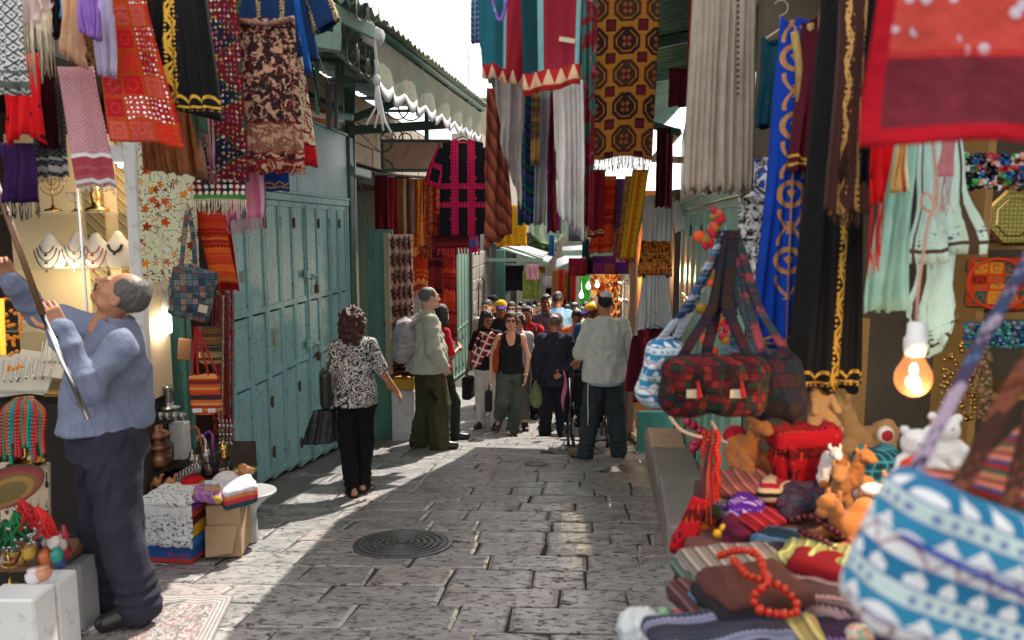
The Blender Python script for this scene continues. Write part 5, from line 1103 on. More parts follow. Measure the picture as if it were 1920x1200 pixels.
garment('white_blouse', mat('white_lace', lambda:(mix(noise(OBv(), 40, 3, .7), (.74, .72, .7), (.5, .48, .46)), noise(OBv(), 90, 3)), cloth=True), W(1234, 362, 7.9), .17, S(88, 7.9), 'white lace blouse on the right above the orange skirt', 'blouse', sleeves=(.3, .07, .5), whem=.16, pl=3, seed=96)
hang('orange_skirt', mat('orange_lace', P_print(hx('b86a24'), hx('5a2c14'), hx('d89a50'), 22, [(.1, .25, hx('c8843c'))]), cloth=True), 1203, 1258, 445, 520, 8.0, 'orange brown lace skirt hung from clips under the white blouse', 'skirt', b0=1196, b1=1262, pl=7, amp=.02, seed=97)
g=hang('white_skirt', mat('white_cotton', lambda:(lambda u, v:mix(band(v, .2, .212), (.8, .79, .82), (.6, .59, .62)))(*UV()), cloth=True), 1204, 1256, 516, 652, 7.8, 'long white tiered skirt hanging from a black clip hanger', 'skirt', b0=1190, b1=1264, pl=7, amp=.03, seed=98)
b=MB().tube([W(1200, 514, 7.8), W(1260, 514, 7.8)], .006, 6);[b.box(W(x, 517, 7.79), (.016, .012, .02))for x in(1207, 1252)];b.tube([W(1230, 514, 7.8), W(1230, 500, 7.8), W(1234, 496, 7.8)], .004, 5);mk('clip_hanger', b, M_black, parent=g)
garment('maroon_kaftan', mat('maroon_kaftan', P_gold(hx('4e1220'), hx('a02838'), [(-.09, .03), (.09, .03)], [(.06, .04)]), cloth=True), W(1228, 612, 7.2), .17, S(146, 7.2), 'maroon kaftan with red embroidered front on a blue hanger', 'kaftan', sleeves=(.55, .07, .12), whem=.2, pl=3, hanger=mat('blue_plastic', (.02, .25, .45), rough=.3), seed=99)
for i, (x0, x1, y0, y1, c1, c2, lab)in enumerate([(1232, 1258, 240, 388, '4a1422', '2c0c16', 'dark maroon velvet dress left of the green transom'), (1250, 1262, 250, 390, '9a4050', '6a2838', 'rose pink dress edge next to the green transom'), (1255, 1300, 128, 200, '5a1420', '3a0c18', 'embroidered maroon vest under the right roof')]):
 hang('dress', C_('mar_%d'%i, c1, c2), x0, x1, y0, y1, 7.3 if i<2 else 6.2, lab, 'dress', pl=2, amp=.03, seed=110+i)
hang('red_scarf', C_('bright_red_velvet', '9c0c18', '5c0810'), 1293, 1312, -30, 130, 4.2, 'bright red velvet sash left of the cream dress', 'sash', pl=2, seed=115)
garment('cream_dress', mat('cream_crinkle', lambda:(lambda q:(mix(noise(vec(q[0], q[1], q[2]*.12), 60, 3, .7), hx('a89c8c'), hx('776c60')), noise(vec(q[0], q[1], q[2]*.1), 90, 3)))(sep(OBv())), cloth=True, bump=.5), W(1368, -330, 2.75), .105, S(632, 2.75), 'long crinkled cream dress with a row of small buttons', 'dress', whem=.128, wst=.11, pl=6, amp=.014, depth=.05, sleeves=None, seed=120, uoff=0)
b=MB();[b.ball(W(1384, y, 2.66), .005, 6, 5)for y in range(0, 180, 11)];mk('button_row', b, M_dark, label='row of small dark buttons down the front of the cream dress', cat='buttons')
GB=GOLD
garment('teal_kaftan', C_('dark_teal', '0f4a5c', '08262e'), W(1462, 62, 3.2), .075, S(165, 3.2), 'dark teal kaftan just left of the long blue kaftan', 'kaftan', pl=3, whem=.09, seed=121, hanger=M_cream)
garment('blue_kaftan', mat('royal_gold', P_gold(hx('0c3a9a'), hx('b8863c'), [], [(.03, .02)], motif=4), cloth=True), W(1503, 20, 2.55), .07, S(612, 2.55), 'long royal blue kaftan embroidered with gold flowers', 'kaftan', whem=.125, wst=.085, pl=3, amp=.02, depth=.06, seed=122, uoff=-.02)
b=MB();pts=[W(1490, 60, 2.46), W(1500, 120, 2.45), W(1500, 190, 2.45), W(1512, 195, 2.45), W(1520, 100, 2.45), W(1520, 45, 2.46)];b.tube(pts, .013, 6);mk('gold_collar', b, mat('gold_braid', P_paisley(hx('b08850'), hx('6a4a20'), hx('d8b878'), 60), cloth=True), label='gold braided collar of the royal blue kaftan', cat='collar', smooth=True)
garment('wine_robe', mat('wine_velvet', P_gold(hx('4c0c1c'), GB, [], [(.03, .02)]), cloth=True), W(1540, 15, 2.45), .06, S(288, 2.45), 'wine red velvet robe between the blue kaftan and the black robe', 'robe', whem=.085, pl=3, seed=123, slope=.6)
hang('pale_collar', mat('fawn_weave', P_paisley(hx('a07058'), hx('c8a080'), hx('6a4030'), 70), cloth=True), 1543, 1572, -30, 85, 2.4, 'fawn woven collar piece above the wine red robe', 'cloth', b0=1540, b1=1552, pl=1, seed=124)
garment('black_robe', mat('black_gold2', P_gold(BLK, hx('b08a3a'), [(0.012, .016)], [(.04, .025)], motif=0), cloth=True, rough=.6), W(1585, -40, 2.3), .07, S(745, 2.3), 'long black velvet robe with gold vine embroidery down the front', 'robe', whem=.115, wst=.08, pl=3, amp=.018, depth=.055, seed=125, slope=.5)
garment('brown_velvet_dress', mat('brown_gold', P_gold(hx('3c1c14'), hx('c09858'), [(-.03, .011), (.012, .007)], []), cloth=True, sheen=.08), W(1612, -70, 2.1), .05, S(440, 2.1), 'brown velvet dress with wide gold neck embroidery', 'dress', whem=.06, pl=2, seed=126, depth=.04)
hang('brown_fringe_shawl', C_('dark_brown_wool', '2c1712'), 1570, 1625, 270, 345, 2.08, 'dark brown shawl with long fringe over the black robe', 'scarf', pl=2, fringe=(S(75, 2.1), F_brn, 30), seed=127)
hang('black_shawl', C_('pure_black', '0c0b0d'), 1630, 1668, -40, 345, 1.9, 'plain black shawl between the brown dress and the red sequin cloth', 'scarf', pl=2, amp=.02, seed=128)
garment('print_dress', mat('bw_print', P_print(hx('c8c4c0'), hx('1c1c20'), hx('4a4a50'), 42), cloth=True), W(1416, 357, 2.9), .062, S(232, 2.9), 'black and white printed dress on a brown wire hanger', 'dress', whem=.066, wst=.06, pl=3, depth=.04, hanger=M_wood, seed=129)
garment('blue_white_blouse', mat('delft_print', P_print(hx('c8ccd4'), hx('2c4a8a'), hx('6a84b8'), 20), cloth=True), W(1440, 285, 3.1), .075, S(130, 3.1), 'white blouse printed with blue flowers behind the printed dress', 'blouse', pl=2, seed=130)
hang('sequin_cloth', mat('red_sequin', lambda:(lambda u, v:(lambda bd:(mix(bd, mix(v>.10, mix(noise(UVv(), 9, 4, .6, 1.0), hx('7c2834'), hx('381014')), mix((voro(UVv(), 48)[0]<.36)*(noise(UVv(), 13, 2, .6)>.46), mix(noise(UVv(), 25, 3), hx('c04a3c'), hx('a03430')), hx('b8aeb8'))), hx('a00c1c')), bd*-.5+voro(UVv(), 55)[0]))(mx(mx(u<.024, v<.02), band(v, .098, .108)*.5)))(*UV()), cloth=True), 1655, 1960, -160, 268, .9, 'red cloth with silver sequins and a broad red border at the upper right', 'wall hanging', b0=1643, b1=1990, pl=1, amp=.004, n=(30, 30), th=.003, seed=131, hem=lambda u:1+.0*u)
hang('red_fringed_scarf', C_('scarlet', 'c80c10', '900810'), 1640, 1692, 180, 380, 1.75, 'scarlet scarf with long red fringe below the red sequin cloth', 'scarf', b0=1644, b1=1668, pl=2, fringe=(S(125, 1.75), F_red, 18), seed=132)
hang('mint_cloth', C_('mint_linen', '9cc0b0', '6a9080'), 1672, 1722, 240, 585, 2.0, 'plain mint green cloth hanging in long folds', 'cloth', b0=1645, b1=1718, pl=3, amp=.03, seed=133)
M_mint=mat('mint_print', lambda:(lambda u, v:mix(mx(band(v, .03, .042), band(fr(u/.16), .1, .16)), mix((noise(UVv(), 60, 3, .7)>.6)*band(v, .05, .09), hx('a8c8bc'), hx('3a4a50')), hx('4a3a30')))(*UV()), cloth=True)
hang('embroidered_tablecloth', M_mint, 1716, 1800, 240, 500, 2.15, 'mint green tablecloth with a printed border, upper fold', 'tablecloth', b0=1712, b1=1842, pl=2, amp=.05, twist=.015, seed=134, hem=lambda u:1-.16*np.abs(u-.3))
hang('embroidered_tablecloth', M_mint, 1730, 1795, 430, 660, 2.25, 'mint green tablecloth with brown lines, the lower hanging end', 'tablecloth', b0=1716, b1=1790, pl=2, amp=.045, twist=.02, seed=135, hem=lambda u:.8+.25*np.sin(3*u))
hang('pink_fringe_scarf', C_('rose_wool', 'b87a80'), 1765, 1795, 230, 330, 1.95, 'rose pink scarf with thin fringe over the mint tablecloth', 'scarf', pl=1, fringe=(S(70, 2), F_pink, 16), seed=136)
hang('striped_scarf', mat('multi_stripe', P_stripes([hx('c8a060'), hx('a84a20'), hx('d8c8a0'), hx('5a7a5a')], .03), cloth=True), 1690, 1706, 230, 360, 1.85, 'narrow orange and cream striped scarf beside the scarlet one', 'scarf', pl=1, seed=137)
LF=Side((XL(9.2), 9.2, 0), (XL(45), 45, 0));RF=Side((1.95, 8.3, 0), (1.95+.064*36.7, 45, 0));RF.n=-RF.n
def block(name, S_, y0, y1, z1, o0, o1, m, label, cat, z0=None, parent=None):
 b=MB();S_.box(b, y0, y1, gz(y1)-.3 if z0 is None else z0, z1, o0, o1);return mk(name, b, m, parent=parent, label=label, cat=cat if label else None)
rt=empty('sandal_shop', LF.P(10.4, gz(10.4), -.6), 'dark open shop behind the sandal display with green frame', 'shop')
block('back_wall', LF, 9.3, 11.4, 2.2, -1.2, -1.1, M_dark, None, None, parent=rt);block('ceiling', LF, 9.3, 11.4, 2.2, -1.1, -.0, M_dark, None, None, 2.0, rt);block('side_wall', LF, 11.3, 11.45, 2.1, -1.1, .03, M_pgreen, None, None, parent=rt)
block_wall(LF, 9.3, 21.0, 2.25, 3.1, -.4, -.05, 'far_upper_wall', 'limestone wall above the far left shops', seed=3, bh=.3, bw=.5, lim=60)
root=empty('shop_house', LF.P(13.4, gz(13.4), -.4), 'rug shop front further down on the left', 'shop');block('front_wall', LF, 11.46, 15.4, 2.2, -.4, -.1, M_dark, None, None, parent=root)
folding_door(LF, [15.6, 16.1, 16.6, 17.1, 17.6, 18.1, 18.6], 1.2, [-.9], M_pgreen, 'far_shop_door', 'closed light green slatted door beyond the hung rugs', 'door')
block_wall(LF, 18.8, 22.2, gz(22)-.1, 2.25, -.3, .1, 'stone_pier', 'pale limestone pier between the green door and the far awning', seed=4, bh=.33, bw=.6, lim=60)
mk('cable_loop', MB().tube([LF.P(19.4, -1.0, .14), LF.P(19.5, .0, .15), LF.P(20.0, .15, .15), LF.P(20.6, 0, .15), LF.P(20.7, -.9, .14)], .02, 6), M_black, smooth=True, label='black cable looping down the stone pier', cat='cable')
mk('drain_pipe', MB().tube([LF.P(19.2, gz(19), .16), LF.P(19.5, -1.2, .17), LF.P(20.8, -.8, .17)], .025, 6), M_rust, smooth=True, label='rusty bent pipe at the foot of the stone pier', cat='pipe')
def awning(S_, y0, y1, zw, ze, out, m, label, cat='awning', frame=True, n=4):
 root=empty('tin_awning', S_.P((y0+y1)/2, ze, out/2), label, cat)
 for i in range(n):
  a, c=y0+(y1-y0)*i/n, y0+(y1-y0)*(i+1)/n+.08;b=MB();u=Vector((0, 0, .012*(i%2)));corr(b, S_.P(a, ze, out)+u, S_.P(c, ze, out)+u, S_.P(c, zw, 0)+u, S_.P(a, zw, 0)+u, 5, .02);mk('corrugated_sheet', b, m, parent=root, smooth=True)
 if frame:
  b=MB();S_.box(b, y0-.08, y0-.02, ze-.12, ze-.03, -.1, out);b.tube([S_.P(y0-.05, zw, 0), S_.P(y0-.05, ze-.06, out)], .04, 4);b.tube([S_.P(y0-.05, zw-.05, out*.02), S_.P(y0-.05, zw-.05-.3, 0)], .04, 4);mk('end_frame', b, M_pgreen, parent=root)
 return root
awning(LF, 21.5, 25.0, 1.15, .62, 1.75, M_tin, 'near pale tin awning on green brackets on the far left')
awning(LF, 26.5, 31, .75, .25, 1.7, M_tin, 'second tin awning further down on the left')
awning(RF, 19.5, 23.0, .95, .85, 1.35, M_tin, 'upper grey tin awning on the far right side');awning(RF, 24, 30.0, .8, .18, 1.55, M_vwhite, 'white canvas awning sloping below the tin one on the far right')
awning(RF, 32, 38.0, .5, -.2, 1.4, M_tin, 'farthest tin awning on the right')
root=empty('left_far_shops', LF.P(30, gz(30)), 'dark open shops under the far left awnings', 'shop')
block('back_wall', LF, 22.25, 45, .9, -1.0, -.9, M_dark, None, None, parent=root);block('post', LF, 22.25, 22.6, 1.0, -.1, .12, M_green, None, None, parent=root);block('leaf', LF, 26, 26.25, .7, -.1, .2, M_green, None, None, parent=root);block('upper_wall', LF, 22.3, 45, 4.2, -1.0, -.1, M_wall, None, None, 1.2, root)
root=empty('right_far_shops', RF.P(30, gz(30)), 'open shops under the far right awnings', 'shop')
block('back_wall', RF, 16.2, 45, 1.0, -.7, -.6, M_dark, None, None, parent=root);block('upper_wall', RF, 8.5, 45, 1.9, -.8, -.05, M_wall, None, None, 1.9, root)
def house(name, x0, x1, Y, ytop, label, wins, seed):
 a, c=W(x0, 600, Y), W(x1, 600, Y);zt=W(x0, ytop, Y).z;sd=Side((a.x, Y, 0), (c.x, Y+.001, 0))
 root=empty(name, ((a.x+c.x)/2, Y, gz(Y)), label, 'house');b=MB().box(((a.x+c.x)/2, Y+2, (zt+gz(Y))/2-.5), ((c.x-a.x)/2, 2, (zt-gz(Y))/2+.5));mk('wall', b, M_wall, parent=root)
 b=MB().box(((a.x+c.x)/2, Y+1.9, zt+.1), ((c.x-a.x)/2+.15, 2.1, .1));mk('cornice', b, M_wall, parent=root)
 for px, py, w_, h_ in wins:
  p=W(px, py, Y);f=mk('window', MB().box((p.x, Y-.03, p.z), (w_, .05, h_)), M_pgreen, parent=root);mk('pane', MB().box((p.x, Y-.09, p.z), (w_*.82, .01, h_*.88)), mat('dark_pane', (.03, .035, .04), rough=.1), parent=f)
house('stone_house', 930, 1062, 46, 330, 'pale stone house closing the end of the street', [(998, 455, .5, .9), (1015, 448, .35, .9), (1040, 400, .5, .9), (980, 400, .5, .8)], 1)
house('white_house', 1062, 1150, 50, 370, 'whitish house behind the right awnings at the end of the street', [(1080, 430, .6, .9), (1100, 400, .5, .9)], 2)
house('old_tower_house', 872, 925, 62, 188, 'distant old stone house rising over the left roof edge', [(890, 210, .4, .8)], 3)
mk('roof_antenna', MB().tube([W(879, 192, 61), W(878, 70, 61)], .03, 5).tube([W(873, 110, 61), W(884, 108, 61)], .02, 4).tube([W(874, 130, 61), W(883, 132, 61)], .02, 4), M_iron, label='thin antenna mast above the distant stone house', cat='antenna')
b=MB();rg=np.random.default_rng(8)
for i in range(500):
 p=np.array(W(1020+rg.normal(0, 9), 455+rg.normal(0, 7), 44))+rg.normal(0, .25, 3);s_=.1;q=rg.normal(0, 1, (3, 3))*s_;b.add([p+q[0], p+q[1], p+q[2]], [(0, 1, 2)])
mk('vine', b, mat('vine_leaf', P_plain((.12, .2, .03), (.05, .09, .02), 3), rough=.6), kind='stuff', label='light green vine on the far stone house', cat='plant')
for i, (x0, x1, y0, y1, Y, c1, c2, lab, f)in enumerate([(930, 988, 385, 462, 12.5, 'd89a1c', 'b07010', 'golden yellow cloth hanging high between the brown shawl and the scarves', 0), (994, 1062, 400, 458, 13, '8fb0a0', '5a7a6a', 'pale green sheet sagging high over the street', 1), (1030, 1040, 440, 480, 12, '3a78b0', '204870', 'blue cloth strip over the middle of the street', 0), (1092, 1106, 448, 482, 10.5, '1e4858', '12303c', 'dark teal cloth left of the red patterned shawl', 0), (1066, 1100, 484, 518, 11.5, '8c2430', '5a1420', 'short dark red tunic hung under the far right awning', 0), (1098, 1112, 482, 515, 11.6, '18161c', '0c0b10', 'black cloth between the red tunic and the purple patchwork', 0), (980, 1013, 508, 560, 16, '6c7c34', '485422', 'olive green shawl hung under the far left awning', 0), (986, 1010, 496, 525, 15.9, 'b8949c', '7a3040', 'red and white checked scarf over the olive shawl', 0), (948, 982, 498, 545, 22.4, '23262e', '14161c', 'dark coat in the shadow under the far left awning', 0), (985, 1000, 548, 565, 22, 'b8b4b0', '8a8682', 'white cloth below the olive shawl', 0), (1018, 1034, 518, 538, 24, 'd0ccc8', 'a8a4a0', 'white shirt hung in the middle distance', 0), (1036, 1050, 505, 555, 23, 'c8824a', '8a3a20', 'tan and orange shawl left of the red runners', 0), (1048, 1058, 505, 560, 22, 'b8301c', '701a14', 'first narrow red runner in the far right row', 0), (1056, 1066, 508, 562, 21.5, 'd86a2c', '8a2c14', 'orange runner in the far right row', 0), (1064, 1072, 512, 566, 21, '1c5a44', '103828', 'dark green runner in the far right row', 0), (1070, 1080, 512, 566, 20.5, 'c82c1c', '8a1810', 'second narrow red runner in the far right row', 0), (1024, 1034, 540, 556, 30, '1e1c22', '121014', 'small black cloth far down the street', 0), (1040, 1062, 555, 575, 26, 'b01c20', '70101a', 'low red cloth above the far heads', 0), (1008, 1022, 500, 512, 30, 'd8823c', 'a04a20', 'small orange cloth above the white shirt', 0), (1096, 1108, 350, 400, 12, '204a70', '12304a', 'blue cloth end high beside the red beaded dress', 0)]):
 hang('hung_cloth', mat('hc_%d'%i, P_plain(hx(c1), hx(c2), 5)if i%3 else P_paisley(hx(c1), hx(c2), hx(c1), 12), cloth=True), x0, x1, y0, y1, Y, lab, 'cloth', pl=2 if x1-x0<20 else 4, amp=.04, seed=150+i, n=(16, 12), group='cloths hung in the far street', hem=(lambda u:.6+1.6*u*(1-u))if f else None)
hang('purple_patchwork', mat('purple_patch', P_patch(.16, [hx('5a2c78'), hx('3a1c5a'), hx('8a4a20'), hx('701c50'), hx('b8a0c8')], hx('5a2070'), .06), cloth=True), 1112, 1184, 480, 514, 10.8, 'purple patchwork cover hung over the beaded shop', 'cover', pl=2, amp=.02, seed=180)
hang('green_banner', mat('bright_green_banner', P_stripes([hx('18a818'), hx('18a818'), hx('129012')], .2, 1, 0, .6), rough=.6), 1088, 1106, 512, 574, 15.5, 'bright green banner beside the beaded shop', 'banner', pl=1, amp=.01, seed=181)  # plain bands of two greens, no emission
root=empty('bead_shop', W(1150, 640, 13.5), 'shop wall covered with hanging amber and brown bead strands', 'shop')
a, c=W(1106, 510, 14.2), W(1192, 510, 13.0);b=MB().box(((a.x+c.x)/2+.03, 13.9, (a.z+gz(13.6))/2), ((c.x-a.x)/2, .05, (a.z-gz(13.6))/2));mk('back_board', b, M_wood, parent=root)
b=MB();rg=np.random.default_rng(5)
for i in range(1500):
 px, py=rg.uniform(1108, 1186), rg.uniform(512, 640);p=W(px, py, 13.8-rg.uniform(0, .15));b.add([p+Vector(q)*.022 for q in((1, 0, 0), (0, 1, 0), (-1, 0, 0), (0, -1, 0), (0, 0, 1.6), (0, 0, -1.6))], [(0, 1, 4), (1, 2, 4), (2, 3, 4), (3, 0, 4), (1, 0, 5), (2, 1, 5), (3, 2, 5), (0, 3, 5)])
mk('bead_strand', b, mat('amber_beads', lambda:ramp(white(vec(*[fl(x*14.0)for x in sep(OBv())])), [hx('8a4a1c'), hx('c8702c'), hx('5a2c14'), hx('d8a050'), hx('a03a1c'), hx('c0b090')]), rough=.25), parent=root, kind='stuff')
for s_, o in enumerate((0, .4)):
 q=W(1168+8*s_, 640, 12.4+o);mk('shelf_post', MB().tube([(q.x, q.y, gz(12.5)), (q.x, q.y, W(0, 525, 12.5).z)], .02, 4), M_white, parent=root)
for py in(530, 562, 600):p=W(1176, py, 12.6);mk('shelf', MB().box(p, (.12, .2, .012)), M_white, parent=root)
M_bulb=mat('lit_bulb', (1, .95, .9), emis=((1, .9, .78), 7))
def bulb(px, py, Y, r, label, power, col=(1, .75, .45)):
 p=W(px, py, Y);root=empty('light_bulb', p, label, 'lamp');mk('glass', MB().ball(p, (r, r, r*1.25)), M_bulb, parent=root, smooth=True);mk('socket', MB().tube([p+Vector((0, 0, r)), p+Vector((0, 0, r*2.6))], r*.5, 8), M_white, parent=root, smooth=True);mk('cord', MB().tube([p+Vector((0, 0, r*2.6)), p+Vector((0, 0, r*2.6+.4))], .004, 5), M_black, parent=root)
 l=bpy.data.lights.new('bulb_light', 'POINT');l.energy=power;l.color=col;l.shadow_soft_size=r;o=bpy.data.objects.new('bulb_light', l);COL.objects.link(o);o.location=p+Vector((0, -r*1.3, -r*.5));return root
for px, py, lab in((1103, 537, 'lit white bulb left of the two at the beaded shop'), (1120, 534, 'lit white bulb in front of the bead strands'), (1090, 554, 'lit bulb low beside the green banner')):bulb(px, py, 12.8, .035, lab, 12)
root=empty('corner_shop', (1.75, 8.7, gz(8.7)), 'shop corner with a tall metal post and orange lit interior on the right', 'shop')
q=W(1184, 600, 9.0);mk('post', MB().box((q.x, 9.0, .3), (.035, .05, 1.55)), M_wood, parent=root);mk('post_edge', MB().box((q.x+.05, 9.0, .3), (.012, .045, 1.55)), M_chrome, parent=root)
mk('lit_wall', MB().box((q.x+.45, 9.35, .3), (.42, .03, 1.6)), mat('warm_plaster', P_plain(hx('c87a3a'), hx('a05a28'), 5), rough=.8), parent=root)
mk('far_wall', MB().box((2.0, 11.2, .1), (.05, 2.2, 1.8)), M_dark, parent=root)
q=W(1228, 790, 8.25);mk('counter_panel', MB().box((q.x, 8.25, gz(8.2)+.2), (.2, .03, .26), bev=.01), mat('turquoise_panel', paint((.08, .36, .31)), rough=.4), label='turquoise metal panel below the maroon kaftan', cat='panel')
mk('display_mat', MB().box((1.62, 9.1, gz(9.25)+.1), (.16, .5, .03), Matrix.Rotation(-.12, 3, 'X')), M_cream, label='pale board sloping at the foot of the corner shop', cat='board')
l=bpy.data.lights.new('shop_light', 'POINT');l.energy=9;l.color=(1, .6, .28);l.shadow_soft_size=.1;o=bpy.data.objects.new('shop_light', l);COL.objects.link(o);o.location=(1.75, 9.1, .9)
a, c=W(727, 440, 8.95), W(774, 440, 9.3);zb=W(745, 700, 9.0).z;sdl=Side(a, c)
root=empty('sandal_display', sdl.P((a.y+c.y)/2, zb), 'pink board hung with rows of brown leather sandals', 'display');b=MB();sdl.box(b, a.y, c.y, zb, a.z, -.03, .0, .005);mk('board', b, mat('pale_pink_board', P_plain(hx('c8a89c'), hx('a88478')), rough=.7), parent=root)
b=MB();sdl.box(b, a.y-.02, a.y, zb, a.z+.02, -.05, .04);mk('edge_strip', b, M_cream, parent=root)
M_leather=mat('brown_leather', P_plain(hx('6a3018'), hx('2c1008'), 20), rough=.4);rg=np.random.default_rng(2);H_=a.z-zb
for r_ in range(8):
 for k in range(4):
  y=a.y+(c.y-a.y)*(.12+.22*k);z=a.z-.1-r_*H_/8.4;p=sdl.P(y, z, .03+rg.uniform(0, .03));b=MB().ball(p, (.022, .04, .1), 8, 6, Matrix.Rotation(rg.normal(0, .25), 3, 'X')).tube([p+Vector((-.03, -.05, .04)), p+Vector((0, -.09, .02)), p+Vector((.04, -.05, .03))], .012, 5).tube([p+Vector((-.02, -.05, -.02)), p+Vector((0, -.08, -.03)), p+Vector((.03, -.05, -.03))], .012, 5);mk('sandal', b, M_leather, parent=root, smooth=True)
p=G(757, 826, 1.465);hb_=W(757, 735, p.y).z;mk('white_box', MB().box((p.x, p.y+.1, (p.z+hb_)/2), (.14, .12, (hb_-p.z)/2+.02), bev=.012), M_white, label='tall white box standing under the sandal display', cat='box')
mk('yellow_box', MB().box((p.x-.03, p.y+.1, hb_+.09), (.17, .13, .06), bev=.01).box((p.x-.03, p.y+.1, hb_+.155), (.175, .135, .012), bev=.004), mat('yellow_plastic', hx('d8a01c'), rough=.4), label='yellow box on top of the white box', cat='box')
b=MB();q=Vector((p.x+.02, p.y+.06, hb_+.17));[b.ball(q+Vector((rg.uniform(-.1, .1), rg.uniform(-.05, .05), .04+.05*(i//5))), (.05, .08, .03), 10, 6, Matrix.Rotation(rg.uniform(-1, 1), 3, 'Z'))for i in range(14)];mk('shiny_shoe_heap', b, mat('glossy_brown', hx('5a2410'), rough=.12, coat=.6), smooth=True, label='heap of glossy brown shoes on the yellow box', cat='shoes')
def at_feet(px, py, H=1.465):q=G(px, py, H);return Vector((q.x, q.y, gz(q.y)))
def by_head(px, py, Y):
 q=W(px, py, Y);return Vector((q.x, q.y, gz(q.y))), q.z-gz(q.y)
def kf(**k):return k
loc, h=by_head(1136, 548, 7.85)
p=person(loc, R(8), h, 'man in a cream short sleeved shirt and white skullcap seen from behind', sk='tan', hair=('short', 'black'), hat='kippah', eyes=False, seed=3, top=kf(m=C_('cream_shirt', 'e8dfc8', 'd0c7b0'), sleeve=.5, hem=.83, collar=True, g=.032, flare=.02, ra=(.078, .082, .05), A=.011), bottom=kf(m=C_('slate_trousers', '3c4448', '2c3236'), r=(.11, .095, .085), A=.01), shoes='brown', pose=dict(aL=(-.2, -.02, .09), tL=(-.32, .06, .03), kL=(-.14, .02, .5), aR=(.17, .02, .09), tR=(.2, .16, .03), kR=(.14, .03, .5), eL=(-.25, .03, 1.12), wL=(-.23, .25, 1.0), eR=(.25, .03, 1.12), wR=(.22, .26, 1.0)))
on_person(p, 'undershirt_hem', MB().lathe((0, -.01, .80), [(.185, 0), (.18, .06)], 28).data(), C_('pale_blue_cotton', 'b8c4d0'))
on_person(p, 'fringe_tassel', MB().tube([(-.19, -.06, .82), (-.2, -.09, .65), (-.19, -.08, .5), (-.2, -.1, .38)], [.008, .006, .007, .005], 6).data(), mat('white_string', (.7, .7, .68)))
loc, h=by_head(1040, 590, 10.35)
p=person(loc, R(4), h, 'bald man in a dark suit walking away with one hand behind his back', sk='tan', hair=('bald', 'grey'), eyes=False, seed=5, belly=.03, top=kf(name='suit_jacket', m=C_('navy_suit', '2c303c', '1e222c'), hem=.76, collar=True, g=.035, flare=.03, ra=(.075, .066, .058), A=.009), bottom=kf(m=C_('navy_suit_trousers', '262a34', '1a1e26'), r=(.105, .09, .09)), pose=dict(eR=(.29, -.1, 1.12), wR=(.1, -.19, .97), hdR=(-.7, -.1, -.5), hnR=(0, -1, .2), htR=1, eL=(-.27, -.04, 1.12), wL=(-.26, .0, .87), aL=(-.13, .0, .09), aR=(.12, -.1, .11), kR=(.1, .05, .5), sL=(-.19, 0, 1.41), sR=(.19, 0, 1.41)))
hb=MB();held(p, 'carrier_bag', (lambda F:(F.ell((-.25, .0, .62), (.07, .05, .2), .0), F.ell((-.25, 0, .55), (.1, .06, .14), .05), F.mesh())[2])(Fld((-.45, -.15, .3), (-.1, .15, .95), .012)), C_('green_cloth_bag', '7f9064', '4a5a3a'), 'small green and yellow bag in the left hand of the suited man', 'bag')
loc, h=by_head(958, 584, 10.0)
p=person(loc, R(180), h, 'woman in a black tank top and sunglasses walking towards the camera', fem=True, sk='fair', hair=('bob', 'red'), glasses=True, seed=7, top=kf(name='tank_top', m=C_('black_jersey', '1e1f24', '131418'), sleeve=0, hem=.93, g=.008, deep=.12, neck=.06, A=.004), bottom=kf(m=C_('grey_green_trousers', '4c5750', '39423d'), r=(.105, .088, .08), end=.8, g=.01), shoes='sandal', pose=dict(kR=(.12, .14, .53), aR=(.16, -.12, .3), tR=(.18, .0, .17), aL=(-.03, -.02, .09), tL=(-.03, .14, .03), kL=(-.06, .03, .5), eR=(.25, -.04, 1.12), wR=(.27, .05, .88), eL=(-.23, .04, 1.14), wL=(-.2, .1, .9)))
on_person(p, 'wristwatch', MB().tube([(-.2+.036*math.cos(t), .1+.036*math.sin(t), .915)for t in np.linspace(0, 6.2, 13)], .009, 6, cap=False).data(), M_chrome)
held(p, 'shoulder_bag', (lambda F:(F.ell((.2, .02, 1.08), (.05, .08, .17), 0), F.cone((.14, .03, 1.42), (.2, .05, 1.1), .022, .03, .03), F.cone((.13, -.05, 1.42), (.2, -.05, 1.1), .02, .03, .03), F.mesh())[3])(Fld((.0, -.15, .8), (.35, .2, 1.5), .01)), C_('rust_bag', 'a04a20', '702c12'), 'rust orange cloth shoulder bag worn by the woman in the tank top', 'bag')
held(p, 'handbag', (lambda F:(F.box((.3, .08, .56), (.05, .11, .14), .03, 0), F.cone((.3, .02, .68), (.28, .06, .86), .012, .01, .01), F.cone((.3, .14, .68), (.28, .08, .86), .012, .01, .01), F.mesh())[3])(Fld((.15, -.1, .35), (.45, .25, .95), .01)), C_('dark_handbag', '2c2c2e', '1a1a1c'), 'dark handbag carried low by the woman in the tank top', 'bag')
loc, h=by_head(662, 577, 6.05)
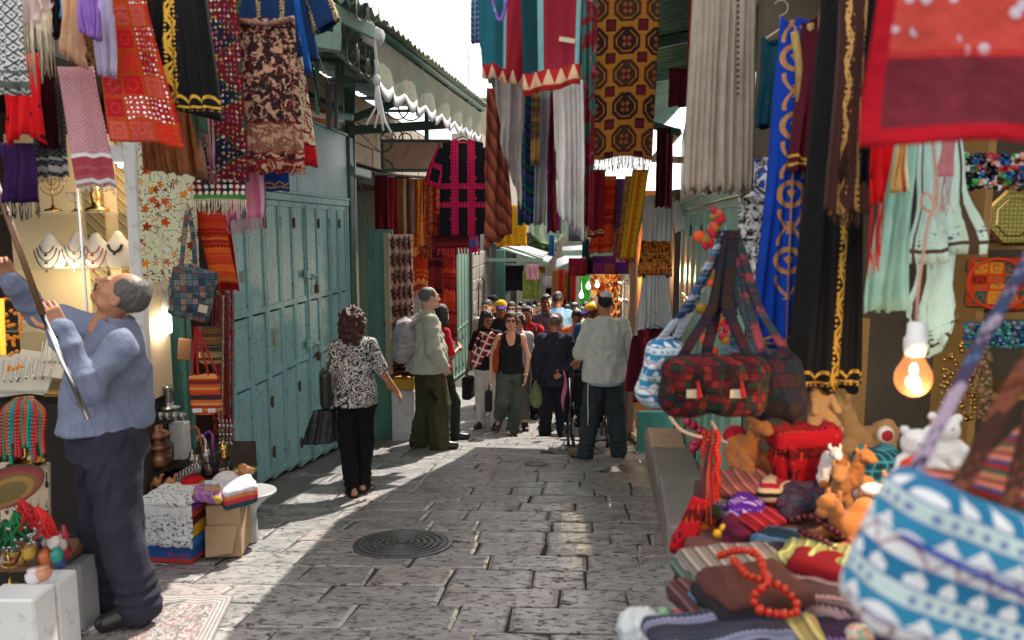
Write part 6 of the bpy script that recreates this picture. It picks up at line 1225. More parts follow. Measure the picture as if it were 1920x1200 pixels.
p=person(loc, R(18), h, 'woman with curly reddish hair in a black and white paisley top walking away', fem=True, sk='tan', hair=('curly', 'red'), seed=9, eyes=False, res=.8, top=kf(name='paisley_top', m=mat('paisley_bw', lambda:(lambda n, r:(mix(smooth(r, .22, .3), (.03, .03, .045), (.5, .46, .4)), n))(noise(OBv(), 9, 3, .5, 1.6), ab(fr(noise(OBv(), 9, 3, .5, 1.6)*8.0)-.5)), cloth=True), sleeve=.42, hem=.86, g=.022, flare=.015, A=.007), bottom=kf(m=C_('black_trousers', '16171c', '0e0f12'), r=(.1, .075, .066), end=.93, g=.012), shoes='sandal', pose=dict(face=(.75, .6, .1), head=(.01, .02, 1.632), eR=(.26, .0, 1.13), wR=(.4, .12, .92), eL=(-.23, .0, 1.12), wL=(-.24, .04, .9), aL=(-.06, -.12, .09), tL=(-.08, .03, .03), kL=(-.08, .0, .5), aR=(.06, .0, .09), tR=(.14, .12, .03), kR=(.09, .06, .5)))
held(p, 'black_shoulder_bag', (lambda F:(F.box((-.27, -.03, 1.02), (.05, .09, .17), .04, 0), F.cone((-.18, -.02, 1.44), (-.26, -.09, 1.16), .012, .012, .01), F.cone((-.18, .02, 1.44), (-.26, .05, 1.16), .012, .012, .01), F.mesh())[3])(Fld((-.45, -.2, .75), (-.05, .2, 1.55), .01)), mat('soft_black_leather', P_plain((.025, .025, .025), (.012, .012, .012)), rough=.35), 'soft black leather shoulder bag of the woman in the paisley top', 'bag')
v=(lambda F:(ecyl(F, .52, .82, (-.32, .0, .17, .05), (-.28, .0, .09, .045), .02), F.cone((-.27, 0, .8), (-.25, .04, .92), .02, .015, .02), folds(F.mesh(), .012, (30, 30, 6), 5))[2])(Fld((-.6, -.15, .45), (-.05, .2, 1.0), .0105));held(p, 'plastic_bag', v, mat('black_plastic_bag', (.02, .02, .022), rough=.3), 'wide black plastic bag hanging below the shoulder bag', 'bag')
loc, h=by_head(800, 538, 8.45)
p=person(loc, R(-72), h, 'grey haired man in a pale green shirt and cargo trousers with a backpack', sk='fair', hair=('receding', 'grey'), seed=11, belly=.03, top=kf(m=C_('pale_sage_shirt', 'b4b3a2', '99988a'), sleeve=1, hem=.86, collar=True, g=.036, flare=.03, ra=(.08, .074, .062), A=.013, k=(14, 14, 8)), bottom=kf(m=C_('cargo_cloth', '484832', '35351f'), r=(.13, .115, .105), A=.015, pockets=[(.2, .0, .62), (-.2, .0, .62)]), pose=dict(eR=(.27, .0, 1.12), wR=(.2, .12, .93), eL=(-.27, -.02, 1.12), wL=(-.2, .12, .93), aR=(.1, .1, .09), tR=(.13, .26, .03), kR=(.1, .1, .5), aL=(-.12, -.08, .09), tL=(-.14, .08, .03), face=(-.15, 1, .05)))
g=(lambda F:(F.ell((0, -.24, 1.2), (.16, .12, .24), 0), F.ell((0, -.3, 1.08), (.13, .08, .13), .04), F.cone((-.1, -.18, 1.38), (-.13, -.05, 1.44), .02, .02, .03), F.cone((.1, -.18, 1.38), (.13, -.05, 1.44), .02, .02, .03), folds(F.mesh(), .012, (12, 12, 20), 6))[4])(Fld((-.3, -.5, .85), (.3, .05, 1.55), .011))
held(p, 'backpack', g, C_('grey_backpack', 'a8a0a4', '8a8286'), 'soft grey backpack on the back of the grey haired man', 'backpack')
loc, h=by_head(824, 571, 9.05)
p=person(loc, R(-55), h, 'woman with long dark hair in a red top standing beside the grey haired man', fem=True, sk='brown', hair=('long', 'black'), seed=13, top=kf(name='red_top', m=C_('red_jersey', 'b01822', '80101a'), sleeve=.42, hem=.92, g=.012, A=.005), bottom=kf(m=C_('dark_green_jeans', '26302a', '1a221e'), r=(.095, .08, .078), g=.01), pose=dict(face=(-.5, 1, -.1), eR=(.27, .0, 1.12), wR=(.12, .22, 1.2), hdR=(-.7, .4, .3), curlR=1.0, aR=(.12, .12, .09), tR=(.18, .28, .03), kR=(.12, .12, .5)))
held(p, 'patterned_shawl', (lambda F:(F.cone((.2, -.12, 1.15), (.28, -.16, .55), .05, .1, .0), F.cone((.16, -.1, 1.35), (.2, -.12, 1.15), .03, .05, .03), folds(F.mesh(), .015, (40, 40, 5), 6))[2])(Fld((0, -.35, .4), (.5, .1, 1.5), .012)), mat('striped_shawl_c', lambda:ramp(fr(sep(OBv())[2]*9.0), [hx('9a2c50'), hx('d87a3a'), hx('6a3050'), hx('c84a70'), hx('4a2038')]), cloth=True), 'striped rose shawl hanging from the arm of the woman in red', 'shawl')
loc, h=by_head(914, 582, 11.0)
p=person(loc, R(165), h, 'woman with long hair in a red and white plaid shawl looking down', fem=True, sk='brown', hair=('long', 'black'), seed=15, res=1.1, top=kf(m=C_('black_top', '17161a'), sleeve=.4, hem=.9, g=.02), bottom=kf(m=C_('white_trousers', 'b8b4b0', '9a9692'), r=(.1, .085, .07)), pose=dict(face=(-.7, .8, -.35), eR=(.25, .0, 1.14), wR=(.3, .02, .9), eL=(-.25, .02, 1.14), wL=(-.2, .16, 1.0)))
g=(lambda F:(ecyl(F, 1.12, 1.44, (0, .01, .25, .17), (0, 0, .13, .1), .02), F.cone((-.1, .12, 1.4), (.12, .16, 1.0), .045, .06, .04), folds(F.mesh(), .016, (25, 25, 12), 8))[2])(Fld((-.35, -.25, .85), (.35, .3, 1.55), .012));on_person(p, 'plaid_shawl', g, mat('plaid_shawl_c', lambda:(lambda q:mix(mx(band(fr(q[0]*9.0+q[2]*4.0), 0, .25), band(fr(q[2]*9.0-q[0]*3.0), 0, .25)), hx('7a1c20'), hx('c8b8b0')))(sep(OBv())), cloth=True))
held(p, 'dark_bag', (lambda F:(F.box((.3, .0, .6), (.07, .12, .17), .04, 0), F.mesh())[1])(Fld((.1, -.2, .35), (.5, .2, .85), .012)), C_('black_canvas', '17171a'), 'black bag at the side of the woman in the plaid shawl', 'bag')
loc, h=by_head(972, 586, 11.0)
p=person(loc, R(178), h, 'person in a white tee shirt, capri trousers and sunglasses just behind the tank top woman', fem=True, sk='fair', hair=('bob', 'brown'), glasses=True, seed=17, top=kf(m=C_('white_tee', 'c8c6ce', 'a8a6b0'), sleeve=.45, hem=.88, g=.02), bottom=kf(m=C_('taupe_capri', '6a6462', '565050'), r=(.1, .085, .08), end=.6), shoes='shoe', pose=dict(face=(.3, 1, -.1), aL=(-.1, .1, .09), tL=(-.12, .25, .03), kL=(-.1, .1, .5)))
loc, h=by_head(989, 574, 11.9)
p=person(loc, R(175), h, 'man in a bright red open jacket with a black backpack strap', sk='brown', hair=('short', 'black'), glasses='up', seed=19, top=kf(name='jacket', m=C_('red_jacket', 'b81824', '8a101c'), sleeve=1, hem=.85, collar=True, open=True, g=.03), bottom=kf(m=C_('dark_trousers_a', '24242a')), pose=dict(face=(.25, 1, 0)))
on_person(p, 'backpack_strap', MB().tube([(-.11, .14, 1.05), (-.12, .155, 1.25), (-.13, .1, 1.42), (-.13, -.04, 1.46)], .022, 6).data(), M_black)
loc, h=by_head(1024, 552, 12.6)
p=person(loc, R(180), h, 'tall man in a grey shirt with sunglasses pushed up on his head', sk='dark', hair=('short', 'black'), glasses='up', seed=21, top=kf(m=C_('grey_shirt_b', '4c4c5c', '3a3a48'), sleeve=.5, hem=.84, collar=True, g=.03), bottom=kf(m=C_('dark_trousers_b', '26262c')))
loc, h=by_head(1046, 547, 13.4)
p=person(loc, R(-8), h, 'man in a light blue shirt seen from behind beside the man in grey', sk='dark', hair=('short', 'black'), seed=23, eyes=False, res=1.2, top=kf(m=C_('light_blue_shirt', '5f84ac', '4c6c90'), sleeve=.5, hem=.84, g=.035, ra=(.08, .08, .05)), bottom=kf(m=C_('dark_trousers_c', '2c2c34')), pose=dict(eR=(.3, .0, 1.12)))
loc, h=by_head(1081, 580, 11.9)
p=person(loc, R(180), h, 'boy in an orange shirt with a dark strap across his chest, looking down', sk='brown', hair=('short', 'black'), seed=25, res=1.1, top=kf(m=C_('orange_shirt', 'c8683a', 'a04c28'), sleeve=.45, hem=.82, g=.025), bottom=kf(m=C_('dark_trousers_d', '20222a')), pose=dict(face=(.1, 1, -.45)))
on_person(p, 'chest_strap', MB().tube([(.15, .13, 1.38), (0, .17, 1.2), (-.16, .15, 1.0)], .02, 6).data(), M_black)
loc, h=by_head(1108, 571, 11.2)
p=person(loc, R(150), h, 'man in a blue jacket and yellow cap behind the man in the cream shirt', sk='brown', hair=('short', 'black'), hat='cap', seed=27, top=kf(name='jacket', m=C_('blue_jacket', '2c4a78', '1e3658'), sleeve=1, hem=.82, g=.035), bottom=kf(m=C_('dark_trousers_e', '1e2026')), pose=dict(face=(.3, 1, -.15), eR=(.24, .1, 1.15), wR=(.05, .3, 1.15), eL=(-.24, .1, 1.15), wL=(-.04, .3, 1.12)))
held(p, 'camera_case', (lambda F:(F.box((.02, .33, 1.03), (.07, .035, .12), .02, 0), F.mesh())[1])(Fld((-.1, .25, .85), (.15, .42, 1.2), .01)), C_('brown_leather_case', '6a3420'), 'brown leather case held by the man in the blue jacket', 'case')
loc, h=by_head(940, 564, 12.2)
p=person(loc, R(178), h, 'man in a dark vest and a yellow cap behind the woman in the tank top', sk='brown', hair=('short', 'black'), hat='cap', seed=29, res=1.1, top=kf(name='vest', m=C_('dark_vest', '1c1c20'), sleeve=.2, hem=.84), bottom=kf(m=C_('dark_trousers_f', '24242a')), pose=dict(face=(-.2, 1, -.1)))
loc, h=by_head(924, 556, 13.6)
p=person(loc, R(200), h, 'man in a wide black hat behind the yellow cap on the left', sk='fair', hair=('short', 'black'), hat='wide', seed=31, res=1.25, top=kf(m=C_('black_coat', '101014'), sleeve=1, hem=.7, g=.04), bottom=kf(m=C_('black_trs', '121216')))
loc, h=by_head(914, 562, 12.8)
p=person(loc, R(160), h, 'dark haired man in an off white shirt by the stone pier', sk='fair', hair=('short', 'black'), seed=33, res=1.2, top=kf(m=C_('offwhite_shirt', 'b0a89a', '8a8276'), sleeve=1, hem=.84), bottom=kf(m=C_('dark_trs2', '202024')))
loc, h=by_head(959, 566, 14.2)
person(loc, R(178), h, 'sunglassed person in black further back, right of the left yellow cap', sk='fair', hair=('long', 'brown'), glasses=True, seed=35, res=1.3, fem=True, top=kf(m=C_('blk_tee', '18181c'), sleeve=.4), bottom=kf(m=C_('trs3', '2a2a30')), hands=False)
crowd=[]
for i, (hr, c1, c2, fem, yw, sk_, hat_)in enumerate([(('short', 'black'), '20242c', '1a1c20', False, 0, 'brown', None), (('long', 'brown'), '8a2c38', '2a2a34', True, 180, 'fair', None), (('short', 'grey'), '9aa0a8', '3a3a40', False, 175, 'fair', None), (('bob', 'black'), '5a7a70', '303038', True, 5, 'tan', None), (('short', 'black'), 'b0a890', '34383c', False, 185, 'dark', 'kippah')]):
 p=person((0, -6-i, -3), R(yw), 1.7, 'x', fem=fem, sk=sk_, hair=hr, hat=hat_, res=1.5, hands=False, eyes=False, seed=50+i, top=kf(m=C_('crowd_top_%d'%i, c1), sleeve=.45), bottom=kf(m=C_('crowd_tr_%d'%i, c2)), group='people further down the street');crowd.append(p)
CR=[(1064, 571, 15.5, 0, 'man in a dark shirt walking away right of the blue shirt'), (1078, 568, 16.5, 4, 'man with a pale skullcap in the crowd right of the blue shirt'), (1091, 575, 14.4, 3, 'woman with a dark bob at the beaded shop'), (1098, 566, 15.0, 0, 'man in a dark shirt at the beaded shop beneath the green banner'), (1112, 566, 12.9, 3, 'dark haired woman right behind the yellow cap on the right'), (972, 574, 16.5, 1, 'woman in a red top left of the man in the red jacket, further back'), (983, 570, 18.5, 2, 'grey haired man in a pale shirt in the left of the crowd'), (1001, 572, 17.5, 2, 'grey haired man in a pale shirt right behind the red jacket'), (1010, 569, 20, 1, 'woman in a red top in the middle of the crowd'), (992, 567, 22, 3, 'small figure with a dark bob in the crowd under the left awning'), (1066, 566, 21, 1, 'small figure in a red top far down on the right'), (976, 566, 24, 0, 'small dark figure far down under the left awning'), (1020, 566, 26, 4, 'small figure with a skullcap far down the middle'), (1003, 564, 28, 0, 'farthest small dark figure left of the tall man'), (1075, 565, 27, 2, 'farthest small figure in a pale shirt on the right'), (966, 571, 20.5, 2, 'grey haired figure by the left wall of the far street')]
used=set()
for px, py, Y, k, lab in CR:
 loc, h=by_head(px, py, Y);src=crowd[k];sc=h/1.7;rz=src.rotation_euler[2]+random.uniform(-.3, .3)
 if k not in used:o=src;used.add(k);o.location=loc;o.rotation_euler=(0, 0, rz);o.scale=(sc, )*3;o['label']=lab
 else:o=dup(src, loc, rz, lab, sc)
q=W(1105, 700, 8.75);gy=gz(8.75);root=empty('stroller', (q.x, 8.75, gy), 'folding stroller with a pink towel in front of the man in the cream shirt', 'stroller')
b=MB();X0=q.x
for s in(-1, 1):
 x=X0+s*.22;b.tube([(x, 8.35, gy+1.02), (x, 8.6, gy+.62), (x, 9.1, gy+.1)], .012, 6);b.tube([(x, 8.55, gy+.1), (x, 8.8, gy+.5), (x, 9.0, gy+.75)], .012, 6)
b.tube([(X0-.22, 8.35, gy+1.02), (X0+.22, 8.35, gy+1.02)], .014, 6);b.tube([(X0-.22, 8.55, gy+.1), (X0+.22, 8.55, gy+.1)], .01, 6);mk('frame', b, M_iron, parent=root, smooth=True)
F=Fld((X0-.25, 8.45, gy+.25), (X0+.25, 9.1, gy+.95), .014);F.box((X0, 8.8, gy+.42), (.19, .2, .05), .04, 0);F.box((X0, 8.62, gy+.64), (.19, .04, .24), .03, .03, np.array(Matrix.Rotation(-.2, 3, 'X')));mk('seat', F.mesh(), C_('stroller_seat', '1c1c22'), parent=root, smooth=True)
mk('towel', sheet(*(lambda P:(P, np.stack([P[..., 0], P[..., 2]], -1)))(np.array([[(X0-.3+.02*math.sin(j*.8), 8.5+i*.035+.02*math.sin(i), gy+.88-j*.06)for i in range(10)]for j in range(8)])), 10, 8, .01), C_('pink_towel', 'd0709a', 'b85080'), parent=root, smooth=True)
for s in(-1, 1):
 for y, r in((8.55, .085), (9.1, .085)):
  for t in(-1, 1):
   w_=mk('wheel', MB().lathe((X0+s*.23+t*.03, y, gy+r), [(r*.2, -.012), (r*.95, -.014), (r, 0), (r*.95, .014), (r*.2, .012)], 20, Matrix.Rotation(R(90), 3, 'Y')), M_black, parent=root, smooth=True)
def shared(name, me, p, parent, rot=None, sc=None):
 o=bpy.data.objects.new(name, me);COL.objects.link(o);o.parent=parent;o.location=Vector(p)-Vector(wloc(parent))if parent else Vector(p)
 if rot is not None:o.rotation_euler=rot
 if sc is not None:o.scale=sc if hasattr(sc, '__len__') else(sc, )*3
 return o
def ribbon(pts, wd, side=(1, 0, 0), th=.004, n=30):
 pts=np.array([list(p)for p in pts], float);t=np.linspace(0, len(pts)-1, n);i=np.clip(t.astype(int), 0, len(pts)-2);f=(t-i)[:, None];c=pts[i]*(1-f)+pts[i+1]*f
 for _ in range(3):c[1:-1]=(c[:-2]+c[1:-1]*2+c[2:])/4
 s_=np.array(side, float);s_/=np.linalg.norm(s_);P=c[:, None, :]+s_*(np.linspace(-.5, .5, 4)*wd)[None, :, None];L=np.concatenate([[0], np.cumsum(np.linalg.norm(np.diff(c, axis=0), axis=1))])
 uv=np.stack([np.linspace(0, wd, 4)[None, :]+0*L[:, None], L[:, None]+np.zeros((1, 4))], -1);return sheet(P, uv, 4, n, th)
def softbox(c, h, rd, A=.008, vox=.012, rot=None, k=(22, 22, 22), seed=0):
 c=np.array(c, float);h=np.array(h, float);e=np.linalg.norm(h)+.02;F=Fld(c-e, c+e, vox);F.box(c, h, rd, 0, rot);return folds(F.mesh(), A, k, seed)
def box_uv(g):
 v=g[0];return(v, g[1], np.stack([v[:, 0]+v[:, 1], v[:, 2]], 1))
def necklace(name, path, r, m, label, parent=None, n=None, cat='necklace', group=None):
 pts=np.array([list(p)for p in path], float);L=np.concatenate([[0], np.cumsum(np.linalg.norm(np.diff(pts, axis=0), axis=1))]);n=n or int(L[-1]/(2.0*r));root=empty(name, pts.mean(0), label, cat, group)if parent is None else parent
 me=raw_mesh('bead', *(lambda d:(d[0], d[1]))(MB().ball((0, 0, 0), r, 10, 7).data()), m=m)
 for i in range(n):
  s_=L[-1]*i/n;j=min(np.searchsorted(L, s_, 'right')-1, len(pts)-2);f=(s_-L[j])/max(L[j+1]-L[j], 1e-6);shared('bead', me, pts[j]*(1-f)+pts[j+1]*f, root, sc=1+.12*math.sin(i*2.3))
 return root
def spline(pts, n=60, closed=False):
 P=[Vector(p)for p in pts];m=len(P);out=[]
 for i in range(m if closed else m-1):
  p0, p1, p2, p3=(P[(i-1)%m], P[i], P[(i+1)%m], P[(i+2)%m])if closed else(P[max(i-1, 0)], P[i], P[i+1], P[min(i+2, m-1)])
  for k in range(n//m+1):
   t=k/(n//m+1);out.append(.5*((2*p1)+(p2-p0)*t+(2*p0-5*p1+4*p2-p3)*t*t+(3*p1-p0-3*p2+p3)*t**3))
 return out
root=empty('jewellery_shop', (-3, 5.2, -.7), 'open jewellery and gift shop on the left with dark brown interior', 'shop')
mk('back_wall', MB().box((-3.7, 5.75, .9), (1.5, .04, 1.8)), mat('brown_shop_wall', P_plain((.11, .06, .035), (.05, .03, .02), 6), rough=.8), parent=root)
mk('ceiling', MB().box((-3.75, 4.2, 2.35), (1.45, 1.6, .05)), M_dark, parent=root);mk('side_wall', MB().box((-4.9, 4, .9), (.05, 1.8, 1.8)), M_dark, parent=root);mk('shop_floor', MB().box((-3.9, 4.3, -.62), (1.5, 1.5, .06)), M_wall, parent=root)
Yk=4.4;xr=W(243, 500, Yk).x;xl=W(-60, 500, Yk).x;z0, z1=W(0, 760, Yk).z, W(0, 235, Yk).z
root=empty('display_cabinet', ((xl+xr)/2, Yk+.2, z0), 'glass display cabinet with warm light, shelves of jewellery and menorahs', 'cabinet')
mk('back_panel', MB().box(((xl+xr)/2, Yk+.42, (z0+z1)/2), ((xr-xl)/2, .015, (z1-z0)/2)), mat('cream_back', P_plain(hx('d8c49a'), hx('c0a87c'), 4), rough=.7), parent=root)
for px in(228, ):mk('corner_post', MB().box((W(px, 0, Yk).x, Yk, (z0+z1)/2), (S(11, Yk), .03, (z1-z0)/2), bev=.005), M_white, parent=root)
mk('side_panel', MB().box((xr+.01, Yk+.22, (z0+z1)/2), (.012, .2, (z1-z0)/2)), M_cream, parent=root)
for px in(50, 118):mk('striped_panel', MB().box((W(px+30, 0, Yk).x, Yk+.39, (z0+z1)/2), (S(18, Yk), .006, (z1-z0)/2)), mat('green_brown_stripe', lambda:(lambda q:ramp(fr((q[0]+q[2])*14.0), [hx('6a7a5a'), hx('9a6a3a'), hx('4a5a4a'), hx('a08050')]))(sep(OBv()))), parent=root)
for px in(120, ):mk('front_upright', MB().box((W(px, 0, Yk).x, Yk+.01, (z0+z1)/2), (.006, .006, (z1-z0)/2)), M_chrome, parent=root)
SZ=[W(100, py, Yk).z for py in(398, 505, 622, 738)]
for z in SZ:mk('glass_shelf', MB().box(((xl+xr)/2-.03, Yk+.2, z), ((xr-xl)/2-.04, .19, .006), bev=.002), M_glass, parent=root)
mk('light_box', MB().box((W(212, 0, Yk).x, Yk+.15, W(0, 288, Yk).z), (.075, .15, .05), bev=.006), M_white, parent=root);mk('base_cabinet', MB().box(((xl+xr)/2, Yk+.22, (z0-.7)/2-.0), ((xr-xl)/2, .2, abs(-.7-z0)/2)), M_dark, parent=root)
mk('spot_lamp', MB().ball((W(209, 308, Yk).x, Yk+.1, W(0, 306, Yk).z), .016), M_bulb, parent=root)
for px, pw in((60, 1.7), (180, 1.7)):
 l=bpy.data.lights.new('cabinet_light', 'POINT');l.energy=pw;l.color=(1, .8, .56);l.shadow_soft_size=.05;o=bpy.data.objects.new('cabinet_light', l);COL.objects.link(o);o.location=(W(px, 0, Yk).x, Yk+.12, z1-.3 if px>100 else SZ[1]-.08)
def menorah(px, py, Y, h, label, m=M_brass):
 p=Vector(W(px, py, Y));root=empty('menorah', p, label, 'menorah');b=MB().lathe(p, [(h*.26, 0), (h*.24, h*.04), (h*.06, h*.1), (h*.03, h*.2)], 16).tube([p+Vector((0, 0, h*.1)), p+Vector((0, 0, h))], h*.022, 6)
 for k in(1, 2, 3):
  r=h*.13*k;b.tube([p+Vector((r*math.cos(t), 0, h*.92+r*1.15*math.sin(t)))for t in np.linspace(-math.pi, 0, 13)], h*.018, 6)
 mk('arms', b, m, parent=root, smooth=True);b=MB()
 for k in range(-3, 4):b.lathe(p+Vector((k*h*.13, 0, h*.9)), [(h*.02, 0), (h*.05, h*.04), (h*.045, h*.08)], 8)
 mk('candle_cups', b, m, parent=root, smooth=True);return root
menorah(100, 396, Yk+.15, .2, 'large brass menorah at the left of the top glass shelf');menorah(142, 397, Yk+.2, .12, 'small dark menorah in the middle of the top glass shelf', M_silver);menorah(20, 1098, 3.1, .17, 'bronze menorah on the goods at the lower left corner', M_brass)
p=W(182, 397, Yk+.15);mk('figurine', MB().lathe(p, [(.07, 0), (.065, .02), (.03, .035), (.025, .07), (.035, .1), (.02, .13), (.028, .145), (.012, .165)], 14), M_brass, smooth=True, label='small bronze figurine at the right of the top glass shelf', cat='figurine')
def bust(px, h, label, beads, k):
 p=Vector((W(px, 0, Yk+.2).x, Yk+.2, SZ[1]+.006));root=empty('necklace_bust', p, label, 'bust', 'cream busts on the second shelf');F=Fld(p-Vector((.13, .08, 0)), p+Vector((.13, .08, h+.03)), .008)
 F.ell(p+Vector((0, .02, h*.35)), (.095, .035, h*.5), 0);F.cone(p+Vector((0, .02, h*.6)), p+Vector((0, .02, h*.92)), .035, .026, .04);F.clip((0, 0, -1), p);mk('torso', F.mesh(), M_bust, parent=root, smooth=True)
 for j in range(3 if k!=3 else 1):
  r=.04+.018*j;pts=[p+Vector((r*1.1*math.cos(t), -.02-.016*math.sin(-t), h*.74+(r*1.6+.02*j)*math.sin(t)))for t in np.linspace(-math.pi+.3, -.3, 15)];b=MB().tube(pts, .0035 if k!=3 else .008, 5)
  b.ball(pts[7]-Vector((0, .004, .012)), .009);mk('necklace', b, beads, parent=root, smooth=True)
for i, (px, lab)in enumerate(((57, 'cream bust with three dark pendants, leftmost on the shelf'), (112, 'cream bust with long thin chains, second on the shelf'), (147, 'cream bust with a red bead necklace, third on the shelf'), (190, 'cream bust with a broad dark collar, rightmost on the shelf'))):bust(px, .2+.01*(i%2), lab, [M_iron, M_silver, mat('red_beads', hx('a83c1c'), rough=.2), M_iron][i], i)
for i, (px, py, w_, lab)in enumerate(((60, 730, .12, 'slanted cream board with necklaces on the lowest shelf'), (18, 735, .1, 'slanted cream board at the far left of the lowest shelf'), (100, 700, .08, 'small cream board with chains beside the pole'))):
 p=W(px, py, Yk+.1);r_=Matrix.Rotation(-.35, 3, 'X')@Matrix.Rotation(.15*(-1)**i, 3, 'Y');root=mk('necklace_board', MB().box(p+Vector((0, .03, .1)), (w_, .006, .13), r_, .003), M_bust, label=lab, cat='board');b=MB()
 for j in range(4):c=p+Vector((w_*(-.6+.4*j), 0, .2));b.tube([c, c+Vector((.0, -.03, -.1)), c+Vector((.05, -.03, -.12)), c+Vector((.07, 0, 0))], .003, 4);b.ball(c+Vector((.02, -.035, -.125)), .008, 6, 5)
 mk('chain', b, M_silver, parent=root)
p=W(118, 742, Yk);mk('tray', MB().box(p+Vector((0, .1, 0)), (.12, .1, .01), bev=.004).box(p+Vector((0, .1, .02)), (.1, .08, .012)), M_brass, label='brass tray of rings on the lowest shelf behind the pole', cat='tray')
b=MB();rg=np.random.default_rng(4)
for i in range(46):b.ball(W(rg.uniform(8, 42), rg.uniform(520, 700), 3.9), .011, 6, 5)
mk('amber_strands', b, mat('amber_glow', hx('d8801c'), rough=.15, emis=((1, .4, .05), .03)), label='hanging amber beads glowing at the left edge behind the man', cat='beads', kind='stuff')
mk('neon_strip', MB().tube([W(2, 560, 3.6), W(6, 665, 3.6)], .012, 8), mat('neon_orange', (1, .3, .05), emis=((1, .2, .02), .9)), smooth=True, label='glowing orange strip at the left edge of the picture', cat='lamp')
root=empty('bead_rack', W(42, 868, 3.5), 'stand hung with thick red, green and turquoise bead ropes', 'rack');cols=[hx('b01c14'), hx('0e7a58'), hx('c8301c'), hx('1c8a6a'), hx('14707c'), hx('b8241c')]
b=MB().lathe(W(52, 868, 3.5), [(.09, 0), (.06, .02), (.015, .04), (.012, .3), (.05, .32)], 16);mk('stand', b, M_brass, parent=root, smooth=True)
for i in range(15):
 x=4+i*5.6;y0=752+12*abs(i-7)/7;L_=rg.uniform(70, 115);pts=[W(46+(x-46)*.35, 748, 3.46), W(x, y0+8, 3.4), W(x-2, y0+L_*.6, 3.4), W(x+rg.uniform(-4, 4), y0+L_, 3.4)];b=MB();sp=spline(pts, 30)
 for q in sp:b.ball(q, .0105, 6, 4)
 mk('bead_rope', b, mat('rope_%d'%(i%6), cols[i%6], rough=.3), parent=root, smooth=True)
root=mk('earring_board', MB().box(W(48, 930, 3.5), (S(48, 3.5), .01, S(66, 3.5)), Matrix.Rotation(-.1, 3, 'X'), .004), M_cream, label='cream board with hanging key rings below the bead ropes', cat='board')
for i in range(6):
 for r_ in(0, 1):
  p=W(12+i*15, 885+r_*50, 3.44);b=MB().tube([p, p-Vector((0, .004, .05))], .003, 4).ball(p-Vector((0, .005, .06)), (.01, .005, .018), 6, 5);mk('key_ring', b, M_iron if r_==0 else M_silver, parent=root, smooth=True)
for i, (px, py, c, lab)in enumerate(((38, 935, 'b01414', 'bright red tassel bundle at the lower left'), (70, 950, 'c01818', 'second red tassel with silver beads at the lower left'), (28, 960, '0c6a34', 'green tassel between the red ones at the lower left'), (8, 975, '0e5a30', 'dark green tassel at the left picture edge'))):
 p=W(px, py, 3.0);b=MB();[b.tube([p, p+Vector((rg.uniform(-.03, .05), rg.uniform(-.02, .02), -.05)), p+Vector((rg.uniform(-.05, .07), rg.uniform(-.03, .03), -.13))], .006, 5)for _ in range(12)];o=mk('tassel', b, mat('tas_%s'%c, hx(c)), smooth=True, label=lab, cat='tassel', group='tassels at the lower left');[mk('silver_bead', MB().ball(p+Vector((rg.uniform(-.05, .07), -.02, -.13+rg.uniform(-.02, .02))), .009, 6, 5), M_silver, parent=o)for _ in range(7)]
p=W(18, 925, 3.1);mk('woven_bowl', MB().lathe(p, [(.05, -.03), (.1, 0), (.14, .03), (.145, .04), (.09, .01), (.02, 0)], 24, Matrix.Rotation(.4, 3, 'X')), mat('woven_bowl_c', P_ikat([hx('8a3c20'), hx('5a4a20'), hx('8a2434'), hx('a8742c')], .02, .01)), smooth=True, label='round bowl of coloured weave at the lower left edge', cat='bowl')
for i, (x0, x1, y0, y1, Y, lab)in enumerate(((-40, 62, 1125, 1290, 2.75, 'white painted box at the lower left corner'), (48, 108, 1095, 1290, 2.95, 'second white painted box at the lower left, a little higher'), (88, 150, 1060, 1290, 3.3, 'grey painted step behind the white boxes'))):
 a, c=W(x0, y0, Y), W(x1, y0, Y);zt=a.z;mk('display_box', MB().box(((a.x+c.x)/2, Y+.07, (zt+gz(Y)-.1)/2), ((c.x-a.x)/2, .07, (zt-gz(Y)+.1)/2), bev=.008), M_white if i<2 else mat('grey_paint', hx('8a8a8c'), rough=.5), label=lab, cat='box')
for i, (px, py, r, m_, lab)in enumerate(((15, 1118, .03, 'c8c0b0', 'small pale pot on the white box'), (40, 1112, .026, 'b87a4a', 'small tan pot on the white box'), (66, 1085, .035, 'd0c8c8', 'white trinket dish on the second white box'), (82, 1078, .03, 'c88a6a', 'pinkish trinket on the second white box'), (110, 1050, .04, '1c1c1e', 'small black bowl on the grey step'), (60, 1060, .04, '6a2c4a', 'purple jar on the goods at the lower left'))):
 p=W(px, py, 2.9 if i<4 else 3.35);mk('trinket', MB().lathe(p, [(r*.6, -.02), (r, .0), (r*1.05, r*.6), (r*.7, r), (r*.8, r*1.2)], 14), mat('trk_'+m_, hx(m_), rough=.3), smooth=True, label=lab, cat='trinket')
root=empty('trinket_tray', W(70, 1010, 3.2), 'crowded tray of small coloured trinkets above the white boxes', 'trinkets');mk('tray', MB().box(W(62, 1040, 3.35), (.2, .16, .012), bev=.004), M_wood, parent=root);kc=['a02c3c', '2c8a7a', 'c8a040', 'b8b0a8', '5a2c6a', 'c86a3a', '2c4a8a', 'd8d0c8', '8a1c24']
for i in range(34):
 p=W(rg.uniform(0, 128), rg.uniform(985, 1060), 3.05+rg.uniform(0, .3));r=rg.uniform(.012, .03);mk('trinket', MB().lathe(p, [(r*.7, -.01), (r, r*.4), (r*rg.uniform(.5, 1.1), r*1.3), (r*.3, r*rg.uniform(1.6, 2.6))], 10), mat('tk_'+kc[i%9], hx(kc[i%9]), rough=.3), parent=root, smooth=True)
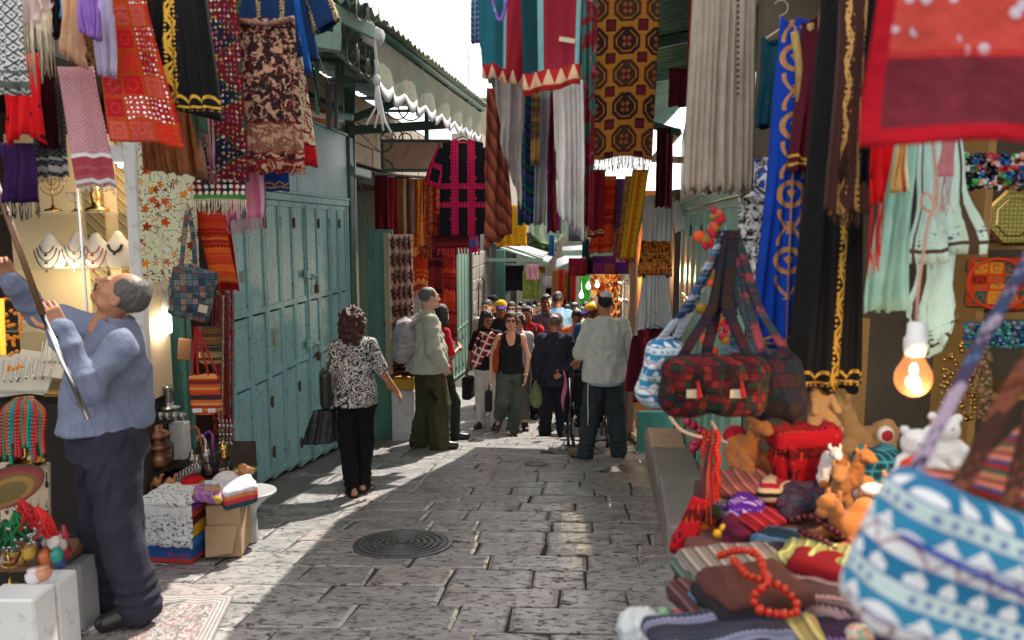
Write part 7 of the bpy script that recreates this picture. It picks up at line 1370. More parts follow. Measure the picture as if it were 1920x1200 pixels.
mk('green_post', MB().box(W(330, 600, 5.1), (.045, .03, .9), bev=.006).box(W(352, 660, 5.2), (.02, .03, .7)), M_green, label='narrow green post at the back of the gift shop', cat='post')
root=empty('tube_lamp', W(312, 606, 4.75), 'lit white compact tube lamp hanging by the green post', 'lamp');p=W(312, 606, 4.75);mk('glass', MB().box(p, (.03, .02, .065), bev=.012), mat('lamp_white', (1, 1, 1), emis=((.95, .97, 1), 4)), parent=root, smooth=True);mk('base', MB().lathe(p+Vector((0, 0, .066)), [(.032, 0), (.034, .05), (.022, .07), (.02, .12)], 14), M_white, parent=root, smooth=True)
l=bpy.data.lights.new('tube_light', 'POINT');l.energy=1.6;l.color=(1, .85, .6);l.shadow_soft_size=.04;o=bpy.data.objects.new('tube_light', l);COL.objects.link(o);o.location=p+Vector((0, -.1, -.02))
M_ck=[mat('pale_square', hx('c89a5c'), rough=.4), mat('dark_square', hx('4a2a1a'), rough=.35)]
for i, (x0, x1, y0, y1, n_, Y, lab)in enumerate(((252, 300, 545, 612, 6, 5.2, 'inlaid mosaic board with small squares behind the lamp'), (262, 300, 615, 700, 4, 5.15, 'large square chess board leaning below the mosaic board'), (268, 318, 705, 770, 5, 5.0, 'chess board behind the silver pots'))):
 a, c=W(x0, y0, Y), W(x1, y1, Y);root=mk('game_board', MB().box((a+c)/2+Vector((0, .02, 0)), ((c.x-a.x)/2, .012, (a.z-c.z)/2)), M_wood, label=lab, cat='game board');s_=(c.x-a.x)/n_;k=int((a.z-c.z)/s_);me=[raw_mesh('square', *MB().box((0, 0, 0), (s_*.46, .006, s_*.46), bev=.002).data()[:2], smooth=False, m=m_)for m_ in M_ck]
 for r_ in range(k):
  for q in range(n_):shared('square', me[(r_+q)%2], Vector((a.x+s_*(q+.5), (a+c).y/2, a.z-s_*(r_+.5))), root)
def vessel(px, py, Y, prof, m, label, cat, n=18, name=None, extra=None):
 p=W(px, py, Y);o=mk(name or cat.replace(' ', '_'), MB().lathe(p, prof, n), m, smooth=True, label=label, cat=cat)
 if extra:mk(extra[0], extra[1](p), extra[2], parent=o, smooth=True)
 return o
HK=[(.07, 0), (.08, .03), (.06, .1), (.02, .14), (.03, .2), (.015, .24), (.025, .3), (.012, .34), (.012, .42), (.035, .44), (.03, .48)]
vessel(296, 705, 4.9, [(r*.8, z*.75)for r, z in HK], M_copper, 'dark copper water pipe in front of the chess board', 'water pipe');vessel(283, 720, 5.0, [(r*.7, z*.9)for r, z in HK], M_wood, 'brown water pipe behind the copper one', 'water pipe')
vessel(316, 765, 4.7, [(.075, 0), (.07, .012), (.03, .02), (.035, .05), (.028, .12), (.034, .13), (.03, .145)], M_silver, 'silver jug on a brass dish', 'jug')
for i in range(4):vessel(300+i*14, 788, 4.62+.03*(i%2), [(.016, 0), (.021, .01), (.026, .055), (.024, .055)], M_silver, '%s silver cup below the jug'%('leftmost', 'second', 'third', 'rightmost')[i], 'cup')
vessel(297, 868, 4.6, [(.06, -.03), (.085, 0), (.09, .05), (.05, .09), (.085, .1), (.09, .12), (.05, .16), (.08, .17), (.075, .2), (.03, .22), (.04, .25)], M_copper, 'tall tiered brass and copper pot with dark handles', 'pot', extra=('handle', lambda p:MB().tube([p+Vector((.05, -.05, .16)), p+Vector((.12, -.05, .14)), p+Vector((.12, -.05, .05)), p+Vector((.06, -.05, .04))], .008, 6), M_black))
mk('white_block', MB().box(W(338, 825, 4.8), (.05, .05, .12), bev=.005), M_white, label='white plastic panel behind the pots', cat='panel')
cz=W(350, 885, 4.75).z;mk('goods_counter', MB().box((-2.35, 5.05, cz-.3), (.42, .42, .3)).box((-2.28, 4.7, cz-.02), (.4, .12, .02)), mat('counter_wood', P_plain(hx('4a3424'), hx('2c2018'), 8)), label='low dark counter crowded with metal goods at the shop corner', cat='counter')
for i in range(8):p=W(332+i*5.5, 898-i*3.2, 4.55);mk('bangle', MB().lathe(p, [(.034, -.006), (.038, 0), (.034, .006), (.03, 0), (.034, -.006)], 18, Matrix.Rotation(R(80), 3, 'Y'), cap=False), M_silver, smooth=True, label='wide silver bangle beside the red cap, %s in its row from the left'%('first', 'second', 'third', 'fourth', 'fifth', 'sixth', 'seventh', 'eighth')[i], cat='bangle', group='row of silver bangles')
LB=['small silver box', 'brass candlestick', 'turquoise inlaid bracelet stand', 'round silver pot', 'engraved cup', 'low brass bowl', 'silver pepper mill', 'tiny brass bell', 'silver teapot', 'dark ornament'];LP_=[(290, 858), (306, 878), (362, 868), (388, 855), (404, 862), (280, 892), (420, 845), (372, 880), (392, 880), (430, 868)]
for i, ((px, py), lab)in enumerate(zip(LP_, LB)):
 r=.028+.004*(i%3);vessel(px, py+14, 4.7, [(r*.7, 0), (r, r*.4), (r*(.6+.3*(i%2)), r*1.2), (r*.9, r*1.8), (r*.4, r*2.6+.02*(i%4)), (r*.5, r*3)], [M_silver, M_brass, M_silver, M_silver, M_iron][i%5], lab+' on the counter at the shop corner', 'ornament', name=('box', 'candlestick', 'bracelet_stand', 'pot', 'cup', 'bowl', 'pepper_mill', 'bell', 'teapot', 'ornament')[i])
for i, (x0, y0, x1, y1, c, lab)in enumerate(((372, 806, 388, 880, '9a5a2c', 'wooden walking cane with a curved handle'), (398, 815, 400, 880, '7a2c8a', 'purple shiny cane beside the wooden one'), (384, 822, 396, 885, 'b8b0a8', 'pale cane behind the purple one'))):
 a, c_=W(x0, y0, 4.8), W(x1, y1, 4.75);mk('walking_cane', MB().tube([c_, a, a+Vector((-.015, 0, .02)), a+Vector((-.045, 0, .012)), a+Vector((-.05, 0, -.02))], .009, 6), mat('cane_'+c, hx(c), rough=.3), smooth=True, label=lab, cat='cane')
root=empty('charm_cluster', W(424, 840, 5), 'cluster of small silver charms hanging by the blue door', 'charms')
for i in range(14):p=W(412+7*(i%4), 800+9*(i//4)*1.8, 5.0);mk('charm', MB().ball(p, (.014, .01, .018), 6, 5).tube([p, p+Vector((0, 0, .05))], .004, 4), M_silver, parent=root, smooth=True)
root=empty('red_bead_bunch', W(418, 870, 5.4), 'long bunch of red and turquoise bead strands hanging beside the blue door', 'beads')
for i in range(22):
 x=398+i*1.9;col=['8c1c20', '6a1418', 'a02824', '2c8080', '7a1c20', 'b0a090'][(i*7)%6];q0, q1=W(x, 545+rg.uniform(0, 20), 5.45+rg.uniform(-.05, .05)), W(x+rg.uniform(-4, 4), rg.uniform(780, 865), 5.4);b=MB();n_=64
 for k in range(n_):q=q0.lerp(q1, k/n_);b.ball(q+Vector((rg.normal(0, .0015), 0, 0)), .0085*(1+.35*(k%9==0)), 5, 4)
 mk('bead_strand', b, mat('str_'+col, hx(col), rough=.3), parent=root, smooth=True)
def bag_flat(x0, x1, y0, y1, Y, m, label, strap=None, sm=None, rot=0, d=.025, name='shoulder_bag', parts=()):
 a, c=W(x0, y0, Y), W(x1, y1, Y);ctr=(a+c)/2;hw, hh=(c.x-a.x)/2, (a.z-c.z)/2;rm=np.array(Matrix.Rotation(rot, 3, 'Y'));g=box_uv(softbox(ctr, (hw, d, hh), d*.9, .005, .009 if hw<.15 else .012, rm));o=mk(name, g, m, smooth=True, label=label, cat='bag')
 for s_ in strap or[]:mk('strap', ribbon([W(*q)for q in s_], .025 if len(strap)<3 else .012), sm or m, parent=o, smooth=True)
 fl=MB().box((0, 0, 0), (hw*.92, .005, hh*.42), bev=.004).data();v=np.array(fl[0])@rm.T+np.array(ctr+Vector((0, -d-.004, hh*.45)));mk('flap', (v, fl[1], np.stack([v[:, 0], v[:, 2]], 1)), m, parent=o)
 for(u_, v_, w_, h_, mm)in parts:mk('label_patch', MB().box(ctr+Vector((u_*hw, -d-.012, v_*hh)), (w_, .003, h_), Matrix.Rotation(rot, 3, 'Y'), .001), mm, parent=o)
 return o
M_pw=mat('blue_patchwork', P_patch(.035, [hx('3a4a5a'), hx('5a6a6a'), hx('7a4a40'), hx('2c3a4a'), hx('8a7a6a'), hx('3a5a58')], hx('2c3440'), .06), cloth=True)
bag_flat(320, 402, 500, 600, 4.2, M_pw, 'blue and brown patchwork shoulder bag hanging on a long strap', [[(338, 520, 4.18), (346, 440, 4.2), (352, 385, 4.25), (362, 440, 4.2), (366, 505, 4.18)]], rot=.25, parts=((.6, -.55, .025, .022, M_cream), (-.1, -.6, .014, .014, M_iron)))
M_ob=mat('orange_bag_weave', P_ikat([hx('b8401c'), hx('2c2c30'), hx('c8642c'), hx('8a2418'), hx('c88a4a')], .016, .006), cloth=True)
M_strr=mat('red_cord', hx('a8141c'));bag_flat(356, 416, 702, 776, 4.35, M_ob, 'small orange and black woven bag on red cords', [[(360, 710, 4.35), (366, 612, 4.3)], [(372, 706, 4.34), (366, 612, 4.3)], [(392, 706, 4.34), (368, 612, 4.3)], [(412, 712, 4.35), (370, 612, 4.3)]], M_strr, rot=-.06, parts=((-.45, -.75, .028, .012, M_white), (.5, -.75, .022, .012, M_white)))
bag_flat(372, 415, 612, 682, 4.6, mat('brown_weave_bag', P_ikat([hx('6a4a2c'), hx('2c2c2c'), hx('8a7a4a'), hx('4a2c20')], .025, .012), cloth=True), 'brown patterned pouch bag hanging behind the red cords')
mk('picture_plaque', MB().box(W(347, 655, 4.7), (.042, .01, .07), Matrix.Rotation(.12, 3, 'Y'), .006), M_wood, label='small orange wooden plaque hanging under the patchwork bag', cat='plaque')
GY=4.2;gzz=gz(4.3)
def folded(c, h, m, label, rz=0, cat='folded cloth', group=None, A=.004, seed=0, name='folded_cloth', tilt=0):
 rm=np.array(Matrix.Rotation(rz, 3, 'Z')@Matrix.Rotation(tilt, 3, 'Y'));c=np.array(c, float);h=np.array(h, float);e=np.linalg.norm(h)+.01;F=Fld(c-e, c+e, max(.008, min(h)*.6));F.box(c, h, h[2]*.98, 0, rm)
 g=folds(F.mesh(), A*1.3, (15, 15, 10), seed, (38, 38, 30));v=g[0];l=(v-c)@rm;bot=l[:, 2]<-1e9;uv=np.stack([l[:, 0]+l[:, 2], l[:, 1]], 1);return mk(name, (v, g[1], uv), m, smooth=True, label=label, cat=cat, group=group)
p=G(322, 1056);bx=Vector((p.x+.0, p.y+.12, 0))
root=mk('shoe_box', MB().box((bx.x, bx.y, p.z+.075), (.15, .13, .07), Matrix.Rotation(-.12, 3, 'Z'), .004), mat('blue_box', lambda:(lambda q:mix(q[2]>.1, mix((q[2]<.03), hx('1c4a8c'), hx('b03028')), hx('2c6aa8')))(sep(OBv()))), label='blue printed cardboard box with red lettering under the yellow box', cat='box')
cu=bpy.data.curves.new('box_lettering', 'FONT');cu.body='Ferrari';cu.size=.05;cu.extrude=.001;cu.align_x='CENTER';cu.materials.append(mat('red_print', hx('b82c3c')));tmp=bpy.data.objects.new('t', cu);to=bpy.data.objects.new('box_lettering', bpy.data.meshes.new_from_object(tmp));bpy.data.objects.remove(tmp);COL.objects.link(to);to.parent=root;to.location=(.05, -.137, .035);to.rotation_euler=(R(90), 0, -.12)
mk('yellow_box', MB().box((bx.x-.01, bx.y, p.z+.185), (.15, .13, .036), Matrix.Rotation(-.1, 3, 'Z'), .004), mat('yellow_card', hx('c8961c')), label='yellow cardboard box lying on the blue one', cat='box')
mk('carton', MB().box((bx.x+.27, bx.y+.1, p.z+.16), (.1, .13, .165), Matrix.Rotation(.1, 3, 'Z'), .004).prism([Vector((bx.x+.18, bx.y-.05, p.z+.2)), Vector((bx.x+.37, bx.y-.03, p.z+.2)), Vector((bx.x+.35, bx.y-.09, p.z+.05)), Vector((bx.x+.2, bx.y-.11, p.z+.03))], (0, 0, 0), (0, .008, 0)), M_card, label='torn brown cardboard carton with a hanging flap beside the blue box', cat='box')
zt=p.z+.225;FC=[('5a1c20', 'dark red folded scarf at the bottom of the pile'), ('c84a1c', 'orange and red folded scarf in the pile'), ('8a4ab0', 'violet folded scarf in the pile'), ('4a5a6a', 'blue grey folded scarf under the white one')]
for i, (c_, lab)in enumerate(FC):folded((bx.x-.01, bx.y+.02, zt+.022+i*.037), (.15-.004*i, .15, .022), mat('fc_'+c_, P_stripes([hx(c_), tuple(x*.5 for x in hx(c_)), hx(c_)], .02), cloth=True), lab, seed=i, rz=-.08*i)
zt+=.16;cloth('white_scarf', mat('white_woven_scarf', lambda:(lambda u, v:mix((noise(UVv(), 50, 3, .7)>.56)*(v<.2), hx('d8d4cc'), hx('4a5a6a')))(*UV()), cloth=True), (bx.x-.12, bx.y-.19, zt), (bx.x+.17, bx.y-.2, zt), .25, label='white woven scarf draped over the front of the pile', cat='scarf', pl=3, amp=.01, seed=3, th=.006);folded((bx.x+.01, bx.y, zt+.008), (.165, .2, .014), MATS['white_woven_scarf'], 'flat top fold of the white scarf on the pile', rz=-.08)
folded((bx.x+.2, bx.y-.02, zt+.01), (.085, .12, .022), mat('purple_print', P_patch(.045, [hx('6a3a9a'), hx('8a4ab8'), hx('a08040'), hx('5a2c80')], hx('b08a40'), .08), cloth=True), 'purple printed folded scarf on the right of the pile', rz=.3, tilt=.25)
for i, (c_, lab)in enumerate((('2c4a5a', 'teal grey folded cap band lowest in the right stack'), ('c83c50', 'pink folded scarf in the right stack'), ('e07a4a', 'orange folded scarf in the right stack'), ('d0c8d0', 'pale folded scarf on top of the right stack'))):folded((bx.x+.33, bx.y+.1, zt-.06+i*.026), (.1, .13, .016), mat('fs_'+c_, P_plain(hx(c_)), cloth=True), lab, rz=.5, tilt=-.1)
def cap3(p, m, label, rz=0, badge=None):
 root=empty('baseball_cap', p, label, 'cap', None, rz);F=Fld((-.12, -.13, -.01), (.12, .2, .13), .008);F.ell((0, 0, .0), (.088, .1, .1), 0);F.clip((0, 0, -1), (0, 0, 0));mk('crown', F.mesh(), m, parent=root, local=True, smooth=True)
 F=Fld((-.12, .0, -.03), (.12, .22, .05), .008);F.ell((0, .1, .0), (.075, .085, .012), 0);F.ell((0, 0, .0), (.08, .09, .06), 0, sub=True);mk('brim', F.mesh(), m, parent=root, local=True, smooth=True)
 if badge:mk('badge', MB().box((0, .1, .05), (.012, .006, .03), Matrix.Rotation(.4, 3, 'X'), .002), badge, parent=root, local=True)
cap3(W(362, 918, 4.55), mat('red_cap', P_plain(hx('b0141c')), cloth=True), 'red baseball cap with a gold badge on the goods', R(-120), M_brass);cap3(W(425, 912, 4.6), mat('white_blue_cap', P_plain(hx('d0ccc8')), cloth=True), 'white cap with blue brim edge beside the wooden figure', R(-60))
mk('photo_frame', MB().box(W(412, 892, 4.75), (.09, .012, .045), Matrix.Rotation(-.2, 3, 'Y'), .004).box(W(412, 892, 4.735), (.075, .004, .033), Matrix.Rotation(-.2, 3, 'Y')), mat('photo_print', P_patch(.05, [hx('a04a40'), hx('5a2c30'), hx('c8b0a0'), hx('2c3040')], hx('3a3a48'), .03), rough=.2), label='small framed red picture lying behind the caps', cat='picture')
mk('coloured_bowl', MB().lathe(W(458, 893, 4.95), [(.05, 0), (.085, .04), (.09, .045), (.075, .035), (.03, .008)], 22), mat('glazed_bowl', lambda:ramp(fr(sep(OBv())[2]*40.0), [hx('d8d0c0'), hx('c8a020'), hx('3a9a4a'), hx('c8c0b8')]), rough=.2), smooth=True, label='white bowl with yellow and green bands near the door', cat='bowl')
for i, px in enumerate((292, 318)):
 p=W(px, 922, 4.5);F=Fld(p-Vector((.08, .05, .0)), p+Vector((.08, .05, .16)), .006);F.ell(p+Vector((0, 0, .055)), (.032, .018, .024), 0);F.ell(p+Vector((.003, 0, .082)), (.014, .011, .016), .015)
 F.cone(p+Vector((.028, 0, .06)), p+Vector((.04, 0, .105)), .011, .008, .01);F.ell(p+Vector((.047, 0, .11)), (.016, .008, .009), .006);[F.cone(p+Vector((dx, dy, .045)), p+Vector((dx*1.3, dy, .004)), .008, .006, .006)for dx in(-.022, .02)for dy in(-.009, .009)];mk('wooden_camel', F.mesh(), M_owood, smooth=True, label='small carved wooden camel, the %s of the two by the red cap'%('left', 'right')[i], cat='figurine')
g=G(452, 1024);zt=W(460, 932, g.y).z;F=Fld((g.x-.22, g.y-.12, g.z), (g.x+.24, g.y+.3, zt+.05), .011);ecyl(F, g.z+.0, zt-.06, (g.x, g.y+.08, .085, .075), (g.x, g.y+.08, .075, .07), 0);ecyl(F, zt-.1, zt, (g.x, g.y+.08, .08, .07), (g.x+.03, g.y+.1, .17, .14), .04);ecyl(F, zt-.012, zt+.008, (g.x+.03, g.y+.1, .175, .15), (g.x+.03, g.y+.1, .175, .15), .0);mk('pedestal_stool', F.mesh(), mat('grey_plastic_stool', P_plain((.42, .42, .42), (.3, .3, .3), 8), rough=.35), smooth=True, label='grey flared plastic pedestal stool with a wooden figure on it', cat='stool')
p=Vector((g.x-.02, g.y+.06, zt+.01));F=Fld(p-Vector((.1, .08, .0)), p+Vector((.13, .08, .24)), .007);F.ell(p+Vector((0, 0, .09)), (.05, .032, .045), 0);F.ell(p+Vector((.045, 0, .13)), (.035, .03, .04), .02);F.ell(p+Vector((.075, 0, .15)), (.03, .018, .018), .015);F.ell(p+Vector((.03, .0, .165)), (.028, .034, .028), .02);[F.cone(p+Vector((dx, dy, .07)), p+Vector((dx*1.3+.01, dy, .012)), .02, .016, .012)for dx in(-.03, .035)for dy in(-.018, .018)];F.cone(p+Vector((-.05, 0, .1)), p+Vector((-.07, 0, .17)), .01, .006, .01)
mk('wooden_lion', folds(F.mesh(), .003, (90, 90, 90)), M_owood, smooth=True, label='polished orange wooden animal figure standing on the grey stool', cat='figurine')
b=[G(250, 1119), G(438, 1119), G(385, 1235), G(120, 1235)];n_=24;P=np.array([[list(b[0].lerp(b[1], u/n_).lerp(b[3].lerp(b[2], u/n_), v/n_))for u in range(n_+1)]for v in range(n_+1)]);P[..., 2]+=.012+.003*np.sin(P[..., 0]*40);uv=np.stack(np.meshgrid(np.linspace(0, .75, n_+1), np.linspace(0, .55, n_+1)), -1)
mk('small_rug', sheet(P, uv, n_+1, n_+1, .008), mat('worn_rug', lambda:(lambda u, v, e:mix(noise(UVv(), 60, 3, .7), mix(e<.1, mix(smooth(noise(UVv(), 26, 3, .7, 1.5), .48, .54), mix(noise(UVv(), 9, 2)>.5, hx('6a2c30'), hx('2c2e36')), hx('a8a09a')), mix(fr(e*38.0)>.5, hx('5a5a60'), hx('b0a8a0'))), hx('8a8480')))(*UV(), mn(mn(sep(UVv())[0], .75-sep(UVv())[0]), mn(sep(UVv())[1], .55-sep(UVv())[1]))), cloth=True), label='worn dark patterned rug on the paving in front of the man with the pole', cat='rug')
lo_=G(205, 1165);foot=Vector((W(212, 1150, 3.42).x, 3.42, gz(3.42)))
pz=R(66);hh=1.72;s_=hh/1.75
def loc_(px, py, Y):q=(W(px, py, Y)-foot)/s_;c_, d_=math.cos(-pz), math.sin(-pz);return(c_*q.x-d_*q.y, d_*q.x+c_*q.y, q.z)
hd=(loc_(228, 552, 3.4));face=Vector((loc_(160, 490, 3.36)))-Vector(loc_(228, 552, 3.4))
P_=dict(pelvis=loc_(200, 800, 3.42), neck=loc_(222, 612, 3.42), head=hd, sL=loc_(225, 648, 3.25), sR=loc_(180, 612, 3.6), eL=loc_(165, 730, 3.12), wL=loc_(112, 618, 3.1), eR=loc_(75, 590, 3.62), wR=loc_(20, 525, 3.45), hL=loc_(212, 815, 3.34), hR=loc_(188, 815, 3.5), kL=loc_(222, 975, 3.3), kR=loc_(190, 985, 3.5), aL=loc_(262, 1125, 3.32), tL=loc_(196, 1172, 3.24), aR=loc_(212, 1108, 3.56), tR=loc_(158, 1146, 3.46), face=tuple(face), hup=(0, -.45, 1), hdL=tuple(Vector(loc_(84, 560, 3.08))-Vector(loc_(110, 612, 3.1))), curlL=.95, hdR=tuple(Vector(loc_(0, 490, 3.4))-Vector(loc_(20, 525, 3.45))), curlR=.9)
M_shs=mat('blue_striped_shirt', lambda:(lambda q:(mix(band(fr((q[0]*.45+q[1])*52.0), 0, .3)*.22, mix(noise(OBv(), 5, 3), hx('6b7690'), hx('777a86')), hx('48557a')), noise(OBv(), 9, 4, .6, .8)*2.5))(sep(OBv())), cloth=True, rough=.6)
p=person(foot, pz, hh, 'grey haired shopkeeper in a blue striped shirt reaching up with a long pole', pose=P_, sk='tan', hair=('receding', 'grey'), nose=1.15, moustache='grey', res=.72, belly=.018, seed=41, tuck=True, top=kf(m=M_shs, sleeve=1, hem=.982, collar=True, g=.019, flare=.004, ra=(.07, .062, .046), A=.012, k=(11, 11, 12), cuff=C_('black_cuff', '151417')), bottom=kf(m=C_('charcoal_trousers', '34333f', '23222c'), r=(.118, .095, .09), g=.024, belt=True, A=.011), )
on_person(p, 'wristwatch', MB().tube([tuple(np.array(P_['wL'])+np.array([.03*math.cos(t), .0+.012*math.sin(t), -.028+.03*math.sin(t)]))for t in np.linspace(0, 6.2, 13)], .008, 6, cap=False).data(), M_chrome)
root=empty('reaching_pole', W(165, 785, 3.0), 'long pole, brown wood above and bright metal below, held by the shopkeeper', 'pole')
a, m_, c=W(-12, 330, 3.05), W(80, 590, 3.04), W(166, 786, 3.0)
mk('wooden_part', MB().tube([a, m_], .013, 8), M_wood, parent=root, smooth=True);mk('metal_part', MB().tube([m_, c], .011, 8), M_chrome, parent=root, smooth=True)
def _zz():
 u, v=UV();n=noise(UVv(), 30, 2)-.5;u=u+n*.004;v=v+n*.004;row=fl(v/.02+20.0);y=fr(v/.02+20.0);z=ab(fr(u/.034+row*.3)-.5)*2.0;k=md(row, 4.0)
 c=mix(k<3.5, hx('2c6f96'), hx('c8c8c6'));c=mix(band(k, .5, 1.5), c, hx('2a7594'));c=mix(band(k, 1.5, 2.5), c, hx('a8b8b4'));c=mix(band(k, 2.5, 3.5), c, hx('1f6486'))
 tri=(z*.8+.1)>y;c=mix(tri*band(k, .5, 1.5), c, hx('d8d4cc'));c=mix(tri*(z>.45)*band(k, 2.5, 3.5), c, hx('cfd0cc'));dot=((z-.5)*(z-.5)+(y-.5)*(y-.5))<.05;c=mix(dot*band(k, 1.5, 2.5), c, hx('5f6f96'))
 c=mix(band(ab(z-y), .0, .14)*(k<.5), c, hx('8f6f78'));return mix(band(y, .0, .1), c, hx('3a5a8a'))
M_zz=mat('blue_geometric', _zz, cloth=True)
root=empty('right_shop', (2.2, 3, -.5), 'dim brown shop behind the stall on the right', 'shop');M_shopw=mat('dim_shop_wall', P_plain((.17, .13, .085), (.08, .06, .04), 4), rough=.8)
mk('back_wall', MB().box((2.55, 3.75, .8), (1.35, .04, 1.9)), M_shopw, parent=root);mk('side_wall', MB().box((3.6, 2, .8), (.04, 1.8, 1.9)), M_shopw, parent=root);mk('ceiling', MB().box((2.6, 2.3, 2.7), (1.2, 1.5, .04)), M_dark, parent=root);mk('wood_post', MB().box(W(1592, 780, 3.3), (.05, .04, .45)), M_shelf, parent=root);mk('shop_floor', MB().box((2.3, 2, -.75), (1.2, 1.8, .05)), M_wall, parent=root)
root=empty('wall_shelves', W(1870, 740, 3.1), 'yellow wooden shelves with boxes and beads at the back of the right shop', 'shelf')
for px0, px1, py in((1795, 2050, 461), (1790, 2050, 592), (1815, 2050, 742), (1640, 2050, 330)):
 a, c=W(px0, py, 3.1), W(px1, py, 3.1);mk('board', MB().box(((a.x+c.x)/2, 3.25, a.z), ((c.x-a.x)/2, .17, .017), bev=.004), M_shelf, parent=root)
mk('upright', MB().box(W(1800, 560, 3.12), (.015, .14, .65)), M_shelf, parent=root)
M_inlay=mat('inlaid_green', lambda:(lambda o:mix(voro(o, 60, rnd=.2)[0]<.3, hx('8a8a3a'), hx('c8b860')))(OBv()), rough=.25);M_inlay2=mat('inlay_border', P_ikat([hx('6a6a2c'), hx('b8a04a')], .008, .004))
p=W(1898, 408, 3.02);root=empty('inlaid_box', p, 'octagonal inlaid gold green box on the upper shelf', 'box');mk('lid', MB().lathe(p, [(.0001, .0), (.105, .0), (.11, .015), (.0001, .015)], 8, Matrix.Rotation(R(90), 3, 'X')@Matrix.Rotation(R(22.5), 3, 'Z')), M_inlay, parent=root);mk('rim', MB().tube([p+Vector((.112*math.cos(t), -.016, .112*math.sin(t)))for t in np.arange(9)*math.pi/4+math.pi/8], .009, 4), M_brass, parent=root)
mk('inner_ring', MB().tube([p+Vector((.078*math.cos(t), -.016, .078*math.sin(t)))for t in np.arange(9)*math.pi/4+math.pi/8], .004, 4), M_brass, parent=root);mk('small_inlaid_box', MB().box(W(1838, 405, 3.1), (.025, .04, .085)), M_inlay, label='narrow inlaid green box left of the octagonal one', cat='box')
root=bag_flat(1815, 1935, 484, 580, 2.95, mat('orange_patch_bag', P_patch(.06, [hx('c8501c'), hx('a03018'), hx('d88a2c'), hx('1c5a4a'), hx('7a2018')], hx('c83a10'), .07), cloth=True), 'round orange embroidered bag on the middle shelf', parts=());mk('piping', MB().tube([W(1872+58*math.cos(t), 532+47*math.sin(t), 2.89)for t in np.linspace(0, 6.28, 25)], .006, 5), mat('orange_piping', hx('d8441c')), parent=root, smooth=True)
rg=np.random.default_rng(9)
def bead_mass(n, x, y, Y, r, name, m, label):
 b=MB();[b.ball(W(rg.uniform(*x), rg.uniform(*y), Y+rg.uniform(-.04, .04)), r*rg.uniform(.7, 1.3), 6, 4)for _ in range(n)];mk(name, b, m, smooth=True, label=label, cat='beads', kind='stuff')
M_mix=mat('mixed_beads', lambda:ramp(white(vec(*[fl(x*45.0)for x in sep(OBv())])), [hx('101418'), hx('1c5aa0'), hx('c02c3c'), hx('d8e0d8'), hx('12181c'), hx('3aa04a'), hx('0e1a20'), hx('d8a08a')]), rough=.15)
bead_mass(330, (1808, 1935), (290, 352), 2.6, .012, 'bead_heap', M_mix, 'mass of dark and coloured glass beads above the octagonal box');bead_mass(260, (1808, 1930), (604, 650), 2.9, .009, 'bead_strands', mat('aqua_mix', lambda:ramp(white(vec(*[fl(x*45.0)for x in sep(OBv())])), [hx('2c8a8a'), hx('5ab0a0'), hx('2c4a8a'), hx('8a8ab0')]), rough=.2), 'aqua and blue bead strands hanging from the lower shelf')
bead_mass(110, (1765, 1850), (640, 790), 2.7, .009, 'gold_trinkets', M_brass, 'glittering brass trinkets hanging behind the light bulb');bead_mass(90, (1836, 1856), (650, 790), 2.6, .012, 'bead_strings', mat('dark_green_beads', P_plain(hx('3a7a5a'), hx('a0401c'), 60), rough=.2), 'green and rust bead strings right of the brass trinkets')
p=W(1712, 712, 1.75);root=empty('light_bulb', p, 'large lit clear bulb hanging on a knotted cord over the plush toys', 'lamp');F=Fld(p-Vector((.06, .06, .06)), p+Vector((.06, .06, .09)), .004);F.ell(p, (.041, .041, .041), 0);F.cone(p+Vector((0, 0, .02)), p+Vector((0, 0, .06)), .032, .021, .02)
mk('glass', F.mesh(), mat('glowing_glass', (.2, .08, .03), rough=.1, emis=((1, .42, .13), .2), alpha=.45), parent=root, smooth=True);mk('filament', MB().ball(p+Vector((0, 0, -.006)), (.016, .016, .017)).ball(p+Vector((0, 0, .024)), (.009, .009, .016)), mat('filament', (1, .9, .8), emis=((1, .8, .55), 3)), parent=root, smooth=True)
mk('socket', MB().lathe(p, [(.021, .058), (.026, .075), (.026, .1), (.021, .105), (.02, .135), (.01, .14)], 16), M_white, parent=root, smooth=True);mk('cord', MB().tube(spline([p+Vector((0, 0, .14)), W(1722, 540, 1.75), W(1740, 420, 1.75), W(1752, 385, 1.73), W(1735, 360, 1.75), W(1728, 385, 1.77), W(1750, 395, 1.77), W(1756, 340, 1.75), W(1742, 200, 1.75)], 60), .0035, 6), mat('pinkish_cord', hx('b08a7a')), parent=root, smooth=True)
l=bpy.data.lights.new('bulb_light', 'POINT');l.energy=3;l.color=(1, .65, .38);l.shadow_soft_size=.03;o=bpy.data.objects.new('bulb_light', l);COL.objects.link(o);o.location=p+Vector((0, -.05, -.05))
TZ=.6;root=empty('stall_table', (1.35, 2.0, -.4), 'rough table under the heaps of textiles and plush toys on the right', 'table');mk('tabletop', MB().prism([Vector(q)for q in((.37, 1.38, TZ), (.46, 1.9, TZ), (.62, 2.42, TZ), (2.4, 2.75, TZ), (2.4, 1.2, TZ))], (0, 0, -.04), (0, 0, 0)), mat('table_cloth', P_paisley(hx('3a1c20'), hx('5a3a3a'), hx('1c2830'), 30), cloth=True), parent=root)
for x in(.7, 2.2):
 for y in(1.5, 2.35):mk('leg', MB().box((x, y, .05), (.03, .03, .52)), M_wood, parent=root)
cloth('skirt_cloth', mat('skirt_weave', P_stripes([hx('3a1c20'), hx('5a3a2c'), hx('2c2428'), hx('6a2c20')], .1), cloth=True), (.47, 1.9, TZ), (.625, 2.42, TZ), .75, pl=9, amp=.02, parent=root)
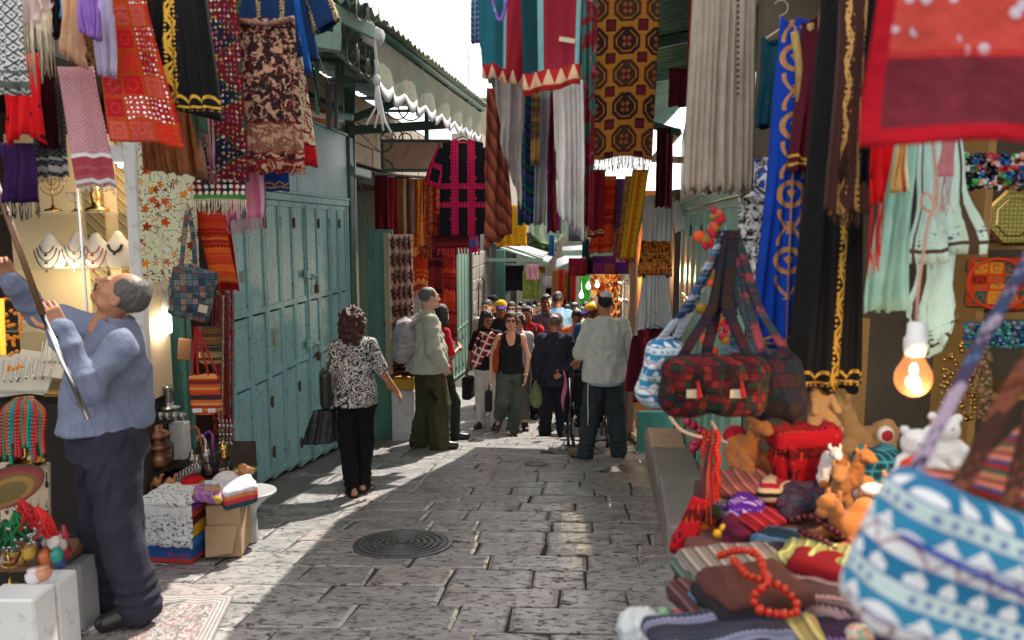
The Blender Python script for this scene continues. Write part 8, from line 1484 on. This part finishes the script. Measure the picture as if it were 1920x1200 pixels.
def plush(p, s, m, m2, label, rz=0, kind=0, rot=None, extra=None, cat='plush toy'):
 F=Fld((-.14, -.14, -.03), (.14, .2, .3), .0075)
 if kind==0:
  F.ell((0, -.02, .07), (.062, .075, .07), 0);F.ell((0, -.06, .13), (.04, .04, .045), .03);F.cone((0, .04, .09), (0, .075, .19), .036, .028, .03);F.ell((0, .1, .21), (.032, .045, .032), .015);F.ell((0, .14, .2), (.024, .026, .02), .012)
  for sg in(-1, 1):F.ell((sg*.028, .07, .238), (.008, .01, .02), .006);F.cone((sg*.05, .02, .04), (sg*.06, .12, .025), .03, .027, .02);F.cone((sg*.045, .05, .08), (sg*.05, .11, .06), .018, .018, .015)
 elif kind==1:
  F.ell((0, -.03, .05), (.055, .11, .05), 0);F.ell((0, -.05, .1), (.03, .04, .03), .03);F.cone((0, .06, .06), (0, .11, .14), .028, .022, .03);F.ell((0, .135, .155), (.024, .04, .024), .012)
  for sg in(-1, 1):F.ell((sg*.02, .11, .175), (.006, .008, .016), .005);F.cone((sg*.05, .05, .02), (sg*.06, .14, .02), .022, .02, .02);F.cone((sg*.05, -.08, .02), (sg*.065, .0, .02), .024, .02, .02)
 elif kind==3:
  F.ell((0, 0, .07), (.065, .055, .075), 0);F.ell((0, .01, .175), (.055, .05, .05), .02);[F.ell((sg*.045, 0, .22), (.018, .012, .018), .008)for sg in(-1, 1)];[F.cone((sg*.05, .02, .03), (sg*.07, .09, .03), .028, .028, .02)for sg in(-1, 1)];[F.cone((sg*.055, .02, .11), (sg*.09, .06, .07), .022, .022, .02)for sg in(-1, 1)]
 else:
  F.ell((0, 0, .1), (.04, .04, .07), 0);F.cone((0, .0, .14), (0, .01, .23), .032, .026, .03);F.ell((0, .02, .255), (.034, .036, .032), .015);F.ell((-.03, .04, .25), (.022, .028, .018), .012)
  for sg in(-1, 1):F.ell((sg*.028, 0, .285), (.008, .01, .016), .006);F.cone((sg*.03, .02, .06), (sg*.045, .06, -.0), .024, .032, .02);F.cone((sg*.035, .02, .14), (sg*.05, .06, .08), .014, .015, .012)
 g=F.mesh();g=folds(g, .004, (55, 55, 55), int(p[0]*100)%50);o=mk('plush_camel' if kind!=3 else 'plush_bear', (g[0]*s, g[1], None), m, local=True, smooth=True, label=label, cat=cat);o.location=p;o.rotation_euler=rot or(0, 0, rz)
 e=[(.0, .1, .215), (0, .135, .162), (-.005, .045, .262), (0, .055, .185)][kind];sp=(.03, .022, .026, .02)[kind];b=MB();[b.ball(np.array((sg*sp+e[0], e[1], e[2]))*s, .0055*s, 6, 5)for sg in(-1, 1)];mk('eyes', b, M_eye, parent=o, local=True, smooth=True)
 if kind in(0, 2)and m2:[mk('foot_pad', MB().ball(np.array((sg*(.06 if kind==0 else .045), .125 if kind==0 else .062, .025 if kind==0 else 0))*s, .031*s, 10, 8), m2, parent=o, local=True, smooth=True)for sg in(-1, 1)]
 if extra=='saddle':mk('saddle_blanket', MB().ball(np.array((0, -.055, .125))*s, np.array((.05, .048, .05))*s), C_('red_saddle', 'a0182c'), parent=o, local=True, smooth=True);mk('blanket_edge', MB().tube([np.array((.052*math.cos(t), -.055+.05*math.sin(t), .11))*s for t in np.linspace(0, 6.28, 19)], .005*s, 5), M_plushw, parent=o, local=True, smooth=True)
 if extra=='halter':mk('halter', MB().tube([np.array((.036*math.cos(t), .022+.03*math.sin(t), .262))*s for t in np.linspace(0, 6.28, 15)], .004*s, 5), mat('blue_halter', hx('8aa0b0')), parent=o, local=True)
 return o
def tp(px, py, Y):return W(px, py, Y)
plush(tp(1532, 800, 2.3), .76, M_plush3, M_plush, 'tall sitting tan camel toy with a halter above the red bag', R(190), 2, extra='halter');plush(tp(1392, 882, 2.35), .8, M_plush2, M_plush, 'orange camel toy with a red and white saddle left of the red bag', R(200), 0, extra='saddle')
plush(tp(1622, 870, 2.5), .95, M_plush3, None, 'large tan camel toy with red lettering patch behind the others', R(60), 0);plush(tp(1590, 918, 2.05), .55, M_plush2, M_plushw, 'small orange camel toy with white feet in front of the blue bag', R(200), 0);plush(tp(1556, 905, 2.12), .5, M_plushw, M_plush2, 'small white and orange camel toy left of the one with white feet', R(170), 0)
plush(tp(1575, 960, 2.0), .62, M_plush, None, 'brown camel toy leaning behind the lying one', R(150), 0);plush(tp(1600, 1015, 1.8), .8, M_plush2, None, 'orange camel toy lying on its side near the striped blue bag', R(120), 1);plush(tp(1640, 960, 1.9), .5, M_plush, M_plushw, 'brown camel toy with a white cap next to the striped bag', R(200), 0)
plush(tp(1712, 915, 1.35), .5, M_plushw, None, 'white fluffy bear toy behind the patterned strap', R(180), 3);plush(tp(1765, 880, 1.5), .5, M_plushw, None, 'second white fluffy bear toy further right behind the straps', R(160), 3);mk('toy_scarf', MB().tube([W(1690, 905, 1.27), W(1700, 872, 1.27), W(1725, 860, 1.27)], .012, 6), C_('orange_red', 'd04018'), smooth=True, label='orange red scarf on the white bear toy', cat='scarf')
mk('toy_saddle', MB().ball(W(1660, 815, 2.35), (.028, .02, .03)), mat('saddle_disc', lambda:mix(sq(sep(OBv())[0]*sep(OBv())[0]+(sep(OBv())[2]-.03)*(sep(OBv())[2]-.03))>.019, hx('8a1424'), hx('d0ccc4'))), smooth=True, label='small round white edged red patch on the large tan camel', cat='patch');mk('white_hat', MB().ball(W(1640, 918, 1.85), (.035, .03, .016)), M_plushw, smooth=True, label='small white toy hat on the brown camel near the striped bag', cat='hat')
M_rb=mat('red_woven_bag', lambda:(lambda q:mix(voro(vec(q[0]*1.0, q[1], fl(q[2]*38.0)/38.0), 60, rnd=.2)[0]<.3, mix(band(fr(q[2]*9.0), 0, .3), hx('98101a'), hx('5a0c14')), mix(fr(q[2]*5.0)>.5, hx('1c1018'), hx('a03c14'))))(sep(OBv())), cloth=True)
p=W(1502, 852, 2.28);o=mk('red_backpack', softbox(p, (.095, .07, .09), .035, .012, .009, k=(30, 30, 20)), M_rb, smooth=True, label='bright red woven rucksack standing among the camel toys', cat='bag');mk('flap', softbox(p+Vector((-.01, -.03, .07)), (.1, .06, .03), .02, .006, .008, rot=np.array(Matrix.Rotation(-.12, 3, 'Y'))), M_rb, parent=o, smooth=True);mk('strap', ribbon([p+Vector((-.07, -.085, .1)), p+Vector((-.06, -.1, .0)), p+Vector((-.05, -.09, -.09))], .02), M_rb, parent=o, smooth=True)
def stuffbag(px, py, Y, h, m, label, seed=0, name='cloth_bag', rot=None, A=.015):return mk(name, box_uv(softbox(W(px, py, Y), h, min(h)*.9, A, .01, None if rot is None else np.array(Matrix.Rotation(rot, 3, 'Y')), (20, 20, 14), seed)), m, smooth=True, label=label, cat='bag')
stuffbag(1640, 880, 2.25, (.07, .05, .07), mat('teal_plaid', P_plaid(hx('16505c'), [hx('0c2c34'), hx('4a9aa0')], .03), cloth=True), 'teal checked cloth bag beside the white footed camel', 1);stuffbag(1510, 935, 2.1, (.09, .06, .035), mat('dark_blue_print', P_paisley(hx('1c2438'), hx('5a3038'), hx('2c4a5a'), 40), cloth=True), 'dark blue printed cloth bag lying below the red rucksack', 2, rot=-.3)
stuffbag(1455, 925, 2.15, (.065, .05, .03), mat('cream_stripe', P_stripes([hx('a08a70'), hx('1c1818'), hx('b8a080'), hx('8a1c30')], .05, 1), cloth=True), 'cream and black striped pouch below the red rucksack', 3, rot=.3);stuffbag(1395, 955, 2.05, (.05, .04, .03), mat('purple_tri', P_ikat([hx('4a1c78'), hx('1c7a5a'), hx('a890b8'), hx('5a2c80')], .03, .02), cloth=True), 'purple and green zigzag pouch on the stall', 4);stuffbag(1350, 965, 2.1, (.03, .04, .035), mat('blue_round', P_paisley(hx('243a6a'), hx('c8b06a'), hx('1c2030'), 60), cloth=True), 'small dark blue pouch with a gold medallion at the edge of the stall', 5)
stuffbag(1425, 1010, 1.95, (.1, .06, .028), mat('maroon_stripe', P_ikat([hx('5a1430'), hx('a06a80'), hx('8a1c3c'), hx('3a1020')], .02, .006), cloth=True), 'maroon and pink woven shawl bundle beside the orange beads', 6, 'shawl_bundle', .25)
b=MB();[b.ball(W(rg.uniform(1338, 1372), rg.uniform(990, 1004), 1.95), .013, 8, 6)for _ in range(14)];mk('yellow_beads', b, mat('yellow_bead', hx('d8a010'), rough=.2), smooth=True, label='yellow bead bracelet on the edge of the stall', cat='bracelet', kind='stuff')
FT=[(1330, 1120, 1.62, .05, .06, .4, '7a2c20', 'rust folded cloth at the left rim of the stall'), (1450, 1185, 1.42, .09, .05, -.1, 'a89a60', 'ochre striped folded cloth at the bottom rim of the heap'), (1560, 1185, 1.42, .08, .05, -.4, '4a2c5a', 'plum folded cloth at the bottom right of the heap'), (1425, 975, 2.0, .06, .05, .3, 'a01c2c', 'crimson folded cloth beneath the cream striped pouch'), (1470, 1060, 1.75, .06, .06, -.7, '2c6a5a', 'green and blue knitted cap cloth in the middle of the heap'), (1548, 1100, 1.6, .08, .07, -.6, 'b0888a', 'pink flecked folded scarf on the right slope of the heap'), (1585, 1130, 1.5, .08, .06, -.6, '2c3a3a', 'dark flecked folded scarf beside the geometric bag'), (1530, 1150, 1.5, .07, .06, -.5, '8a5a8a', 'mauve flecked folded scarf near the bottom of the slope'), (1390, 1150, 1.5, .105, .085, 0.25, 'b8d018', 'lime green folded cloth at the bottom of the pile under the orange beads'), (1395, 1135, 1.5, .1, .082, .22, '4a6a80', 'blue grey folded cloth in the pile under the orange beads'), (1402, 1120, 1.5, .1, .08, .2, '2c2a2e', 'black folded cloth in the pile under the orange beads'), (1412, 1100, 1.5, .1, .08, .2, '6a4038', 'brown folded cloth on top of the pile under the orange beads'), (1375, 1058, 1.72, .1, .07, .1, '8a8078', 'grey striped folded cloth behind the brown one'), (1370, 1070, 1.72, .105, .07, .12, '5a6a5a', 'sage folded cloth below the grey striped one'), (1386, 905, 2.2, .075, .07, -.05, '9a5a50', 'rose striped folded cloth under the saddled camel'), (1380, 920, 2.2, .075, .07, -.1, '2c3a38', 'dark green folded cloth under the rose one'), (1385, 935, 2.2, .08, .07, 0, '3a4a6a', 'slate blue folded cloth at the back left of the stall'), (1505, 1110, 1.55, .11, .07, -.5, '7a5a5a', 'dark multicoloured folded scarf in the middle of the stall'), (1500, 1125, 1.55, .115, .075, -.5, '3a3a3c', 'black and cream flecked folded scarf in the middle of the stall'), (1495, 1143, 1.55, .12, .075, -.48, '5a5a5c', 'grey folded scarf under the flecked one'), (1492, 1160, 1.55, .12, .08, -.46, '6a1c38', 'wine red folded scarf at the bottom of the middle pile'), (1560, 1050, 1.65, .1, .06, -.6, 'a8a868', 'pale yellow green folded scarf behind the flecked pile'), (1578, 1068, 1.6, .09, .05, -.6, '9c1420', 'scarlet folded cloth on the pale scarf'), (1480, 1020, 1.85, .07, .05, -.8, '1c4a6a', 'blue and yellow knitted folded cloth in the middle of the stall'), (1300, 1130, 1.55, .03, .07, .2, '5a3a3a', 'narrow brown folded cloth at the near left edge of the stall'), (1345, 1185, 1.4, .12, .05, .1, '5a5a70', 'multicoloured striped folded cloth at the bottom edge of the picture')]
for i, (px, py, Y, hx_, hy_, rz, c_, lab)in enumerate(FT):
 c=W(px, py, Y);k=tuple(x*.6 for x in hx(c_));mm=mat('ft_%d'%i, [P_stripes([k, tuple(x*.6 for x in k), tuple(min(1, x*1.7+.02)for x in k), k], .035), P_ikat([k, tuple(x*.4 for x in k), tuple(min(1, x*2+.05)for x in k), hx('3a2c30')], .02, .006), P_plain(k)][[1, 0, 1, 0, 1, 1, 1, 1][i]if i<8 else(1 if 17<=i<=20 or i in(23, 25) else 0)if i not in(10, 11, 22, 15) else 2], cloth=True)
 folded(c, (hx_*(1 if i<12 else 1.2), hy_*(1 if i<12 else 1.2), .018 if i!=23 else .026), mm, lab, rz=rz, A=.005, seed=i, tilt=-.06)
for i, x in enumerate((.75, 1.0, 1.25, 1.5)):folded((x, 1.62+.1*(i%2), TZ+.02), (.14, .2, .045), mat('under_%d'%i, P_stripes([hx('2c2426'), hx('4a3a40'), hx('3a2c34')], .05), cloth=True), '%s dark folded blanket lying flat on the stall under the heaps'%('leftmost', 'second', 'third', 'rightmost')[i], rz=.1*i, seed=i)
cloth('near_skirt_cloth', mat('near_skirt', P_ikat([hx('5a2c24'), hx('2c2830'), hx('7a4a30'), hx('3a1c20')], .05, .02), cloth=True), (.37, 1.375, TZ+.002), (.465, 1.9, TZ), .5, label='dark woven cloth hanging down the near left side of the stall', pl=6, amp=.015)
def onp(L, Y):return[W(x, y, Y+dy)for x, y, dy in L]
necklace('bead_necklace', spline(onp([(1350, 1042, .1), (1385, 1032, .05), (1420, 1040, 0), (1432, 1070, -.05), (1440, 1092, -.1), (1415, 1115, -.12), (1420, 1140, -.14), (1450, 1150, -.14), (1490, 1150, -.12), (1492, 1128, -.1), (1470, 1105, -.08), (1440, 1090, -.08), (1405, 1080, -.05), (1385, 1060, 0), (1370, 1045, .05)], 1.5), 120), .0088, mat('orange_bead', hx('b02400'), rough=.18, spec=.4), 'long necklace of round glossy orange beads lying on the folded cloths')
necklace('bead_necklace', spline(onp([(1485, 975, .15), (1520, 968, .12), (1545, 985, .1), (1570, 1000, .1), (1600, 1030, .05), (1610, 1055, 0), (1575, 1040, .0), (1545, 1015, .05), (1515, 1003, .1), (1490, 985, .15)], 1.65), 80), .0088, mat('garnet_bead', hx('480614'), rough=.18, spec=.4), 'dark red bead necklace lying beside the orange camels')
root=empty('red_strap_bunch', W(1310, 1000, 2.15), 'bunch of small red bags and cords hanging at the left corner of the stall', 'bags')
for i in range(16):
 x=1300+i*3.0;a=W(1336-i*.3, 800+i*2, 2.1);c=W(x, 960+rg.uniform(0, 130), 2.02+rg.uniform(-.04, .04));mk('cord', MB().tube([a, a.lerp(c, .5)+Vector((rg.uniform(-.01, .01), 0, 0)), c], .004, 5), [F_red, M_black, mat('rust_cord', hx('a83c1c'))][i%3], parent=root, smooth=True)
for i, (px, py, hw, hh_, c_, r_)in enumerate(((1300, 985, .028, .075, 'b82418', .35), (1310, 1060, .035, .07, '3a1418', .1), (1328, 1040, .03, .08, '7a3a1c', 0), (1292, 1072, .03, .06, '4a1c30', .1), (1340, 1000, .025, .07, '2c2c1c', -.1), (1316, 1105, .022, .05, 'c8641c', 0))):mk('small_bag', box_uv(softbox(W(px-6, py, 1.98+.015*i), (hw, .014, hh_*1.15), .01, .006, .007, np.array(Matrix.Rotation(r_, 3, 'Y')), seed=i)), M_rb if i==0 else C_('sb_'+c_, c_), parent=root, smooth=True)
for i in range(30):
 for k in(0, 1):shared('bead', bpy.data.meshes.get('corner_bead')or raw_mesh('corner_bead', *MB().ball((0, 0, 0), .0115, 8, 6).data()[:2], m=mat('red_orange_bead', hx('c8280c'), rough=.2)), W(1322+22*k+2*math.sin(i), 812+i*6.5, 2.12), root)
root=empty('pompom_string', W(1305, 845, 2.6), 'string of crimson pompoms left of the saddled camel', 'pompoms')
for i in range(9):mk('pompom', MB().ball(W(rg.uniform(1288, 1322), rg.uniform(790, 845), 2.6), .018, 7, 5), mat('pink_red_charm', hx('a0203c'), rough=.3), parent=root, smooth=True)
mk('wire_rack', MB().tube(spline([W(1255, 780, 2.3), W(1280, 808, 2.28), W(1325, 820, 2.25), W(1345, 800, 2.25)], 20), .006, 6).tube([W(1352, 825, 2.2), W(1335, 790, 2.25)], .006, 6), M_cream, smooth=True, label='pale wire rack arm under the hanging bags', cat='rack')
def bigbag(c, h, m, label, straps, apex, sm=None, seed=0, rot=0, sw=.028, name='shoulder_bag', extra=True, vox=.009, A=.016):
 c=Vector(c);o=mk(name, box_uv(softbox(c, h, min(h)*.85, A, vox, np.array(Matrix.Rotation(rot, 3, 'Y')), (14, 14, 11), seed)), m, smooth=True, label=label, cat='bag')
 for s_ in straps:mk('strap', ribbon([c+Vector(s_[0]), c.lerp(apex, .5)+Vector(s_[1]), Vector(apex)+Vector(s_[2])], sw, (1, .25, 0)), sm or m, parent=o, smooth=True)
 if extra:
  mk('flap', box_uv(softbox(c+Vector((0, -h[1]*.75, h[2]*.35)), (h[0]*.8, h[1]*.35, h[2]*.5), h[1]*.3, .006, vox, np.array(Matrix.Rotation(rot, 3, 'Y')), seed=seed+1)), m, parent=o, smooth=True)
 return o
M_plaidr=mat('red_green_patch', P_patch(.02, [hx('5c1018'), hx('380c10'), hx('12261f'), hx('6c2018'), hx('1c0c10'), hx('222c1c')], hx('120c10'), .07), cloth=True);M_plaidd=mat('dark_patch', P_patch(.04, [hx('1c1624'), hx('32161c'), hx('141e28'), hx('261c14')], hx('14141c'), .06), cloth=True);ap=W(1362, 432, 2.1)
bigbag(W(1242, 705, 2.15), (.055, .05, .1), M_zz, 'blue and white zigzag bag at the left of the hanging bag cluster', [((-.03, 0, .08), (-.015, 0, 0), (0, 0, .0)), ((.03, .02, .08), (.0, .02, 0), (.01, .02, .0))], ap, mat('blue_strap', P_ikat([hx('3a5a7a'), hx('a0a8b0'), hx('1c3048'), hx('8a5a4a')], .02, .008), cloth=True), 1, rot=.25)
o=bigbag(W(1338, 722, 2.0), (.142, .055, .078), M_plaidr, 'red and dark green patchwork bag in the middle of the hanging cluster', [((-.1, 0, .06), (-.02, 0, 0), (.01, 0, 0)), ((.1, 0, .06), (.015, 0, 0), (.02, 0, 0)), ((-.02, .03, .06), (0, .03, 0), (.0, .03, 0))], ap, M_plaidd, 2, A=.012, sw=.034)
for dx in(-.05, .065):mk('paper_tag', MB().box(W(1335, 735, 1.93)+Vector((dx, 0, -.005)), (.017, .002, .011), None, .001), M_cream, parent=o);mk('tassel', MB().tube([W(1335, 715, 1.92)+Vector((dx+.012, 0, 0)), W(1335, 745, 1.92)+Vector((dx+.018, 0, 0))], [.003, .007], 6), F_red, parent=o)
bigbag(W(1455, 725, 2.1), (.07, .055, .1), M_plaidd, 'dark patchwork bag at the right of the hanging cluster', [((-.04, 0, .08), (.0, .02, 0), (.02, .02, 0)), ((.05, 0, .06), (.025, .02, 0), (.03, .02, 0))], ap, mat('dark_strap', P_ikat([hx('2c2434'), hx('6a3038'), hx('1c3438')], .02, .01), cloth=True), 3, rot=-.3)
bigbag(W(1395, 680, 2.25), (.06, .04, .05), mat('teal_print_bag', P_paisley(hx('1c3a44'), hx('4a7a84'), hx('6a2c30'), 40), cloth=True), 'teal printed bag behind the red patchwork bag', [((-.03, 0, .04), (0, .04, 0), (.01, .04, 0)), ((.04, 0, .04), (.02, .04, 0), (.015, .04, 0))], ap, None, 4, extra=False)
root=empty('chilli_garland', W(1345, 400, 2.5), 'garland of red and orange cloth flowers hanging behind the bag straps', 'garland')
for i in range(70):
 p=W(1335+14*math.sin(i*.5)+rg.uniform(-10, 14), 395+i*5.4, 2.5);p=p if i<40 or i%2 else W(1370+rg.uniform(-14, 14), 560+(i-40)*3.5, 2.5);mk('petal', MB().ball(p, (rg.uniform(.01, .024), .012, rg.uniform(.01, .022)), 6, 4, Matrix.Rotation(rg.uniform(-1, 1), 3, 'Y')), [mat('flower_crimson', hx('a01438')), mat('flower_orange', hx('c84a1c')), mat('flower_gold', hx('8a6a1c')), mat('flower_red', hx('b01c1c'))][i%4], parent=root, smooth=True)
for i, (px, py, c_, lab)in enumerate(((1245, 1153, '7a9a80', 'green silver glitter ball'), (1272, 1158, 'a02848', 'pink glitter ball'), (1303, 1156, '9a8468', 'gold glitter ball'), (1232, 1180, '6a2c5a', 'purple glitter ball'), (1262, 1190, '2c9a4a', 'small green glitter ball'), (1296, 1186, 'c88a6a', 'peach glitter bangle ball'), (1320, 1168, '7a5a3a', 'brown glitter ball'))):
 mk('glitter_ball', MB().ball(W(px, py, 1.5), .0185, 14, 10), mat('glitter_'+c_, (lambda k:lambda:(mix(voro(OBv(), 260)[0]<.3, k, ramp(sep(voro(OBv(), 260)[1])[0], [hx('e0d8d0'), hx('c03060'), hx('40a060'), hx('d0b040')])), voro(OBv(), 260)[0]))(hx(c_)), rough=.2, metal=.3), smooth=True, label=lab+' at the near corner of the stall', cat='ball', group='glitter balls')
mk('clear_bag', softbox(W(1200, 1178, 1.5), (.035, .03, .03), .02, .014, .005, k=(70, 70, 70)), mat('clear_plastic', (.75, .78, .8), rough=.12, alpha=.55, spec=.8), smooth=True, label='crumpled clear plastic bag at the bottom edge beside the glitter balls', cat='plastic bag')
mk('bangle_stack', MB().box((.44, 1.5, TZ-.1), (.1, .1, .05)), M_dark, label='dark tray holding the glitter balls at the near stall corner', cat='tray')
M_str1=mat('blue_mauve_strap', P_ikat([hx('2c3a54'), hx('8a7a88'), hx('3a3048'), hx('5a6a80')], .03, .012), cloth=True);M_str2=mat('brown_strap', P_ikat([hx('5a2c1c'), hx('3a2018'), hx('6a3a28'), hx('2c2018')], .03, .014), cloth=True)
rm=np.array(Matrix.Rotation(.36, 3, 'Y'));bc=np.array(W(1868, 1098, .72));g=softbox(bc, (.135, .045, .082), .028, .006, .0055, rm, (12, 12, 12), 7);lo3=(g[0]-bc)@rm
o=mk('geometric_bag', (g[0], g[1], np.stack([lo3[:, 0]+lo3[:, 1], lo3[:, 2]], 1)), M_zz, smooth=True, label='large light blue and white geometric bag in the blurred foreground', cat='bag')
b=MB();mk('strap', ribbon([W(1690, 930, .74), W(1760, 800, .8), W(1840, 640, .88), W(1935, 470, .95)], .026, (1, .2, .3)), M_str1, parent=o, smooth=True)
mk('seam_piping', MB().tube([W(1690, 1005, .665), W(1800, 1062, .66), W(1940, 1125, .66)], .003, 6), C_('cobalt', '1c3c9a'), parent=o, smooth=True)
o=bigbag(W(1895, 920, .95), (.11, .05, .06), mat('ethnic_stripe', P_stripes([hx('7a3a2c'), hx('a86a4a'), hx('2c4a3c'), hx('8a2418'), hx('3a3a5a'), hx('c0705a')], .045, 1, .01, .3), cloth=True), 'orange, green and rust striped bag behind the geometric bag', [], (0, 0, 0), None, 8, rot=-.35, name='striped_bag', extra=False, vox=.008)
mk('strap', ribbon([W(1775, 960, .8), W(1830, 860, .86), W(1880, 760, .9), W(1950, 640, .95)], .042, (1, .2, .3)), M_str2, parent=o, smooth=True);mk('strap', ribbon([W(1885, 985, .8), W(1910, 880, .86), W(1940, 760, .9)], .03, (1, .2, .3)), M_str2, parent=o, smooth=True)
mk('painted_doll', MB().ball(W(1612, 1190, 1.1), (.022, .02, .016)), mat('tan_face', P_paisley(hx('c87a4a'), hx('3aa090'), hx('d8d0c8'), 30), rough=.4), smooth=True, label='small tan and turquoise trinket at the bottom edge left of the geometric bag', cat='trinket')
